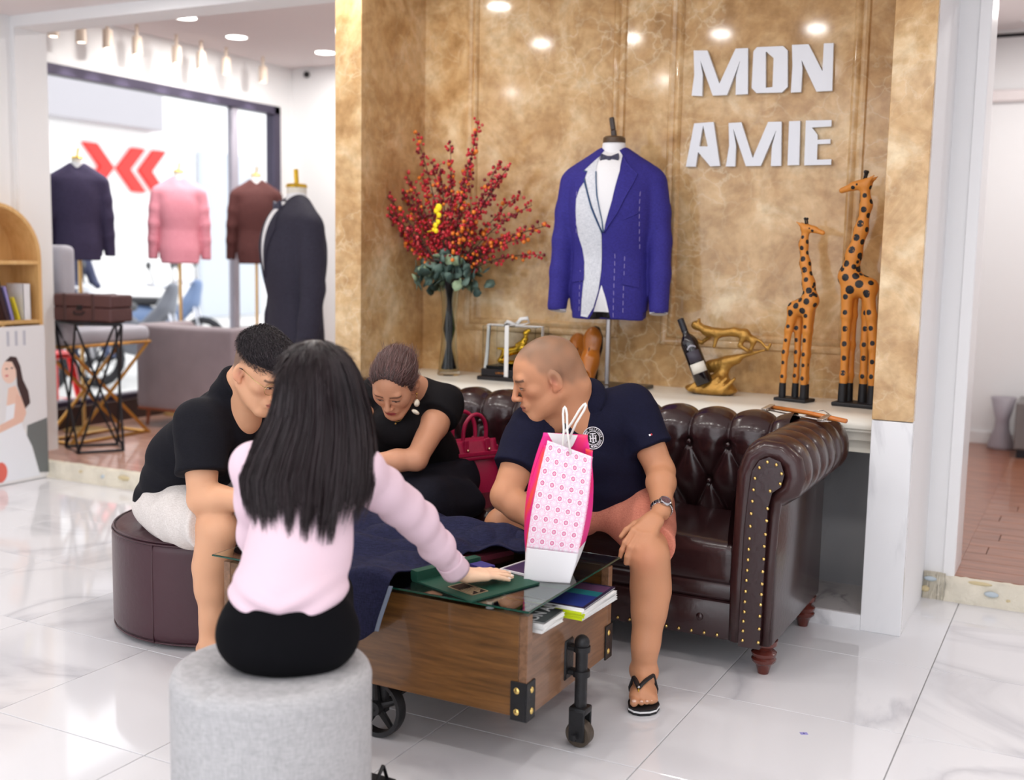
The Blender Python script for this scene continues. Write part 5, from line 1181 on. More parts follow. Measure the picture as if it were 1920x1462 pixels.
S.ell(q(0, 0, .012), (.085, .035, .014), .01).cone(q(-.08, 0, .02), q(-.05, 0, .055), .012, .014, .01).cone(q(-.05, 0, .055), q(.04, 0, .085), .018, .024, .02).cone(q(.02, 0, .08), q(.05, 0, .125), .018, .014, .01).ell(q(.052, 0, .152), (.014, .013, .017), .004).cone(q(.0, -.01, .075), q(-.085, -.01, .075), .009, .006, .008).cone(q(.05, 0, .12), q(.01, -.012, .10), .008, .006, .006).cone(q(.04, 0, .08), q(.06, 0, .02), .014, .010, .01).ell(q(.066, .0, .165), (.012, .006, .010), .006)
obj('body', S.mesh(.004), mat('gilded', (232, 184, 60), .22, metal=1), t, smooth=True)
# tan shoes
TAN = mat('tan_leather', (186, 108, 34), .3, coat=.4, var=.15, vscale=20); SOLE = mat('dark_sole', (46, 30, 26), .5)
def shoe(x, y, tilt, rz, label):
    t = thing('dress_shoe', label, 'shoe', (x, y, ZS), rz, 'tan dress shoes on the shelf')
    # built standing on its heel, toe up, top towards the viewer; then leaned back
    def Tn(s): return mv(s, (0, 0, .0), RX(-tilt))
    S = Sdf(); S.ell((0, -.01, .215), (.030, .020, .045), .03).cone((0, -.006, .20), (0, -.012, .10), .040, .036, .03, flat=(0, 1, 0), q=.62).cone((0, -.020, .11), (0, -.034, .035), .036, .036, .03, flat=(0, 1, 0), q=1.05).ell((0, -.062, .03), (.024, .03, .026), .01, 's')
    S.plane((0, .012, 0), (0, 1, 0), .004)
    obj('upper', Tn(S.mesh(.0045)), TAN, t, smooth=True, world=False)
    obj('sole', Tn(prism([(a, b) for a, b in [(-.026, .005), (.026, .005), (.030, .05), (.028, .10), (.042, .17), (.038, .22), (.018, .262), (0, .268), (-.018, .262), (-.038, .22), (-.042, .17), (-.028, .10), (-.030, .05)]], .012, .020, 'y')), SOLE, t, world=False)
    for k in range(5): obj('lace', Tn(tube([(-.018, -.036+.003*k, .10+.014*k), (0, -.050+.004*k, .102+.014*k), (.018, -.036+.003*k, .10+.014*k)], .0018, 6)), SOLE, t, smooth=True, world=False)
    obj('lace', Tn(tube([(0, -.052, .095), (0, -.036, .165)], .0022, 6)), SOLE, t, world=False)
shoe(-1.585, 1.27, .16, .0, 'tan leather dress shoe standing toe up behind the man'); shoe(-1.665, 1.30, .62, .35, 'tan leather dress shoe leaning low behind the upright one')
# bottle and its panther holder
BZ = mat('antique_gold', (176, 132, 62), .35, metal=.6, var=.35, vscale=25, bump=.4, bscale=60)
t = thing('bottle_holder', 'antique gold panther sculpture on a rock that holds the wine bottle', 'sculpture', (-1.02, 1.27, ZS))
q = lambda a, b, c: (-1.02+a, 1.27+b, ZS+c)
S = Sdf(); S.ell(q(-.0, 0, .022), (.115, .06, .028), .01).ell(q(.02, 0, .045), (.07, .045, .04), .03).cone(q(.03, .01, .05), q(.06, .02, .14), .025, .022, .03)
for k in range(5): S.cone(q(-.08+.035*k, -.05, .02), q(-.03+.035*k, -.035, .075), .010, .007, .012)
S.cone(q(-.01, .03, .125), q(.22, .01, .20), .026, .006, .02, flat=(0, 0, 1), q=.7).cone(q(-.02, .03, .11), q(.10, .02, .15), .022, .018, .02)
S.chain([q(.165, 0, .20), q(.175, 0, .235), q(.135, 0, .262), q(.09, 0, .270), (q(.02, 0, .262)), q(-.03, 0, .268)], [.008, .011, .022, .018, .020, .022], .012)
S.ell(q(-.075, 0, .290), (.024, .018, .020), .012).cone(q(-.03, 0, .270), q(-.065, 0, .285), .018, .016, .01).cone(q(-.01, .012, .25), q(-.055, .015, .215), .010, .008, .01).cone(q(-.055, .015, .215), q(-.09, .01, .232), .008, .008, .006).cone(q(.02, -.01, .25), q(.01, -.012, .205), .010, .008, .01)
S.cone(q(.135, -.012, .25), q(.12, -.014, .215), .014, .009, .01).cone(q(.12, -.014, .215), q(.155, -.012, .195), .009, .008, .006)
S.chain([q(.165, 0, .255), q(.205, 0, .235), q(.235, 0, .205), q(.245, 0, .225)], [.007, .006, .006, .007], .004)
for s in (-1, 1): S.ell(q(-.065, s*.010, .312), (.006, .005, .009), .004)
obj('casting', S.mesh(.0045), BZ, t, smooth=True)
b0, b1 = A((-1.035, 1.225, ZS+.048)), A((-1.150, 1.215, ZS+.318)); ax = b1-b0; LB_ = np.linalg.norm(ax); Rb = frame(ax, (0, 1, 0)); sc_ = LB_/.30
t = thing('wine_bottle', 'dark wine bottle with a white label leaning in the gold panther holder', 'bottle', tuple(b0))
def BT(s): return mv((A(s[0])*sc_, s[1]), b0, Rb)
obj('glass', BT(lathe([(0, 0), (.034, 0), (.038, .006), (.038, .185), (.036, .198), (.026, .215), (.0155, .228), (.014, .24), (.014, .262), (0, .262)], 28)), mat('bottle_glass', (20, 14, 20), .08, coat=.6), t, smooth='auto')
obj('capsule', BT(lathe([(.0146, .240), (.0148, .298), (.012, .3), (0, .3)], 24)), mat('black_foil', (34, 34, 42), .3), t, smooth='auto')
def wrap(a0, a1, z0, z1, r=.0386): return slab(lambda u, v: (r*math.cos(a0+(a1-a0)*u), r*math.sin(a0+(a1-a0)*u), z0+(z1-z0)*v), 14, 3, -.0005)
# the side towards the camera in the bottle's own frame
vc = Rb.T @ unit(CAM-b0); ac = math.atan2(vc[1], vc[0])
obj('label', BT(wrap(ac-.95, ac+.95, .052, .096)), mat('paper_label', (232, 228, 216), .6), t, smooth=True)
obj('upper_label', BT(wrap(ac-.8, ac+.8, .100, .150)), mat('charcoal_label', (66, 62, 74), .5), t, smooth=True)
obj('emblem', BT(joins(*[wrap(ac+.06*k*1.9-.03, ac+.06*k*1.9+.05, .158+.012*math.cos(k*.35), .166+.012*math.cos(k*.35), .0392) for k in range(-4, 5)])), mat('silver_print', (200, 200, 210), .4), t)
# ------------------------------------------------------------------ MON AMIE letters
LET = mat('steel_letters', (214, 216, 222), .38, metal=.25)
def L2(pts): return [((1240+x/4.8), (40+y/4.8)) for x, y in pts]
def wallp(x, y):     # a point of the sign, given in sheet units traced once, on the plane just off the marble
    d = CR*(x-960)/2108.94-CU*(y-731)/2108.94+CF; k = (YB-.022-CAM[1])/d[1]; return (CAM[0]+d[0]*k, CAM[2]+d[2]*k)
LT = {
 'M1': [(290, 262), (415, 262), (522, 560), (668, 245), (780, 240), (778, 655), (668, 660), (672, 490), (712, 345), (592, 662), (462, 668), (350, 350), (372, 480), (368, 672), (272, 668), (296, 480)],
 'O': [(860, 232), (1095, 222), (1137, 262), (1137, 590), (1085, 640), (855, 645), (812, 600), (828, 270)],
 'N1': [(1175, 212), (1325, 205), (1450, 450), (1462, 198), (1550, 195), (1538, 625), (1395, 632), (1260, 345), (1270, 420), (1258, 636), (1165, 640), (1180, 400)],
 'A': [(295, 918), (470, 905), (528, 1300), (440, 1305), (330, 1175), (310, 1308), (220, 1308)],
 'M2': [(605, 915), (720, 908), (822, 1230), (960, 905), (1082, 902), (1078, 1300), (985, 1302), (995, 1120), (1035, 975), (895, 1300), (760, 1302), (645, 960), (672, 1120), (665, 1305), (580, 1305), (610, 1120)],
 'I': [(1150, 898), (1250, 895), (1240, 1292), (1135, 1295)],
 'E': [(1300, 892), (1532, 888), (1530, 945), (1355, 955), (1405, 1020), (1405, 1065), (1522, 1060), (1520, 1100), (1405, 1105), (1400, 1245), (1530, 1240), (1528, 1290), (1285, 1295)]}
HOLE = {'O': [(940, 270), (1010, 330), (1000, 590), (940, 598)], 'A': [(375, 935), (418, 1125), (342, 1125)]}
for k, pts in LT.items():
    P = [wallp(*q) for q in L2(pts)]; ch = k[0]
    bm = bmesh.new(); geo = [P]+([[wallp(*q) for q in L2(HOLE[k])]] if k in HOLE else [])
    from mathutils.geometry import tessellate_polygon
    vs = [bm.verts.new((a, 0, b)) for lp in geo for a, b in lp]
    for tri in tessellate_polygon([[Vector((a, b, 0)) for a, b in lp] for lp in geo]):
        try: bm.faces.new([vs[i] for i in tri])
        except ValueError: pass
    fs = bm.faces[:]
    ex_ = bmesh.ops.extrude_face_region(bm, geom=fs); bmesh.ops.translate(bm, vec=(0, -.018, 0), verts=[g_ for g_ in ex_['geom'] if isinstance(g_, bmesh.types.BMVert)])
    bmesh.ops.recalc_face_normals(bm, faces=bm.faces[:])
    s = frombm(bm); ctr = A(s[0]).mean(0); t = obj('sign_letter', mv(s, (-ctr[0], YB-.004-0, -ctr[2])), LET)
    t.location = (ctr[0], 0, ctr[2])
    tag(t, {'M1': 'silver metal letter M of the upper word on the marble wall', 'O': 'silver metal letter O of the upper word on the marble wall', 'N1': 'silver metal letter N ending the upper word on the marble wall', 'A': 'silver metal letter A starting the lower word on the marble wall', 'M2': 'silver metal letter M of the lower word on the marble wall', 'I': 'silver metal letter I of the lower word on the marble wall', 'E': 'silver metal letter E ending the lower word on the marble wall'}[k], 'letter', 'metal letters of the shop name')
# ------------------------------------------------------------------ DISPLAY ROOM, left side
mat_wood('oak', (206, 158, 96), (228, 188, 130), .45, (14, 14, 1.4), .05, 3)
OAK = MATS['oak']; PZ = .10
def chain_tri(name, label, cat, loc): return thing(name, label, cat, loc)
# arched oak shelf against the left wall
t = thing('arched_shelf', 'oak veneer shelf with a round arched top against the left wall', 'shelf', (-5.26, .78, 0))
yc, rr_, zb_, zc = .985, .315, .0, 1.30
arc = [(yc+rr_*math.cos(a), zc+rr_*math.sin(a)) for a in np.linspace(0, PI, 25)]; arci = [(yc+(rr_-.022)*math.cos(a), zc+(rr_-.022)*math.sin(a)) for a in np.linspace(0, PI, 25)]
out = [(yc+rr_, 0)]+arc+[(yc-rr_, 0)]; inn = [(yc+rr_-.022, 0)]+arci+[(yc-rr_+.022, 0)]; n = len(out)
V = A([(-5.14, a, b) for a, b in out]+[(-5.14, a, b) for a, b in inn]+[(-5.375, a, b) for a, b in out]+[(-5.375, a, b) for a, b in inn]); F = []
for i in range(n-1): F += [(i, i+1, n+i+1, n+i), (n+i, n+i+1, 3*n+i+1, 3*n+i), (2*n+i+1, 2*n+i, 3*n+i, 3*n+i+1), (i+1, i, 2*n+i, 2*n+i+1)]
obj('arch_frame', (V, F), OAK, t); obj('back_board', prism(inn, -5.378, -5.366, 'x'), OAK, t)
for z in (.94, 1.285): obj('shelf_board', box(-5.366, -5.142, yc-rr_+.02, yc+rr_-.02, z-.022, z, .001, 1), OAK, t)
obj('divider', box(-5.366, -5.142, yc+.03, yc+.05, .60, .918), OAK, t)
obj('lower_board', box(-5.366, -5.20, yc-rr_+.02, yc+rr_-.02, .60, .62), OAK, t)  # plain oak board set back at the foot of the divider
bc = [((60, 40, 46), .235, .03, 'slim dark brown book leaning on the oak shelf', -.28), ((150, 140, 196), .20, .022, 'slim lavender book leaning among the shelf books', -.26), ((232, 210, 60), .135, .018, 'small yellow book leaning on the oak shelf', -.30), ((226, 224, 226), .21, .05, 'wide pale grey book upright on the oak shelf', 0), ((90, 86, 150), .12, .03, 'short violet book between lavender and yellow ones', -.22)]
for (c, h, w_, lb, tl), y in zip(bc, (1.065, 1.10, 1.145, 1.20, 1.125)):
    t = thing('book', lb, 'book', (-5.22 if h > .13 else -5.27, y, .9405+abs(tl)*w_*.55), 0, 'books on the oak shelf')
    nm = 'book_%d_%d_%d' % c
    obj('cover', mv(joins(box(-.07, .07, -w_/2, -w_/2+.003, 0, h), box(-.07, .07, w_/2-.003, w_/2, 0, h), box(.067, .07, -w_/2, w_/2, 0, h)), (0, 0, 0), RX(-tl)), mat(nm, c, .5), t, world=False)
    obj('pages', mv(box(-.068, .066, -w_/2+.003, w_/2-.003, .003, h-.003), (0, 0, 0), RX(-tl)), PAPER, t, world=False)
# poster board with a bride
t = thing('poster_board', 'printed standing board showing a bride in white with long dark hair', 'poster', (-5.09, .98, 0))
XP = -5.085
obj('board', box(XP-.012, XP, .62, 1.262, .004, .91, .001, 1), mat('poster_print', (232, 230, 230), .4), t)
def pp(name, poly, col, dx=.0006, rough=.5): return obj(name, prism([(a, b) for a, b in poly], XP, XP+dx, 'x'), mat(name+'_ink', col, rough), t)
pp('print_backdrop', [(.62, .34), (1.262, .30), (1.262, .91), (.62, .91)], (226, 224, 226), .0004)
pp('print_foliage', [(1.10, .05), (1.262, .03), (1.262, .36), (1.12, .33)], (112, 116, 116), .0006)
pp('print_dress', [(.62, .02), (1.20, .02), (1.15, .20), (1.09, .32), (1.07, .42), (1.045, .47), (.985, .46), (.975, .38), (.90, .30), (.62, .20)], (236, 238, 244), .0008)
pp('print_arm', [(1.05, .52), (1.10, .50), (1.115, .40), (1.09, .355), (.90, .30), (.88, .335), (1.03, .385), (1.04, .45)], (232, 190, 172), .0012)
pp('print_shoulder', [(.985, .46), (1.05, .47), (1.075, .52), (1.05, .57), (1.0, .56)], (236, 198, 180), .0010)
pp('print_face', circ(1.01, .655, .052, 20, ry=.068), (238, 204, 188), .0014)
pp('print_hair', [(.985, .715), (1.02, .742), (1.06, .735), (1.085, .68), (1.10, .60), (1.135, .53), (1.145, .46), (1.11, .43), (1.085, .50), (1.06, .57), (1.055, .66), (1.03, .71)], (66, 48, 48), .0018)
pp('print_lips', circ(.992, .632, .012, 10, ry=.006), (206, 110, 110), .0019); pp('print_eye', circ(.992, .672, .010, 10, ry=.004), (70, 50, 50), .0019); pp('print_eye', circ(1.028, .674, .010, 10, ry=.004), (70, 50, 50), .0019)
pp('print_flowers', circ(.93, .08, .045, 14, ry=.06), (226, 110, 96), .0012)
for k in range(3): pp('print_lettering', [(1.0+.055*k, .80), (1.018+.055*k, .80), (1.018+.055*k, .885), (1.0+.055*k, .885)], (186, 186, 196), .0012)
# wire stand with the brown case
BMET = mat('black_metal', (34, 33, 38), .45, metal=.3)
t = thing('wire_stand', 'black wire hourglass stand carrying the brown case on the wooden platform', 'stand', (-5.13, 1.70, PZ))
top = [(-5.42, 1.62), (-5.12, 1.52), (-4.88, 1.66), (-5.10, 1.82)]; bot = [(-5.35, 1.62), (-5.10, 1.50), (-4.95, 1.72), (-5.15, 1.86)]
zt2 = .90
obj('top_frame', tube([(x, y, zt2) for x, y in top], .009, 6, closed=True), BMET, t); obj('bottom_frame', tube([(x, y, PZ+.009) for x, y in bot], .009, 6, closed=True), BMET, t)
for i in range(4):
    a, b = top[i], bot[(i+1) % 4]; c, d = top[(i+1) % 4], bot[i]
    obj('strut', tube([(*a, zt2), (*b, PZ+.01)], .008, 6), BMET, t); obj('strut', tube([(*c, zt2), (*d, PZ+.01)], .008, 6), BMET, t)
obj('top_plate', box(-5.34, -4.96, 1.60, 1.76, zt2+.004, zt2+.014), BMET, t)
CASE = mat('brown_case', (88, 58, 58), .5, bump=.3, bscale=70, var=.1, vscale=9)
t = thing('vintage_case', 'brown leather vintage case lying on the black wire stand', 'suitcase', (-5.16, 1.68, zt2+.015), .12)
obj('body', mv(box(-.24, .24, -.10, .10, 0, .085, .012, 2)), CASE, t, world=False); obj('lid', box(-.24, .24, -.10, .10, .087, .165, .012, 2), CASE, t, world=False)
for x in (-.12, .10): obj('strap', box(x-.014, x+.014, -.104, .104, -.0, .169, .004, 1), mat('case_strap', (72, 46, 46), .5), t, world=False)
obj('latch', joins(box(-.02, .02, -.108, -.10, .07, .10, .002, 1), tube([(-.04, -.106, .06), (-.03, -.118, .045), (.03, -.118, .045), (.04, -.106, .06)], .005, 6)), BMET, t, world=False)
# bar chair with gold crossed legs behind it
CG = mat('grey_velvet_pale', (176, 174, 184), .8, sheen=.3, var=.08, vscale=5)
t = thing('lounge_chair', 'pale grey upholstered chair with crossed gold legs behind the wire stand', 'chair', (-5.62, 2.0, PZ))
S = Sdf(); S.box((-5.50, 2.02, .79), (.14, .36, .055), .04, .02); obj('seat', S.mesh(.018), CG, t, smooth=True)
S = Sdf(); S.box((-5.50, 1.70, 1.06), (.14, .06, .32), .04, .02); obj('backrest', S.mesh(.018), CG, t, smooth=True)
GL2 = mat('gold_frame', (196, 144, 70), .3, metal=.7)
obj('seat_rim', box(-5.64, -5.36, 1.66, 2.38, .725, .742, .003, 1), GL2, t)
for x in (-5.62, -5.38):
    for a, b in ((1.68, 2.36), (2.36, 1.68)): obj('leg', tube([(x, a, .725), (x, b, PZ)], .012, 8), GL2, t)
    obj('foot_bar', tube([(x, 1.68, PZ+.01), (x, 2.36, PZ+.01)], .010, 8), GL2, t)
for y in (1.7, 2.34): obj('foot_bar', tube([(-5.62, y, PZ+.01), (-5.38, y, PZ+.01)], .010, 8), GL2, t)
# grey velvet sofa with its back to us
VEL = mat('grey_velvet', (148, 134, 140), .75, sheen=.5, var=.22, vscale=7)
t = thing('velvet_sofa', 'grey crushed velvet sofa seen from behind near the shop window', 'sofa', (-5.25, 2.8, PZ))
S = Sdf(); S.box((-5.25, 2.62, .53), (.46, .06, .305), .03, .01); obj('backrest', S.mesh(.02), VEL, t, smooth=True)
for x in (-4.845, -5.655):
    S = Sdf(); S.box((x, 2.83, .53), (.055, .24, .305), .03, .01); obj('armrest', S.mesh(.02), VEL, t, smooth=True)
S = Sdf(); S.box((-5.25, 2.86, .40), (.36, .20, .12), .04, .01); obj('seat_cushion', S.mesh(.022), VEL, t, smooth=True)
obj('plinth', box(-5.70, -4.80, 2.57, 3.04, .215, .235), mat('rust_wood', (150, 84, 60), .4), t)
for x in (-5.64, -4.87):
    for y in (2.62, 3.0): obj('leg', tube([(x, y, .215), (x+(.02 if x > -5.4 else -.02), y, PZ)], [.016, .010], 8), mat('rust_wood', (150, 84, 60), .4), t)
# black framed chair beside the marble column
t = thing('metal_chair', 'black square framed metal chair half hidden behind the marble column', 'chair', (-3.45, 2.45, PZ))
xs = (-3.72, -3.36); ys = (2.30, 2.66); zs_ = .93
for x in xs:
    for y in ys: obj('leg', tube([(x, y, PZ), (x, y, zs_)], .012, 6), BMET, t)
obj('seat_frame', joins(tube([(xs[0], ys[0], zs_), (xs[1], ys[0], zs_), (xs[1], ys[1], zs_), (xs[0], ys[1], zs_)], .016, 6, closed=True)), BMET, t)
obj('seat', box(xs[0], xs[1], ys[0], ys[1], zs_-.06, zs_-.02, .01, 2), mat('dark_seat', (60, 50, 52), .5), t)
obj('backrest', mv(box(-.17, .17, -.012, .012, 0, .28, .006, 1), (-3.36, 2.48, zs_), RZ(PI/2) @ RX(-.45)), BMET, t)
obj('lower_bar', tube([(xs[0], ys[0], .72), (xs[1], ys[0], .72)], .009, 6), BMET, t)
# sill things seen past the jackets
t = thing('display_shoes', 'brown loafers on a small stand by the window mullion', 'shoes', (-5.82, 3.72, .58))
obj('stand', joins(tube([(-5.82, 3.72, PZ), (-5.82, 3.72, .57)], .012, 8), lathe([(0, 0), (.12, 0), (.12, .012), (0, .012)], 20, (-5.82, 3.72, .57))), mat('pale_grey_metal', (180, 176, 184), .4), t)
S = Sdf(); S.ell((-5.82, 3.66, .61), (.045, .10, .035), .02).ell((-5.82, 3.75, .63), (.04, .06, .045), .02); obj('shoe', S.mesh(.010), mat('loafer_brown', (110, 70, 62), .4), t, smooth=True)
# rider outside
t = thing('person', 'person in a dark shirt sitting on a motorbike outside the window', 'person', (-8.9, 4.75, 0))
S = Sdf(); q = lambda a, b, c: (-8.9+a, 4.75+b, c)
S.cone(q(0, 0, .85), q(.05, -.02, 1.25), .15, .17, .06, flat=(1, 0, 0), q=.7).cone(q(.06, .17, 1.28), q(.15, .20, 1.02), .055, .045, .04).cone(q(.06, -.2, 1.28), q(.15, -.22, 1.02), .055, .045, .04).cone(q(.15, .2, 1.02), q(.32, .1, .98), .042, .035, .03).cone(q(.15, -.22, 1.02), q(.32, -.14, .98), .042, .035, .03).cone(q(.02, .09, .85), q(.36, .16, .78), .085, .06, .04).cone(q(.02, -.09, .85), q(.36, -.16, .78), .085, .06, .04).cone(q(.36, .16, .78), q(.30, .2, .30), .055, .04, .02).cone(q(.36, -.16, .78), q(.30, -.2, .30), .055, .04, .02).cone(q(.05, 0, 1.3), q(.08, 0, 1.42), .05, .05, .03).ell(q(.10, 0, 1.50), (.095, .078, .12), .02).cone(q(.3, .2, .3), q(.4, .2, .27), .035, .03, .01).cone(q(.3, -.2, .3), q(.4, -.2, .27), .035, .03, .01)
V, Q = S.mesh(.02); z_ = V[:, 2]; cc = np.where((z_ > 1.36)[:, None], A(lin((206, 160, 130))[:3]), np.where((z_ > .86)[:, None], A(lin((70, 74, 100))[:3]), A(lin((90, 100, 130))[:3])))
obj('body', (V, Q), mat('painted_figure', (200, 200, 200), .8, attr=True), t, smooth=True, col=cc)
S = Sdf(); S.ell(q(.09, 0, 1.53), (.105, .09, .11), .02); obj('helmet', S.mesh(.02), BK[0], t, smooth=True)
# ------------------------------------------------------------------ side room through the right doorway
t = thing('floor_vase', 'tall frosted glass vase wrapped in plastic on the wooden side room floor', 'vase', (-.12, 5.08, PZ))
obj('glass', lathe([(0, 0), (.085, 0), (.09, .02), (.05, .14), (.045, .20), (.085, .36), (.08, .36), (.04, .20), (.044, .14), (0, .03)], 24, (-.12, 5.08, PZ)), mat('frosted', (214, 206, 216), .3, trans=.4, alpha=.8), t, smooth=True)
t = thing('side_cabinet', 'grey upholstered cabinet at the picture edge in the side room', 'cabinet', (.35, 4.9, PZ))
obj('body', box(-.02, .80, 4.70, 5.15, PZ+.06, .47, .01, 2), mat('grey_cabinet', (120, 116, 116), .6), t); obj('plinth', box(0, .78, 4.72, 5.13, PZ, PZ+.06), BMET, t)
t = thing('ceiling_track', 'dark track rail with a white fitting on the side room ceiling', 'light', (0, 4.2, 2.86))
obj('rail', tube([(-.45, 5.1, 2.90), (1.6, 5.1, 2.90)], .014, 6), BMET, t); obj('fitting', tube([(-.16, 5.0, 2.96), (-.10, 5.0, 3.02)], .045, 14), WALL, t)
# ------------------------------------------------------------------ PEOPLE
def hframe(fwd, roll=0):
    f = unit(fwd); r = unit(np.cross(f, (0, 0, 1))); u = np.cross(r, f); c, s = math.cos(roll), math.sin(roll)
    return np.stack([c*r+s*u, f, -s*r+c*u], 1)            # columns: right, forward, up
def head(S, c, R, k=1.0, fem=False, ears=(1, -1), k2=.01):
    q = lambda *v: A(c)+R@(A(v)*k); e = lambda v, r, kk=.01, op='u', rr=None: S.ell(q(*v), A(r)*k, kk, op, R if rr is None else R@rr)
    e((0, -.018, .042), (.074, .096, .083), .01); e((0, .020, .030), (.066, .070, .070), .03)
    e((0, .018, -.020), (.060 if not fem else .057, .066, .080), .03); e((0, .030, -.062), (.050 if not fem else .044, .048, .045), .03)
    for s in (-1, 1):
        S.cone(q(s*.050, -.008, -.045), q(s*.020, .066, -.092), .022*k, .018*k, .02)
        e((s*(.038 if fem else .041), .054, -.014), (.026, .022, .026) if fem else (.022, .020, .018), .035 if fem else .02)
    e((0, .072, -.094), ((.021 if not fem else .015), .018, .017), .022)
    S.cone(q(-.036, .076, .026), q(.036, .076, .026), (.014 if fem else .0165)*k, (.014 if fem else .0165)*k, .012*k)
    for s in (-1, 1):
        e((s*.031, .099, .006), (.0185, .012 if fem else .013, .0105), (.014 if fem else .010)*k, 's'); e((s*.031, .0775, .005), (.0150, .0125, .0115), .003*k)
        S.cone(q(s*.044, .080, .004), q(s*.020, .0865, .004), .0030*k, .0030*k, .003*k); S.cone(q(s*.045, .080, .011), q(s*.019, .088, .013), .0040*k, .0034*k, .004*k)
    w_ = .0095 if not fem else .0078
    S.cone(q(0, .089, .018), q(0, .108, -.022), .0078*k, .0095*k, .008*k); S.ell(q(0, .109, -.026), A((.0105 if fem else .0125, .010, .0095))*k, .005*k, 'u', R)
    for s in (-1, 1):
        e((s*w_*1.35, .099, -.029), (.0078, .0105, .0075), .004*k); e((s*.007, .103, -.0375), (.0036, .0055, .003), .002*k, 's')
    e((0, .080, -.055), (.027, .016, .022), .014)
    S.cone(q(-.018, .0885, -.0555), q(0, .0945, -.0520), .0042*k, .0050*k, .005*k); S.cone(q(.018, .0885, -.0555), q(0, .0945, -.0520), .0042*k, .0050*k, .005*k)
    S.cone(q(-.015, .0885, -.0630), q(.015, .0885, -.0630), .0048*k, .0048*k, .006*k); e((0, .0915, -.0635), (.012, .0050, .0052), .005*k)
    S.cone(q(-.022, .0925, -.0585), q(.022, .0925, -.0585), .0013*k, .0013*k, .002*k, 's')
    for s in ears:
        rr = RZ(s*.35)@RY(0)@RX(-.12)
        e((s*.079, -.012, .000), (.0075, .0195, .033), .003*k, 'u', rr); e((s*.088, -.006, .004), (.0075, .0115, .020), .002*k, 's', rr); e((s*.078, .002, -.004), (.004, .005, .007), .003*k)
        e((s*.073, -.004, -.026), (.006, .009, .011), .006*k)
def local(V, c, R, k): return ((V-A(c))@R)/k
def sm(x, a, b): t = np.clip((x-a)/(b-a), 0, 1); return t*t*(3-2*t)
def blob(P, c, r): return np.exp(-(((P-A(c))/A(r))**2).sum(1))
def mix(col, m, c): return col*(1-m[:, None])+C3(c)[None]*m[:, None]
def facepaint(V, col, c, R, k, fem=False, stubble=None, hairline=None, brow=(52, 38, 34), lip=(176, 96, 88)):
    L = local(V, c, R, k); near = (np.linalg.norm(L, axis=1) < .22)
    P = L[near]; cc = col[near]
    for s in (-1, 1):
        cc = mix(cc, (.05 if fem else .18)*blob(P, (s*.040, .075, -.022), (.026, .03, .022)), (216, 112, 84))
        # eyes: white slit, iris, lash line
        ex = P[:, 0]-s*.031; ez = P[:, 2]-.004-.0022*(1-(ex/.014)**2); fr = P[:, 1] > .066
        if fem: cc = mix(cc, .20*blob(P, (s*.031, .08, .012), (.016, .02, .007)), (120, 80, 76))
        cc = mix(cc, (np.abs(ex) < .0142)*(np.abs(ez+.0040) < .0026*(1-(ex/.0145)**2).clip(0))*fr*.75, (222, 212, 204))
        cc = mix(cc, ((ex/.0056)**2+((ez+.0036)/.0034)**2 < 1)*fr*1.0, (34, 22, 20))
        cc = mix(cc, (np.abs(ex) < .0155)*np.exp(-((ez+.0004)/(.0026 if fem else .0021))**2)*fr*.97, (30, 22, 22))
        cc = mix(cc, (np.abs(ex) < .0145)*np.exp(-((ez+.0090)/.0014)**2)*fr*.35, (90, 54, 46))
        # brow
        bx = P[:, 0]-s*.033; bz = P[:, 2]-(.0265-.10*np.maximum(0, s*bx-.004)+.10*np.minimum(0, s*bx+.004))
        th = .0042 if not fem else .0036
        cc = mix(cc, np.exp(-(bz/th)**4)*(np.abs(bx) < .0205)*(P[:, 1] > .05)*(.82), brow)
        cc = mix(cc, .8*blob(P, (s*.0072, .105, -.0375), (.0034, .006, .0022)), (60, 30, 28))
    cc = mix(cc, (.06 if fem else .28)*blob(P, (0, .112, -.026), (.012, .02, .012)), (214, 106, 88))
    lm = ((P[:, 0]/.0225)**2+((P[:, 2]+.0585)/(.0098))**2 < 1)*(P[:, 1] > .075)
    cc = mix(cc, lm*.85, lip); cc = mix(cc, (np.abs(P[:, 0]) < .023)*np.exp(-((P[:, 2]+.0585)/.0013)**2)*(P[:, 1] > .07)*.8, (70, 34, 34))
    for s in (() if fem else (-1, 1)): cc = mix(cc, .85*blob(P, (s*.086, -.004, .003), (.012, .0085, .014)), (128, 60, 48)); cc = mix(cc, .5*blob(P, (s*.074, -.036, -.002), (.012, .006, .03)), (120, 74, 58)); cc = mix(cc, .45*blob(P, (s*.078, .008, -.006), (.012, .003, .02)), (140, 84, 64)); cc = mix(cc, .4*blob(P, (s*.076, -.008, -.02), (.02, .02, .02)), (214, 120, 96))  # darkened ear hollow and creases paint shade into the colour; last is skin redness
    if stubble:
        hl = P[:, 2]-.062*1.0+(.055-P[:, 1])*(-.62); nz = .008*wob(P, 2, 120)
        m_ = sm(P[:, 2]+nz-np.interp(P[:, 1], [-.12, -.06, -.01, .02, .045, .07, .10], [-.045, -.04, -.002, .022, .066, .088, .12]), -.016, .034)*(.8+.35*sm(P[:, 2], .06, .12))
        cc = mix(cc, m_*(stubble[1]+.10*wob(P, 5, 90)).clip(0, 1), stubble[0])
    col[near] = cc; return col
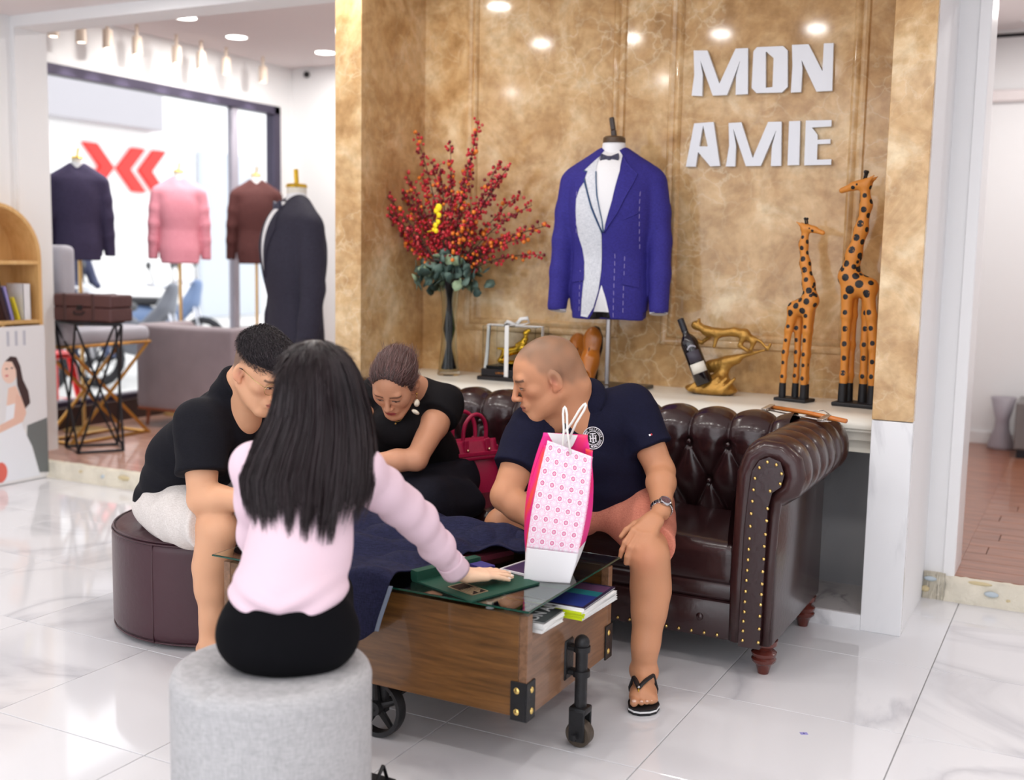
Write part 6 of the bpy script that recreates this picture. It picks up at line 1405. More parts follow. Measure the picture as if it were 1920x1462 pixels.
def hand(S, w, d, n, side, curl=(.3, .3, .3, .3), k=1.0, thumb=.6, r=1.0, spread=.10, kk=.005):
    """w wrist, d distal, n dorsal, side +1 right hand / -1 left hand"""
    d = unit(d); n = unit(A(n)-d*(A(n)@d)); x = np.cross(n, d)*side; w = A(w); q = lambda a, b, c: w+k*(a*x+b*d+c*n)
    xs = (.0285, .0095, -.0095, -.0275); kb = (.086, .090, .086, .078); LL = ((.043, .025, .021), (.047, .029, .022), (.044, .027, .021), (.034, .020, .019)); rd = (.0088, .0090, .0086, .0076)
    S.cone(q(.006, -.03, 0), q(.004, .02, 0), .0245*k, .0245*k, .01, flat=n, q=.76)
    for i in range(4):
        S.cone(q(xs[i]*.55, .012, 0), q(xs[i], kb[i]-.006, -.002), .0165*k, .0118*k, .012)
        p = q(xs[i], kb[i], 0); a = 0; dd = d; sp = -xs[i]*spread/.03*-1; dirx = x*(xs[i]/.03)*spread
        for j, L in enumerate(LL[i]):
            a += curl[i]*(1.0, 1.15, .7)[j]; dv = unit(d*math.cos(a)-n*math.sin(a)+dirx*math.cos(a)); p2 = p+dv*L*k
            S.cone(p, p2, rd[i]*r*k*(1.05, .97, .9)[j], rd[i]*r*k*(.98, .9, .78)[j], kk if j else .008); p = p2
    t0 = q(.020, .020, -.006); t1 = t0+k*unit(x*.75+d*.75-n*.35*thumb)*.040; t2 = t1+k*unit(x*.45+d*1.0-n*.45*thumb)*.031; t3 = t2+k*unit(x*.15+d*1.0-n*.5*thumb)*.026
    S.cone(q(.008, .010, -.002), t1, .017*k, .0125*k, .012); S.cone(t1, t2, .0118*k, .0102*k, .006); S.cone(t2, t3, .0102*k, .0082*k, .005)
    return x, d, n
def nails(parent, w, d, n, side, curl, k=1.0, spread=.10, m=None, which=(0, 1, 2, 3)):
    d = unit(d); n = unit(A(n)-d*(A(n)@d)); x = np.cross(n, d)*side; w = A(w); q = lambda a, b, c: w+k*(a*x+b*d+c*n)
    xs = (.0285, .0095, -.0095, -.0275); kb = (.086, .090, .086, .078); LL = ((.043, .025, .021), (.047, .029, .022), (.044, .027, .021), (.034, .020, .019))
    for i in which:
        p = q(xs[i], kb[i], 0); a = 0; dirx = x*(xs[i]/.03)*spread
        for j, L in enumerate(LL[i]):
            a += curl[i]*(1.0, 1.15, .7)[j]; dv = unit(d*math.cos(a)-n*math.sin(a)+dirx*math.cos(a)); p2 = p+dv*L*k
            if j < 2: p = p2
        nn = unit(n*math.cos(a)+d*math.sin(a)); c = p2+nn*.0058*k-dv*.001*k; fr = np.stack([unit(np.cross(dv, nn)), dv, nn], 1)
        obj('nail', ball(c, A((.0050, .0068, .0022))*k, 10, 6, fr), m, parent, smooth=True)
def limb(S, pts, rs, k=.02, **kw): S.chain(pts, rs, k, **kw)
def foot(S, ank, toe_dir, k=1.0, length=.235):
    d = unit((toe_dir[0], toe_dir[1], 0)); x = A((d[1], -d[0], 0)); a = A(ank); g_ = lambda u, v, z: A((a[0], a[1], 0))+d*u*k+x*v*k+A((0, 0, z))
    z0 = .022
    S.cone(a+A((0, 0, .05)), g_(-.005, 0, z0+.055), .037*k, .037*k, .02); S.ell(g_(-.040, 0, z0+.028), A((.030, .034, .030))*k, .02)
    S.cone(g_(.0, 0, z0+.050), g_(.085, 0, z0+.024), .033*k, .024*k, .03); S.cone(g_(-.02, 0, z0+.020), g_(.10, .008, z0+.017), .026*k, .026*k, .02); S.cone(g_(.06, .028, z0+.013), g_(.10, .030, z0+.013), .014*k, .014*k, .02); S.cone(g_(.06, -.024, z0+.016), g_(.11, -.024, z0+.014), .018*k, .017*k, .02)
    return g_
BODYM = mat('skin', (220, 170, 140), .46, attr=True, sss=.08, spec=.4, bump=.04, bscale=220)
def finish_body(S, h, parent, base, paint, rel=1, name='body'):
    V, Q = S.mesh(h)
    if rel: V, Q = relax((V, Q), rel, .35)
    col = np.tile(C3(base), (len(V), 1)); col *= (1+.05*wob(V, 4, 30))[:, None]
    col = paint(V, col) if paint else col
    o = obj(name, (V, Q), BODYM, parent, smooth=True, col=col)
    return o, (V, Q)
def folds(dirv, amp, freq, seed=0, lo=None):
    dirv = unit(dirv)
    def f(P):
        s = P@dirv*freq; wv = wob(P, seed, 9)*2.2+wob(P, seed+3, 22)*.8; r = np.sin(s+wv)
        return -amp*(np.abs(r)**.7*np.sign(r)*.5+.5*wob(P, seed+7, 17))
    return f
# ================================================================= the man with the shaved head
def man_sofa():
    t = thing('person', 'person with a shaved head in navy polo and salmon shorts leaning forward on the sofa', 'person', (-.98, .33, 0))
    hc = A((-1.165, -.043, .972)); R = hframe((-.80, -.60, -.34), roll=-.02); k = 1.10
    S = Sdf(); head(S, hc, R, k)
    c7 = A((-1.085, .115, .872)); q = lambda *v: hc+R@(A(v)*k)
    S.cone(q(0, -.045, -.03), c7+A((0, -.02, -.02)), .058, .060, .03); S.cone(q(0, -.02, -.06), c7+A((-.01, -.07, -.05)), .050, .062, .03)
    shL, shR = A((-.965, .215, .862)), A((-1.222, -.030, .800))
    chest = A((-1.105, .13, .735)); belly = A((-1.065, .25, .60)); pel = A((-1.035, .34, .51))
    S.cone(shL, shR, .062, .062, .04); S.cone(chest, belly, .115, .12, .05, flat=(.35, .93, 0), q=.85); S.cone(belly, pel, .12, .125, .05)
    eL, wL = A((-.845, .190, .662)), A((-.775, .015, .567)); eR, wR = A((-1.235, -.185, .60)), A((-1.10, -.20, .52))
    limb(S, [shL, shL+(eL-shL)*.35, eL], [.062, .060, .046]); limb(S, [eL, eL+(wL-eL)*.30, wL], [.045, .047, .030])
    limb(S, [shR, shR+(eR-shR)*.4, eR], [.060, .058, .047]); limb(S, [eR, eR+(wR-eR)*.35, wR], [.046, .044, .030])
    cL = (.55, .55, .60, .62)
    hd = dict(w=A((-.776, -.030, .556)), d=(-.22, -.86, -.46), n=(.12, -.44, .89), side=-1, curl=(.38, .42, .46, .50), k=1.04, spread=.10)
    hand(S, **hd); hand(S, wR, (.3, -.25, -.8), (.2, -.8, .3), 1, (.5, .5, .5, .5), 1.0)
    hL, kL, aL = A((-.955, .33, .50)), A((-.772, -.085, .452)), A((-.768, -.115, .10)); hR, kR, aR = A((-1.13, .33, .50)), A((-1.30, -.075, .478)), A((-1.315, -.12, .10))
    for hp, kn, an in ((hL, kL, aL), (hR, kR, aR)):
        limb(S, [hp, hp+(kn-hp)*.5, kn], [.085, .075, .056], .03); S.ell(kn+A((0, -.012, -.006)), (.046, .048, .050), .02)
        limb(S, [kn+A((0, .0, -.02)), kn+(an-kn)*.2+A((.0, .016, 0)), kn+(an-kn)*.36+A((.0, .024, 0)), kn+(an-kn)*.55+A((0, .018, 0)), kn+(an-kn)*.78+A((0, .006, 0)), an+A((0, 0, .03))], [.051, .053, .055, .047, .038, .034], .04)
    for s in (-1, 1): S.ell(aL+A((s*.030, .0, -.015)), (.014, .016, .018), .012)
    tdL = (.36, -.93); gf = foot(S, aL, tdL, 1.0); gr = foot(S, aR, (-.2, -.95), 1.0)
    for g_, sd in ((gf, -1), (gr, 1)):
        for i, (v, u0, u1, r_) in enumerate(((-.027*1, .105, .140, .0125), (-.006, .108, .136, .0088), (.009, .106, .130, .0083), (.022, .101, .121, .0078), (.034, .092, .108, .0074))):
            v = v*(-1 if sd < 0 else 1)
            S.cone(g_(u0, v, .036), g_(u1, v*1.08, .032), r_*1.02, r_, .006)
    S.cone(q(.0, -.09, .0), q(0, -.088, -.045), .03, .04, .03)
    def paint(V, col):
        col = facepaint(V, col, hc, R, k, stubble=((88, 80, 68), .62), lip=(184, 108, 92), brow=(58, 44, 38))
        # knuckle and toe reddening, watch tan stay natural colours
        col = mix(col, .35*blob(V, kL+A((0, -.05, -.01)), (.04, .03, .04)), (216, 130, 102)); return col
    body, bs = finish_body(S, .0030, t, (202, 144, 108), paint)
    # polo shirt
    POLO = mat_weave('navy_pique', (13, 14, 34), (22, 23, 48), 900, .85, .15)
    fw = unit((-.45, -.85, 0))
    S = Sdf(); S.cone(shL+A((-.01, .0, .004)), shR+A((.01, 0, .004)), .076, .076, .05); S.cone(chest+A((0, .015, 0)), belly, .148, .152, .06, flat=(.35, .93, 0), q=.85)
    S.cone(belly, pel+A((.01, .0, .0)), .152, .150, .05, flat=(.2, .97, 0), q=.9); S.ell(A((-1.10, .17, .80)), (.15, .13, .10), .06)
    S.cone(c7+A((.0, .015, -.03)), c7+A((-.005, -.01, -.005)), .085, .074, .03); S.ccone(c7+A((0, -.0, -.02)), c7+unit(q(0, -.05, -.05)-c7)*.045, .082, .069, .004, .02)
    S.ell(A((-1.165, .03, .74)), (.10, .09, .11), .05)
    dL = unit(eL-shL); dR = unit(eR-shR)
    S.cone(shL, shL+dL*.06, .074, .076, .04); S.ccone(shL+dL*.02, shL+dL*.150, .076, .079, .006, .03)
    S.cone(shR, shR+dR*.06, .074, .076, .04); S.ccone(shR+dR*.02, shR+dR*.155, .074, .080, .006, .03)
    S.cone(q(0, .01, -.07), A((-1.150, -.01, .800)), .052, .046, .006, 's'); S.plane(pel+A((0, 0, -.035)), (.1, -.15, -1), .01)
    S.disp(lambda P: folds((.5, -.3, .8), .0045, 60, 1)(P)*np.clip((.90-P[:, 2])/.08, 0, 1))
    ps = S.mesh(.0048); sh = obj('polo_shirt', ps, POLO, t, smooth=True); tr = bvh(ps)
    # collar: two leaves standing round the neck
    nb = A((-1.100, .085, .888)); axn = unit(q(0, -.04, -.03)-nb)
    fr = frame(axn, fw)
    def colr(a0, a1, name):
        def f(u, v):
            a = a0+(a1-a0)*u; rad = .070+.026*v; up_ = .046-.050*v**1.2; pt = .020*max(0, (abs(u-.5)*2-.72)/.28)*v
            dvec = fr@A((math.cos(a), math.sin(a), 0)); return nb+dvec*(rad+pt*.3)*1.0+axn*(up_-pt*1.2)
        obj(name, slab(f, 40, 8, .003), POLO, t, smooth=True)
    # angle of the throat in the collar's own frame
    th = math.atan2(fr[:, 1]@unit((-.75, -.66, -.2)), fr[:, 0]@unit((-.75, -.66, -.2)))
    colr(th+.42, th+2*PI-.42, 'collar')
    obj('collar_band', slab(lambda u, v: (lambda a: nb+fr@A((math.cos(a), math.sin(a), 0))*.066+axn*(-.02+.058*v))(th+.5+(2*PI-1.0)*u), 40, 4, .003), POLO, t, smooth=True)
    obj('button', ball(q(.035, .055, -.122), .006), mat('grey_button', (90, 92, 120), .3), t, smooth=True)
    # round badge on the chest: white rings and letters over a black field
    bc = A((-1.062, -.045, .742)); 
    cpx = CF*1.0; ctr = CAM+(CR*(1112-960)/2108.94-CU*(821-731)/2108.94+CF)*3.45; ctr = A(ctr)
    dr = unit((-.30, .90, -.12)); axx = unit(np.cross(dr, (0, 0, 1))); ayy = np.cross(axx, dr)
    rl = .10; axr = axx*math.cos(rl)+ayy*math.sin(rl); ayr = -axx*math.sin(rl)+ayy*math.cos(rl)
    hit = tr.ray_cast(Vector(CAM), Vector(unit(ctr-CAM)), 10); bc = A(hit[0])
    BW = mat('badge_white', (232, 230, 236), .7); BD = mat('badge_black', (20, 18, 22), .8)
    def dec(poly, off, name, m, res=.008): return obj(name, decal(tr, poly, bc-dr*.1, axr, ayr, dr, off, res, .12, -.001), m, t, smooth=True)
    dec(circ(0, 0, .0340, 40, ry=.0375), .0016, 'badge_field', BD); 
    def ring(r0, r1, name):
        n = 44; o_ = circ(0, 0, r0, n, ry=r0*1.09); i_ = circ(0, 0, r1, n, ry=r1*1.09); P = []
        for j in range(n): P.append(decal(tr, [o_[j], o_[(j+1) % n], i_[(j+1) % n], i_[j]], bc-dr*.1, axr, ayr, dr, .0022, .05, .12, -.001))
        obj(name, joins(*P), BW, t)
    ring(.0345, .0322, 'badge_ring'); ring(.0222, .0202, 'badge_ring')
    def lettering(txt, size, place, name):
        P = []
        for i, ch in enumerate(txt):
            if ch == ' ': continue
            V, F = text_shape(ch, size, .0006, True); (px_, pz_), an = place(i); c_, s_ = math.cos(an), math.sin(an)
            W_ = []
            for v in V:
                a, b = px_+v[0]*c_-v[1]*s_, pz_+v[0]*s_+v[1]*c_; o_ = bc-dr*.1+axr*a+ayr*b; h = tr.ray_cast(Vector(o_), Vector(dr), .3); p_ = A(h[0]) if h[0] is not None else o_+dr*.1
                W_.append(p_-dr*(.0022+v[2]))
            P.append((A(W_), F))
        obj(name, joins(*P), BW, t)
    T1, T2 = 'TOMMY HILFIGER', 'EST MCMLXXXV'
    lettering(T1, .0100, lambda i: ((lambda a: ((.0268*math.cos(a), .0268*1.09*math.sin(a)), a-PI/2))(PI*1.06-PI*1.06*(i+.5)/len(T1))), 'badge_lettering')
    lettering(T2, .0100, lambda i: ((lambda a: ((.0268*math.cos(a), .0268*1.09*math.sin(a)), a+PI/2))(PI*1.14+PI*.78*(i+.5)/len(T2))), 'badge_lettering')
    def bars(P_, name): obj(name, joins(*[decal(tr, p, bc-dr*.1, axr, ayr, dr, .0024, .02, .12, -.001) for p in P_]), BW, t)
    rc = lambda x0, x1, y0, y1: [(x0, y0), (x1, y0), (x1, y1), (x0, y1)]
    bars([rc(-.0022, .0022, -.0165, .0165), rc(-.0095, .0095, .0125, .0160), rc(-.0050, .0050, -.0170, -.0145), rc(-.0105, -.0065, -.0120, .0080), rc(.0065, .0105, -.0120, .0080), rc(-.0110, .0110, -.0030, .0008), rc(-.0125, -.0045, -.0128, -.0108), rc(.0045, .0125, -.0128, -.0108), rc(-.0125, -.0045, .0066, .0086), rc(.0045, .0125, .0066, .0086)], 'badge_monogram')
    o0 = shL+dL*.115; pn = unit((.45, -.75, .35))
    def patch(a0, a1, c, nm): obj(nm, decal(tr, [(a0, -.003), (a1, -.003), (a1, .003), (a0, .003)], shL+dL*.118+pn*.12+A((-.0, 0, 0)), unit(np.cross(pn, dL)), -dL, -pn, .0015, .01, .12, -.001), mat('flag_'+nm, c, .6), t)
    patch(-.006, .0, (236, 232, 236), 'white_flag'); patch(.0, .006, (190, 50, 60), 'red_flag')
    # shorts
    SAL = mat_weave('salmon_cotton', (196, 116, 96), (222, 146, 124), 800, .85, .15)
    S = Sdf(); S.ell(pel+A((0, .01, -.005)), (.165, .14, .10), .04)
    uL = unit(kL-hL); LL_ = np.linalg.norm(kL-hL); uR = unit(kR-hR)
    S.cone(hL, hL+uL*.2, .105, .098, .05); S.ccone(hL+uL*.10, hL+uL*(LL_-.055), .100, .083, .005, .03); S.cone(hR, hR+uR*.2, .105, .098, .05); S.ccone(hR+uR*.10, hR+uR*(LL_-.10), .100, .088, .005, .03)
    S.cone(hL+uL*.18, hR+uR*.18+A((0, 0, 0)), .05, .05, .06)
    S.disp(lambda P: folds((.9, .2, .3), .0065, 48, 5)(P))
    obj('shorts', S.mesh(.0055), SAL, t, smooth=True)
    # wristwatch
    d = unit(wL-eL); wc = wL-d*.012; STW = mat('watch_steel', (206, 208, 212), .22, metal=1); fr = frame(d, (0, 0, 1))
    vv = unit(CAM-wc); vn = unit(vv-d*(vv@d)); sx = np.cross(d, vn)
    band = [wc+(sx*math.cos(a)*.0345+vn*math.sin(a)*.0335) for a in np.linspace(0, 2*PI, 26, False)]
    wt = obj('wristwatch', joins(*[mv(box(-.0045, .0045, -.0022, .0022, -.0085, .0085, .001, 1), p, np.stack([unit(np.cross(d, unit(p-wc))), unit(p-wc), d], 1)) for p in band]), STW, t)
    vn2 = unit(vn*.9-sx*.35); cpt = wc+vn2*.037; f2 = np.stack([unit(np.cross(d, vn2)), d, vn2], 1)
    obj('watch_case', mv(lathe([(0, -.005), (.0195, -.005), (.0205, 0), (.019, .004), (.0165, .005), (.0160, .0035), (0, .0035)], 28), cpt, f2), STW, wt, smooth='auto')
    obj('watch_dial', mv(lathe([(0, .0036), (.0160, .0036)], 28), cpt, f2), mat('rose_dial', (150, 112, 118), .3), wt)
    obj('watch_hands', mv(joins(box(-.0006, .0006, 0, .011, .0038, .0044), box(-.0006, .008, -.0006, .0006, .0038, .0044), *[box(-.0005, .0005, .0125, .0150, .0038, .0042) if False else mv(box(-.0005, .0005, .0125, .0150, .0038, .0042), (0, 0, 0), RZ(i*PI/6)) for i in range(12)]), cpt, f2), STW, wt)
    # flip-flops
    BLKR = mat('black_rubber', (26, 26, 30), .5); WHR = mat('white_rubber', (236, 236, 238), .5)
    for g_, sd in ((gf, -1), (gr, 1)):
        out = [(-.072, .0), (-.066, -.024), (-.040, -.034), (.0, -.034), (.05, -.040), (.10, -.048), (.140, -.046), (.160, -.030), (.166, -.010), (.158, .020), (.140, .040), (.105, .050), (.05, .040), (.0, .032), (-.045, .032), (-.066, .022)]
        def lay(z0, z1, s_): P = [g_(u*s_+.047*(1-s_), v*s_*sd, 0) for u, v in out]; return rect_on([(p[0], p[1]) for p in P], z0, z1)
        sl = thing('flip_flop', 'black flip flop with white rim on the %s' % ('forward foot by the caster' if sd < 0 else 'foot hidden behind the table'), 'sandal', tuple(g_(0, 0, 0)))
        obj('sole', lay(.001, .009, .985), BLKR, sl); obj('rim', lay(.009, .014, 1.0), WHR, sl); obj('footbed', lay(.014, .019, .985), BLKR, sl)
        bt_ = bvh(bs)
        def onfoot(u, v, lift=.0045):
            p = g_(u, v*sd, .16); h = bt_.ray_cast(Vector(p), Vector((0, 0, -1)), .15)
            if h[0] is None or h[0].z > .14: return g_(u, v*sd, .022)
            return A(h[0])+A((0, 0, lift))
        tp = onfoot(.112, -.016)
        for sg in (-1, 1):
            pth = [tp]+[onfoot(.112-(.095)*q_, -.016+(sg*.030+.016)*min(1, q_*1.25)) for q_ in (.15, .3, .45, .6, .75)]+[g_(.018, sg*.040*sd, .034), g_(.012, sg*.038*sd, .018)]
            obj('strap', tube(pth, [.0060, .0075, .0085, .0090, .0090, .0085, .008, .008], 8, flat=.42, up=(0, 0, 1)), BLKR, sl, smooth=True)
        obj('toe_post', tube([tp, g_(.121, -.016*sd, .036), g_(.124, -.016*sd, .019)], .0024, 8), mat('gold_cap', (222, 182, 60), .25), sl, smooth=True); obj('strap_stud', ball(tp+A((0, 0, .005)), .0045), STW, sl, smooth=True)
    for i, (v, u1, r_) in enumerate(((-.027, .140, .0125), (-.006, .136, .0088), (.009, .130, .0083), (.022, .121, .0078), (.034, .108, .0074))):
        obj('toenail', ball(gf(u1+r_*.45, -v*1.08, .032+r_*.62), (r_*.62, r_*.62, r_*.35), 8, 6), mat('nail_plate', (236, 196, 176), .3), t, smooth=True)
man_sofa()
# ================================================================= the woman in black
def woman_black():
    t = thing('person', 'person in a black dress bending over with crossed arms, brown hair tied back', 'person', (-1.86, .36, 0))
    hc = A((-1.755, -.045, .914)); R = hframe((.16, -.78, -.66), roll=.06); k = .95
    S = Sdf(); head(S, hc, R, k, True); q = lambda *v: hc+R@(A(v)*k)
    c7 = A((-1.80, .145, .865)); shL, shR = A((-1.695, .200, .825)), A((-1.975, .155, .835))
    S.cone(q(0, -.05, -.03), c7+A((0, .0, -.01)), .048, .055, .03); chest = A((-1.84, .17, .72)); pel = A((-1.86, .40, .50))
    S.cone(shL, shR, .052, .052, .04); S.cone(chest, pel, .11, .12, .05, flat=(0, 1, 0), q=.85); S.cone(chest, c7, .09, .06, .05)
    eL, wL = A((-1.665, -.045, .655)), A((-1.815, -.165, .645)); eR, wR = A((-1.925, -.10, .64)), A((-1.735, -.245, .512))
    limb(S, [shL, shL+(eL-shL)*.4, eL], [.052, .050, .038]); limb(S, [eL, eL+(wL-eL)*.35, wL], [.038, .038, .026])
    limb(S, [shR, shR+(eR-shR)*.4, eR], [.050, .048, .038]); limb(S, [eR, eR+(wR-eR)*.35, wR], [.038, .037, .026])
    hand(S, wL, (-.75, -.35, -.3), (.2, -.7, .6), -1, (.4, .4, .4, .4), .9); hand(S, wR, (.55, -.35, -.5), (.1, -.6, .7), 1, (.35, .35, .4, .4), .9)
    def paint(V, col): return facepaint(V, col, hc, R, k, True, lip=(168, 62, 74), brow=(66, 46, 42))
    finish_body(S, .0030, t, (206, 150, 118), paint)
    BLKD = mat_weave('black_dress', (10, 9, 12), (20, 18, 22), 700, .85, .1)
    S = Sdf(); S.cone(shL+A((-.004, 0, .004)), shR+A((.004, 0, .004)), .064, .064, .05); S.cone(chest, pel, .138, .150, .06, flat=(0, 1, 0), q=.85); S.cone(chest+A((0, 0, .0)), c7+A((0, .02, -.03)), .12, .075, .06); S.ell(A((-1.81, .06, .745)), (.105, .085, .08), .05)
    for sh, e in ((shL, eL), (shR, eR)): d_ = unit(e-sh); S.cone(sh, sh+d_*.03, .064, .066, .04); S.ccone(sh+d_*.0, sh+d_*.085, .066, .074, .005, .03)
    S.disp(lambda P: folds((.6, .2, .7), .004, 55, 8)(P))
    obj('dress_top', S.mesh(.006), BLKD, t, smooth=True)
    NVS = mat_weave('black_navy_skirt', (14, 14, 22), (24, 24, 36), 700, .85, .1)
    S = Sdf(); S.ell(pel+A((-.01, .03, .0)), (.16, .15, .11), .05); kn = [A((-1.64, -.035, .50)), A((-1.94, -.055, .49))]
    for kx, hx in zip(kn, (A((-1.76, .38, .50)), A((-1.96, .38, .50)))): S.cone(hx, kx, .105, .088, .06)
    S.cone(kn[0], kn[1], .07, .07, .08); S.cone(A((-1.80, .2, .5)), A((-1.79, -.04, .50)), .10, .09, .06); S.cone(A((-1.60, .22, .46)), A((-1.60, .02, .46)), .06, .06, .06)
    for kx in kn: S.ccone(kx+A((0, .02, 0)), kx+A((0, -.02, -.40)), .085, .10, .01, .05)
    S.disp(lambda P: folds((.95, .1, -.2), .006, 60, 9)(P))
    obj('skirt', S.mesh(.009), NVS, t, smooth=True)
    # legs and shoes below the skirt
    S = Sdf()
    for kx in kn: limb(S, [kx+A((0, -.02, -.3)), kx+A((0, -.03, -.40))], [.04, .034]); foot(S, A((kx[0], kx[1]-.03, .07)), (0, -1), .9)
    finish_body(S, .007, t, (214, 162, 132), None, 1, 'lower_leg')
    # hair swept back into a knot
    HB = mat('brown_hair', (66, 46, 46), .38, attr=True, spec=.5, bump=.5, bscale=260, stretch=(1, 1, 1))
    S = Sdf(); S.ell(q(0, -.018, .044), A((.081, .108, .088))*k, .01, 'u', R); S.ell(q(0, .02, .074), A((.058, .045, .036))*k, .03, 'u', R); S.ell(q(0, -.125, .02), A((.045, .038, .042))*k, .012, 'u', R)
    for s in (-1, 1): S.ell(q(s*.066, -.002, .020), A((.015, .036, .036))*k, .02, 'u', R)
    Rf = R
    S.ell(q(0, .090, .012), A((.064, .095, .086))*k, .006, 's', R)
    for s in (-1, 1): S.ell(q(s*.090, .004, -.022), A((.022, .035, .038))*k, .01, 's', R)
    S.plane(q(0, -.03, -.055), R@A((0, .35, -1)), .01)
    def groove(P):
        L = local(P, hc, R, k); an = np.arctan2(L[:, 0], L[:, 2]+.02); return .0007*np.sin(an*46+4*np.sin(L[:, 1]*30)+3*wob(L, 3, 30))+.0008*np.sin(an*97+L[:, 1]*40)
    S.disp(groove)
    V, Q = S.mesh(.0026); L = local(V, hc, R, k); an = np.arctan2(L[:, 0], L[:, 2]+.02)
    cc = np.tile(C3((66, 46, 44)), (len(V), 1))*(1+.25*np.sin(an*60+5*np.sin(L[:, 1]*28)+2*wob(L, 3, 40)))[:, None]*(1+.3*wob(L, 5, 35))[:, None]
    obj('hair', (V, Q), HB, t, smooth=True, col=np.clip(cc, 0.004, 1))
    HF = mat('brown_hair_strands', (66, 46, 46), .35, attr=True, spec=.6)
    def dfn(P, N): return (R@A((0, -1, .25)))[None]-(P-q(0, -.10, .03))*6
    fv_, ff_, fc_ = fur((V, Q), 5200, .040, .0008, dfn, (98, 70, 66), 3, .10, lambda c, n: ((c-hc)@R[:, 1] > -.13).astype(float), 5, .10, -.0006)
    obj('hair_strands', (fv_, ff_), HF, t, smooth=True, col=fc_)['kind'] = 'stuff'
    rnd = random.Random(4); w_ = []
    for i in range(60):
        a = rnd.uniform(-.7, .7); p0 = q(.075*math.sin(a), -.02+rnd.uniform(-.05, .05), .045+.083*math.cos(a)); dv = R@A((rnd.uniform(-.5, .5), -.8, .5+rnd.random()*.5)); w_.append(tube([p0-dv*.004, p0+dv*.010, p0+dv*.022+A((0, 0, rnd.uniform(-.004, .008)))], .0005, 3, False))
    o = obj('stray_hairs', joins(*w_), mat('stray_hair', (90, 66, 62), .5), t); o['kind'] = 'stuff'
    EAR = mat('pearly_disc', (206, 196, 176), .25, metal=.5); GD = mat('earring_gold', (196, 160, 90), .3, metal=1)
    p = q(-.080, -.004, -.032); e = obj('earring', joins(ball(p+A((.0, -.004, -.008)), .004), tube([p+A((0, -.004, -.01)), p+A((.002, -.006, -.026))], .0012, 6)), GD, t, smooth=True)
    vd = unit(CAM-p); fv = frame(vd)
    obj('earring_disc', ball(p+A((.003, -.008, -.040)), (.011, .014, .0035), 14, 8, fv), EAR, e, smooth=True); obj('earring_drop', ball(p+A((-.002, -.008, -.072)), (.016, .008, .0035), 14, 8, fv@RZ(-.5)), EAR, e, smooth=True)
    p = A((-1.795, -.02, .785)); obj('necklace', joins(*[ball(q(.022*math.sin(a), .045+.02*math.cos(a), -.125-.01*math.cos(a)), .0016, 6, 4) for a in np.linspace(-1.2, 1.2, 12)], ball(q(.0, .075, -.135), .0035)), GD, t, smooth=True)
    d = unit(wR-eR); wc = wR-d*.02; vn = unit(unit(CAM-wc)-d*(unit(CAM-wc)@d)); sx = np.cross(d, vn)
    wt = obj('wristwatch', tube([wc+sx*math.cos(a)*.0285+vn*math.sin(a)*.0275 for a in np.linspace(0, 2*PI, 24, False)], .0055, 8, closed=True, flat=.4), mat('tan_strap', (150, 96, 60), .4), t, smooth=True)
    obj('watch_case', mv(lathe([(0, -.004), (.0135, -.004), (.014, 0), (.0125, .003), (0, .003)], 20), wc+vn*.030, np.stack([sx, d, vn], 1)), GD, wt, smooth='auto')
woman_black()
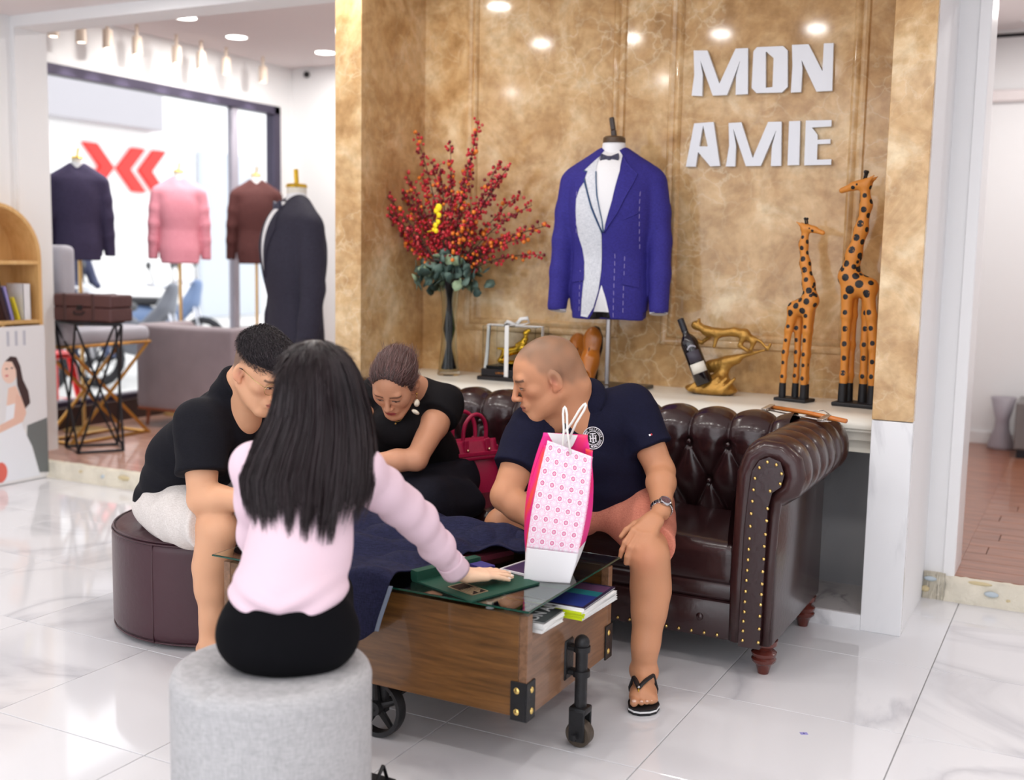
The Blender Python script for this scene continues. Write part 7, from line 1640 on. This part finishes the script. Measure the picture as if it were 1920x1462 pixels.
# ================================================================= the man in the black tee
def man_tee():
    t = thing('person', 'person in a black tee, pale shorts and wire glasses on the leather pouf', 'person', (-2.42, -.36, 0))
    hc = A((-2.00, -.465, .972)); R = hframe((.93, -.20, -.50), roll=.05); k = 1.06; S = Sdf(); head(S, hc, R, k); q = lambda *v: hc+R@(A(v)*k)
    c7 = A((-2.155, -.435, .875)); shR, shL = A((-2.175, -.565, .800)), A((-2.15, -.290, .790))
    S.cone(q(0, -.045, -.02), c7, .058, .066, .03); S.cone(q(0, -.02, -.05), c7+A((.05, -.0, -.06)), .052, .062, .03)
    pel = A((-2.47, -.37, .475)); mid = A((-2.34, -.41, .655)); chest = A((-2.21, -.42, .76))
    S.cone(shL, shR, .062, .062, .04); S.chain([chest, mid, pel], [.115, .12, .13], .05)
    eR, wR = A((-2.105, -.635, .570)), A((-1.95, -.58, .575)); eL, wL = A((-2.03, -.26, .565)), A((-1.90, -.40, .55))
    for a, b, c_ in ((shR, eR, wR), (shL, eL, wL)): limb(S, [a, a+(b-a)*.4, b], [.062, .058, .046]); limb(S, [b, b+(c_-b)*.3, c_], [.046, .047, .031])
    hand(S, wR, (.3, .85, -.1), (0, -.1, 1), 1, (.35, .35, .35, .35), 1.0); hand(S, wL, (.5, -.6, -.1), (0, 0, 1), -1, (.35,)*4, 1.0)
    hR, kR, aR = A((-2.40, -.47, .465)), A((-2.055, -.615, .480)), A((-2.105, -.60, .09)); hL, kL, aL = A((-2.40, -.30, .465)), A((-2.02, -.21, .480)), A((-2.03, -.20, .09))
    for hp, kn, an in ((hR, kR, aR), (hL, kL, aL)):
        limb(S, [hp, hp+(kn-hp)*.5, kn], [.085, .075, .057], .03); S.ell(kn+A((.014, -.004, -.008)), (.050, .048, .050), .02)
        limb(S, [kn+A((.0, .0, -.02)), kn+(an-kn)*.2+A((-.014, .0, 0)), kn+(an-kn)*.36+A((-.022, 0, 0)), kn+(an-kn)*.55+A((-.016, 0, 0)), kn+(an-kn)*.78, an+A((0, 0, .03))], [.051, .052, .053, .046, .038, .034], .04); g_ = foot(S, an, (.9, -.25), 1.0)
        for v, u0, u1, r_ in ((-.024, .105, .138, .012), (-.004, .108, .134, .009), (.010, .106, .128, .0085), (.023, .10, .12, .008), (.034, .092, .108, .0075)): S.cone(g_(u0, v, .036), g_(u1, v, .032), r_, r_, .006)
    def paint(V, col):
        col = facepaint(V, col, hc, R, k, lip=(190, 112, 96)); L = local(V, hc, R, k)
        m_ = sm(L[:, 2]+.004*wob(L, 1, 90)-np.interp(L[:, 1], [-.12, -.06, -.02, .02, .06, .1], [-.035, -.032, .018, .030, .050, .08]), -.006, .030)*(np.linalg.norm(L, axis=1) < .16)
        return mix(col, m_*.78, (56, 48, 46))
    finish_body(S, .0034, t, (222, 168, 132), paint)
    TEE = mat_weave('black_tee', (12, 12, 18), (22, 22, 30), 800, .85, .1)
    S = Sdf(); S.cone(shL+A((0, -.006, .004)), shR+A((0, .006, .004)), .078, .078, .05); S.chain([chest+A((0, 0, .0)), mid+A((-.01, 0, 0)), pel+A((.01, 0, .02))], [.145, .150, .160], .05, flat=(.6, 0, -.8), q=.88); S.cone(c7+A((-.01, 0, -.03)), c7+A((.005, 0, -.008)), .085, .078, .03); S.ccone(c7, c7+unit(q(0, -.06, -.04)-c7)*.085, .082, .070, .004, .02)
    for sh, e, L_ in ((shR, eR, .165), (shL, eL, .15)): d_ = unit(e-sh); S.cone(sh, sh+d_*.06, .078, .080, .04); S.ccone(sh+d_*.02, sh+d_*L_, .079, .084, .006, .03)
    S.box(pel+A((0, 0, -.075)), (.30, .30, .06), .01, .012, 's')
    S.disp(lambda P: folds((.5, -.2, .8), .0055, 50, 12)(P))
    obj('tee_shirt', S.mesh(.006), TEE, t, smooth=True)
    SHO = mat_weave('pale_shorts', (204, 196, 190), (232, 226, 222), 700, .85, .15)
    S = Sdf(); S.ell(pel+A((0.01, 0, -.012)), (.155, .17, .095), .04)
    for hp, kn in ((hR, kR), (hL, kL)): u_ = unit(kn-hp); L_ = np.linalg.norm(kn-hp); S.cone(hp, hp+u_*.18, .105, .100, .05); S.ccone(hp+u_*.08, hp+u_*(L_-.045), .100, .088, .005, .03)
    S.disp(lambda P: folds((.95, .2, .2), .006, 45, 14)(P)); obj('shorts', S.mesh(.007), SHO, t, smooth=True)
    HK = mat('black_hair', (30, 26, 30), .42, spec=.5, bump=.7, bscale=180)
    S = Sdf(); S.ell(q(0, -.018, .046), A((.079, .101, .096))*k, .01, 'u', R); S.ell(q(0, .045, .088), A((.060, .048, .046))*k, .03, 'u', R)
    S.plane(q(0, 0, .046), R@A((0, -.12, -1)), .010)
    S.disp(lambda P: .0020*wob(local(P, hc, R, k)*A((1, .5, 1)), 3, 70)); hs = S.mesh(.0035); obj('hair', hs, HK, t, smooth=True)
    fv_, ff_, fc_ = fur(hs, 9000, .024, .0007, lambda P, N: (R@A((.1, .55, -.25)))[None]+(P-q(0, -.03, .05))*4, (44, 38, 42), 9, .35, None, 4, .30)
    obj('hair_strands', (fv_, ff_), mat('black_hair_strands', (30, 26, 30), .5, attr=True, spec=.25), t, smooth=True, col=fc_)['kind'] = 'stuff'
    WIRE = mat('gold_wire', (214, 190, 130), .25, metal=1); lens = []
    g = obj('glasses', joins(*[tube([q(s*.034+.024*math.cos(a), .099-.15*abs(s*.034+.024*math.cos(a))*.3, .004+.020*math.sin(a)) for a in np.linspace(0, 2*PI, 24, False)], .0010, 6, closed=True) for s in (-1, 1)], tube([q(-.010, .100, .008), q(0, .104, .012), q(.010, .100, .008)], .001, 6),
        *[tube([q(s*.058, .094, .010), q(s*.074, .060, .014), q(s*.0815, .0, .018)], .0011, 6) for s in (-1, 1)]), WIRE, t, smooth=True)
    for s in (-1, 1): obj('temple_tip', tube([q(s*.0815, .002, .018), q(s*.083, -.016, .014), q(s*.082, -.028, -.004)], .0018, 6), BLK, g, smooth=True)
man_tee()
# ================================================================= the woman in the pale pink shirt
def woman_pink():
    t = thing('person', 'person with long straight black hair in a pale pink shirt seen from behind', 'person', (-1.16, -1.42, 0))
    rx = A((.887, .461, 0)); bk = A((.461, -.887, 0)); up = A((0, 0, 1)); hc = A((-1.186, -1.245, 1.033)); k = .98
    R = hframe((-.30, .85, -.38)); S = Sdf(); head(S, hc, R, k, True); q = lambda *v: hc+R@(A(v)*k)
    c7 = A((-1.172, -1.285, .935)); shL, shR = A((-1.290, -1.335, .876)), A((-1.070, -1.228, .872)); pel = A((-1.133, -1.412, .53)); mid = A((-1.140, -1.365, .70)); chest = A((-1.165, -1.305, .82))
    S.cone(q(0, -.045, -.02), c7, .044, .048, .03); S.cone(shL, shR, .042, .042, .04); S.chain([chest, mid, pel], [.080, .075, .10], .04)
    eR, wR = A((-1.066, -.985, .706)), A((-1.066, -.790, .528)); eL, wL = A((-1.335, -1.270, .690)), A((-1.32, -1.10, .575))
    limb(S, [shR, shR+(eR-shR)*.5, eR], [.042, .038, .033]); limb(S, [eR, eR+(wR-eR)*.4, wR], [.033, .031, .024]); limb(S, [shL, eL, wL], [.04, .032, .024])
    hw, hd_, hn, hcurl = A((-1.060, -.765, .509)), (.42, .86, -.10), (.05, -.08, 1), (.07, .06, .07, .09)
    hand(S, hw, hd_, hn, 1, hcurl, .92, .35, 1.0, .14); hand(S, wL, (-.1, .7, -.3), (0, 0, 1), -1, (.3,)*4, .9)
    vd = A((-.461, .887, 0))
    for s in (-1, 1):
        hp = pel+rx*s*.08; kn = pel+vd*.40+rx*(s*.050-.02)+A((0, 0, -.03)); limb(S, [hp, kn], [.07, .052]); an = A((kn[0]+.02, kn[1]-.06, .10)); limb(S, [kn, kn+(an-kn)*.35, an], [.050, .048, .033]); g_ = foot(S, an, (-.2, .95), .92)
    finish_body(S, .0034, t, (238, 200, 168), None)
    NP = mat('polished_nail', (250, 232, 224), .25); nails(t, hw, hd_, hn, 1, hcurl, .92, .14, NP)
    PNK = mat('pale_pink_shirt', (228, 200, 212), .75, bump=.05, bscale=150)
    FR3 = np.stack([rx, bk, up], 1)
    S = Sdf(); S.cone(shL, shR, .052, .052, .05); S.cone(chest, mid, .116, .102, .05, flat=bk, q=.74); S.cone(mid, pel+A((0, 0, .09)), .102, .120, .05, flat=bk, q=.78); S.cone(c7+A((0, 0, -.03)), c7, .062, .050, .05)
    S.ell(pel+A((0, 0, .098)), (.120, .104, .052), .03, 'u', FR3)
    # long sleeves with a cuff
    d_ = unit(wR-eR)
    S.chain([shR, shR+(eR-shR)*.35, shR+(eR-shR)*.7, eR, eR+(wR-eR)*.5], [.053, .050, .047, .046, .041], .03); S.ccone(eR+(wR-eR)*.45, wR-d_*.022, .041, .034, .004, .03)
    S.chain([shL, shL+(eL-shL)*.5, eL, eL+(wL-eL)*.6], [.052, .046, .046, .038], .03); S.ccone(eL+(wL-eL)*.5, wL, .040, .034, .004, .03)
    S.box(pel+A((0, 0, -.035)), (.30, .20, .090), .01, .008, 's', FR3@RX(-.10))
    def fp(P):
        a = (P-eR)@unit(wR-shR); m1 = np.clip((P[:, 1]+1.18)/.10, 0, 1)
        b = np.clip((.68-P[:, 2])/.08, 0, 1)*np.clip((-1.15-P[:, 1])/.05, 0, 1)
        s1 = np.sin(a*80+2.4*wob(P, 21, 12)+((P-eR)@rx)*35); h = (P-pel)@rx
        s2 = np.sin(P[:, 2]*115-np.abs(h)*50+2*wob(P, 22, 10))
        return -.0012*m1*s1-.0050*b*s2-.0018*wob(P, 23, 18)
    S.disp(fp); obj('shirt', S.mesh(.0046), PNK, t, smooth=True)
    fr = frame(d_, up)
    def cuff(u, v):
        a = .5+5.9*u; ce = wR-d_*.058+d_*.056*v; rr = .0365+.003*v+.0015*math.sin(3*a)
        return ce+fr@A((math.cos(a)*rr, math.sin(a)*rr*.92, 0))
    obj('cuff', slab(cuff, 40, 6, .0022), PNK, t, smooth=True); obj('cuff_button', ball(wR-d_*.018+unit(CAM-wR)*.041, .004), mat('pearl_button', (236, 226, 228), .25), t, smooth=True)
    SK = mat('black_skirt', (8, 8, 12), .9, spec=.15)
    S = Sdf(); S.ell(pel+A((0, 0, -.01)), (.152, .130, .088), .03, 'u', FR3); S.ell(pel+A((0, 0, .05)), (.124, .10, .07), .05, 'u', FR3)
    for s in (-1, 1): S.cone(pel+rx*s*.068, pel+vd*.40+rx*(s*.048-.02)+A((0, 0, -.03)), .080, .060, .04)
    obj('skirt', S.mesh(.007), SK, t, smooth=True)
    # sandals under the pouf
    st = thing('sandal', 'black slingback sandal beside the fabric pouf under the table edge', 'sandal', (-1.12, -1.07, 0))
    BLKR = mat('black_rubber', (26, 26, 30), .5)
    obj('sole', prism([(-1.24+a*.9, -1.05+b) for a, b in [(0, -.03), (.10, -.035), (.17, -.02), (.18, .01), (.15, .035), (.05, .035), (0, .02)]], .010, .022, 'z'), BLKR, st)
    obj('heel', box(-1.235, -1.20, -1.07, -1.035, 0, .03, .003, 1), BLKR, st); obj('strap', tube([(-1.13, -1.08, .02), (-1.12, -1.05, .07), (-1.13, -1.018, .02)], .006, 8, flat=.4), BLKR, st, smooth=True)
    # ---- hair
    HA = mat('black_brown_hair', (30, 22, 26), .42, attr=True, spec=.38)
    rnd = random.Random(7); nrm = np.random.RandomState(5)
    zt_ = 1.166; zk = A([1.168, 1.152, 1.12, 1.09, 1.05, 1.01, .965, .915, .865, .82, .78, .74, .70])[::-1]
    wk = A([.0, .046, .078, .093, .103, .112, .126, .142, .150, .142, .130, .118, .110])[::-1]; ck = A([0, 0, 0, 0, .002, .004, .0, -.008, -.014, -.012, -.010, -.008, -.006])[::-1]
    dk = A([.0, .052, .088, .104, .113, .118, .130, .150, .172, .190, .202, .208, .210])[::-1]
    o = A((-1.186, -1.245, 0))+rx*.011
    def hp(th, z, lay=1.0):
        w_ = np.interp(z, zk, wk)*lay; d_ = np.interp(z, zk, dk)*lay; c_ = np.interp(z, zk, ck)
        zz = np.asarray(z); dd = d_*np.cos(th); dd = np.where(zz > 1.0, dd, dd+(1-np.cos(th))*np.minimum(.115, .5*(1.0-zz))*lay)
        return o+np.outer(c_+w_*np.sin(th), rx)+np.outer(dd, bk)+np.outer(zz, up)
    def strand(th0, ze, lay, wid, cl_th, cl_amt, ph, n=15):
        z = np.concatenate([[zt_, 1.160, 1.147, 1.125], np.linspace(1.095, ze, n-4)]); s = np.linspace(0, 1, n)
        th = th0+(cl_th-th0)*cl_amt*np.clip((s-.45)/.55, 0, 1)**1.5+.025*np.sin(ph+6*s)*s
        P = hp(th, z, lay)+np.outer(.006*np.sin(ph*3+5*s)*s, rx)+np.outer(.004*np.cos(ph*2+4*s)*s, bk); T = np.gradient(P, axis=0); T /= np.linalg.norm(T, axis=1, keepdims=True)
        O = np.outer(np.sin(th), rx)+np.outer(np.cos(th), bk)+0*P if np.ndim(th) == 0 else np.sin(th)[:, None]*rx+np.cos(th)[:, None]*bk
        X = np.cross(T, O); X /= np.maximum(1e-6, np.linalg.norm(X, axis=1, keepdims=True)); tilt = .9*math.sin(ph*7); X = X*math.cos(tilt)+O*math.sin(tilt); W_ = (wid*(1-.75*s**3))[:, None]
        return P-X*W_, P+X*W_
    ncl = 34; clth = [(-1.75+3.5*(i+.5)/ncl)+rnd.uniform(-.04, .04) for i in range(ncl)]; clz = [rnd.uniform(.745, .83)+.05*abs(c_)**2*.35 for c_ in clth]
    VV = []; FF = []; CC = []; n = 15; base = 0
    for i in range(9000):
        th = rnd.uniform(-1.78, 1.78); ci = min(range(ncl), key=lambda j: abs(clth[j]-th)); lay = 1.02-.12*rnd.random()**1.5; frayed = rnd.random() < .12
        ze = (clz[ci]+rnd.gauss(0, .018)) if not frayed else rnd.uniform(.76, .95); ze = max(.735, ze)
        a, b = strand(th, ze, lay, rnd.uniform(.0005, .0010), clth[ci], 0 if frayed else rnd.uniform(.25, .85), rnd.uniform(0, 6.28))
        VV += [a, b]; k0 = base
        FF.append(np.stack([np.arange(n-1)+k0, np.arange(1, n)+k0, np.arange(1, n)+k0+n, np.arange(n-1)+k0+n], 1)); base += 2*n
        g_ = rnd.uniform(.6, 1.5); CC.append(np.tile(C3((38, 28, 31))*g_, (2*n, 1)))
    obj('hair', (np.vstack(VV), np.vstack(FF)), HA, t, smooth=True, col=np.vstack(CC))
    # cap over the skull, combed to the sides
    S = Sdf(); S.ell(hc+A((0, 0, .042))-bk*.004, (.084, .106, .094), .01, 'u', np.stack([rx, vd, up], 1)); S.box(hc+vd*.10+A((0, 0, -.05)), (.07, .07, .09), .03, .01, 's', np.stack([rx, vd, up], 1)); S.box(hc+A((0, 0, -.12)), (.2, .2, .09), .01, .01, 's')
    hs = S.mesh(.005); obj('hair_cap', hs, HA, t, smooth=True, col=np.tile(C3((34, 26, 30)), (len(hs[0]), 1)))
    fv_, ff_, fc_ = fur(hs, 7000, .06, .0009, lambda P, N: (P-(hc+A((0, 0, .12))-bk*.02))*12, (38, 28, 31), 12, .02, None, 5, .10, .001)
    obj('crown_hair', (fv_, ff_), HA, t, smooth=True, col=fc_)['kind'] = 'stuff'
    # inner mass of the hair, so that it is opaque right through
    V = []; nu, nv = 60, 40
    for i in range(nu):
        th = -1.72+3.44*i/(nu-1); z = np.linspace(1.150, .852+.02*math.sin(9*th)+.02*math.sin(23*th), nv); V.append(hp(np.full(nv, th), z, .90))
    V = np.vstack(V); F = [(i*nv+j, i*nv+j+1, (i+1)*nv+j+1, (i+1)*nv+j) for i in range(nu-1) for j in range(nv-1)]
    obj('hair_mass', (V, F), HA, t, smooth=True, col=np.tile(C3((34, 26, 30)), (len(V), 1)))
woman_pink()
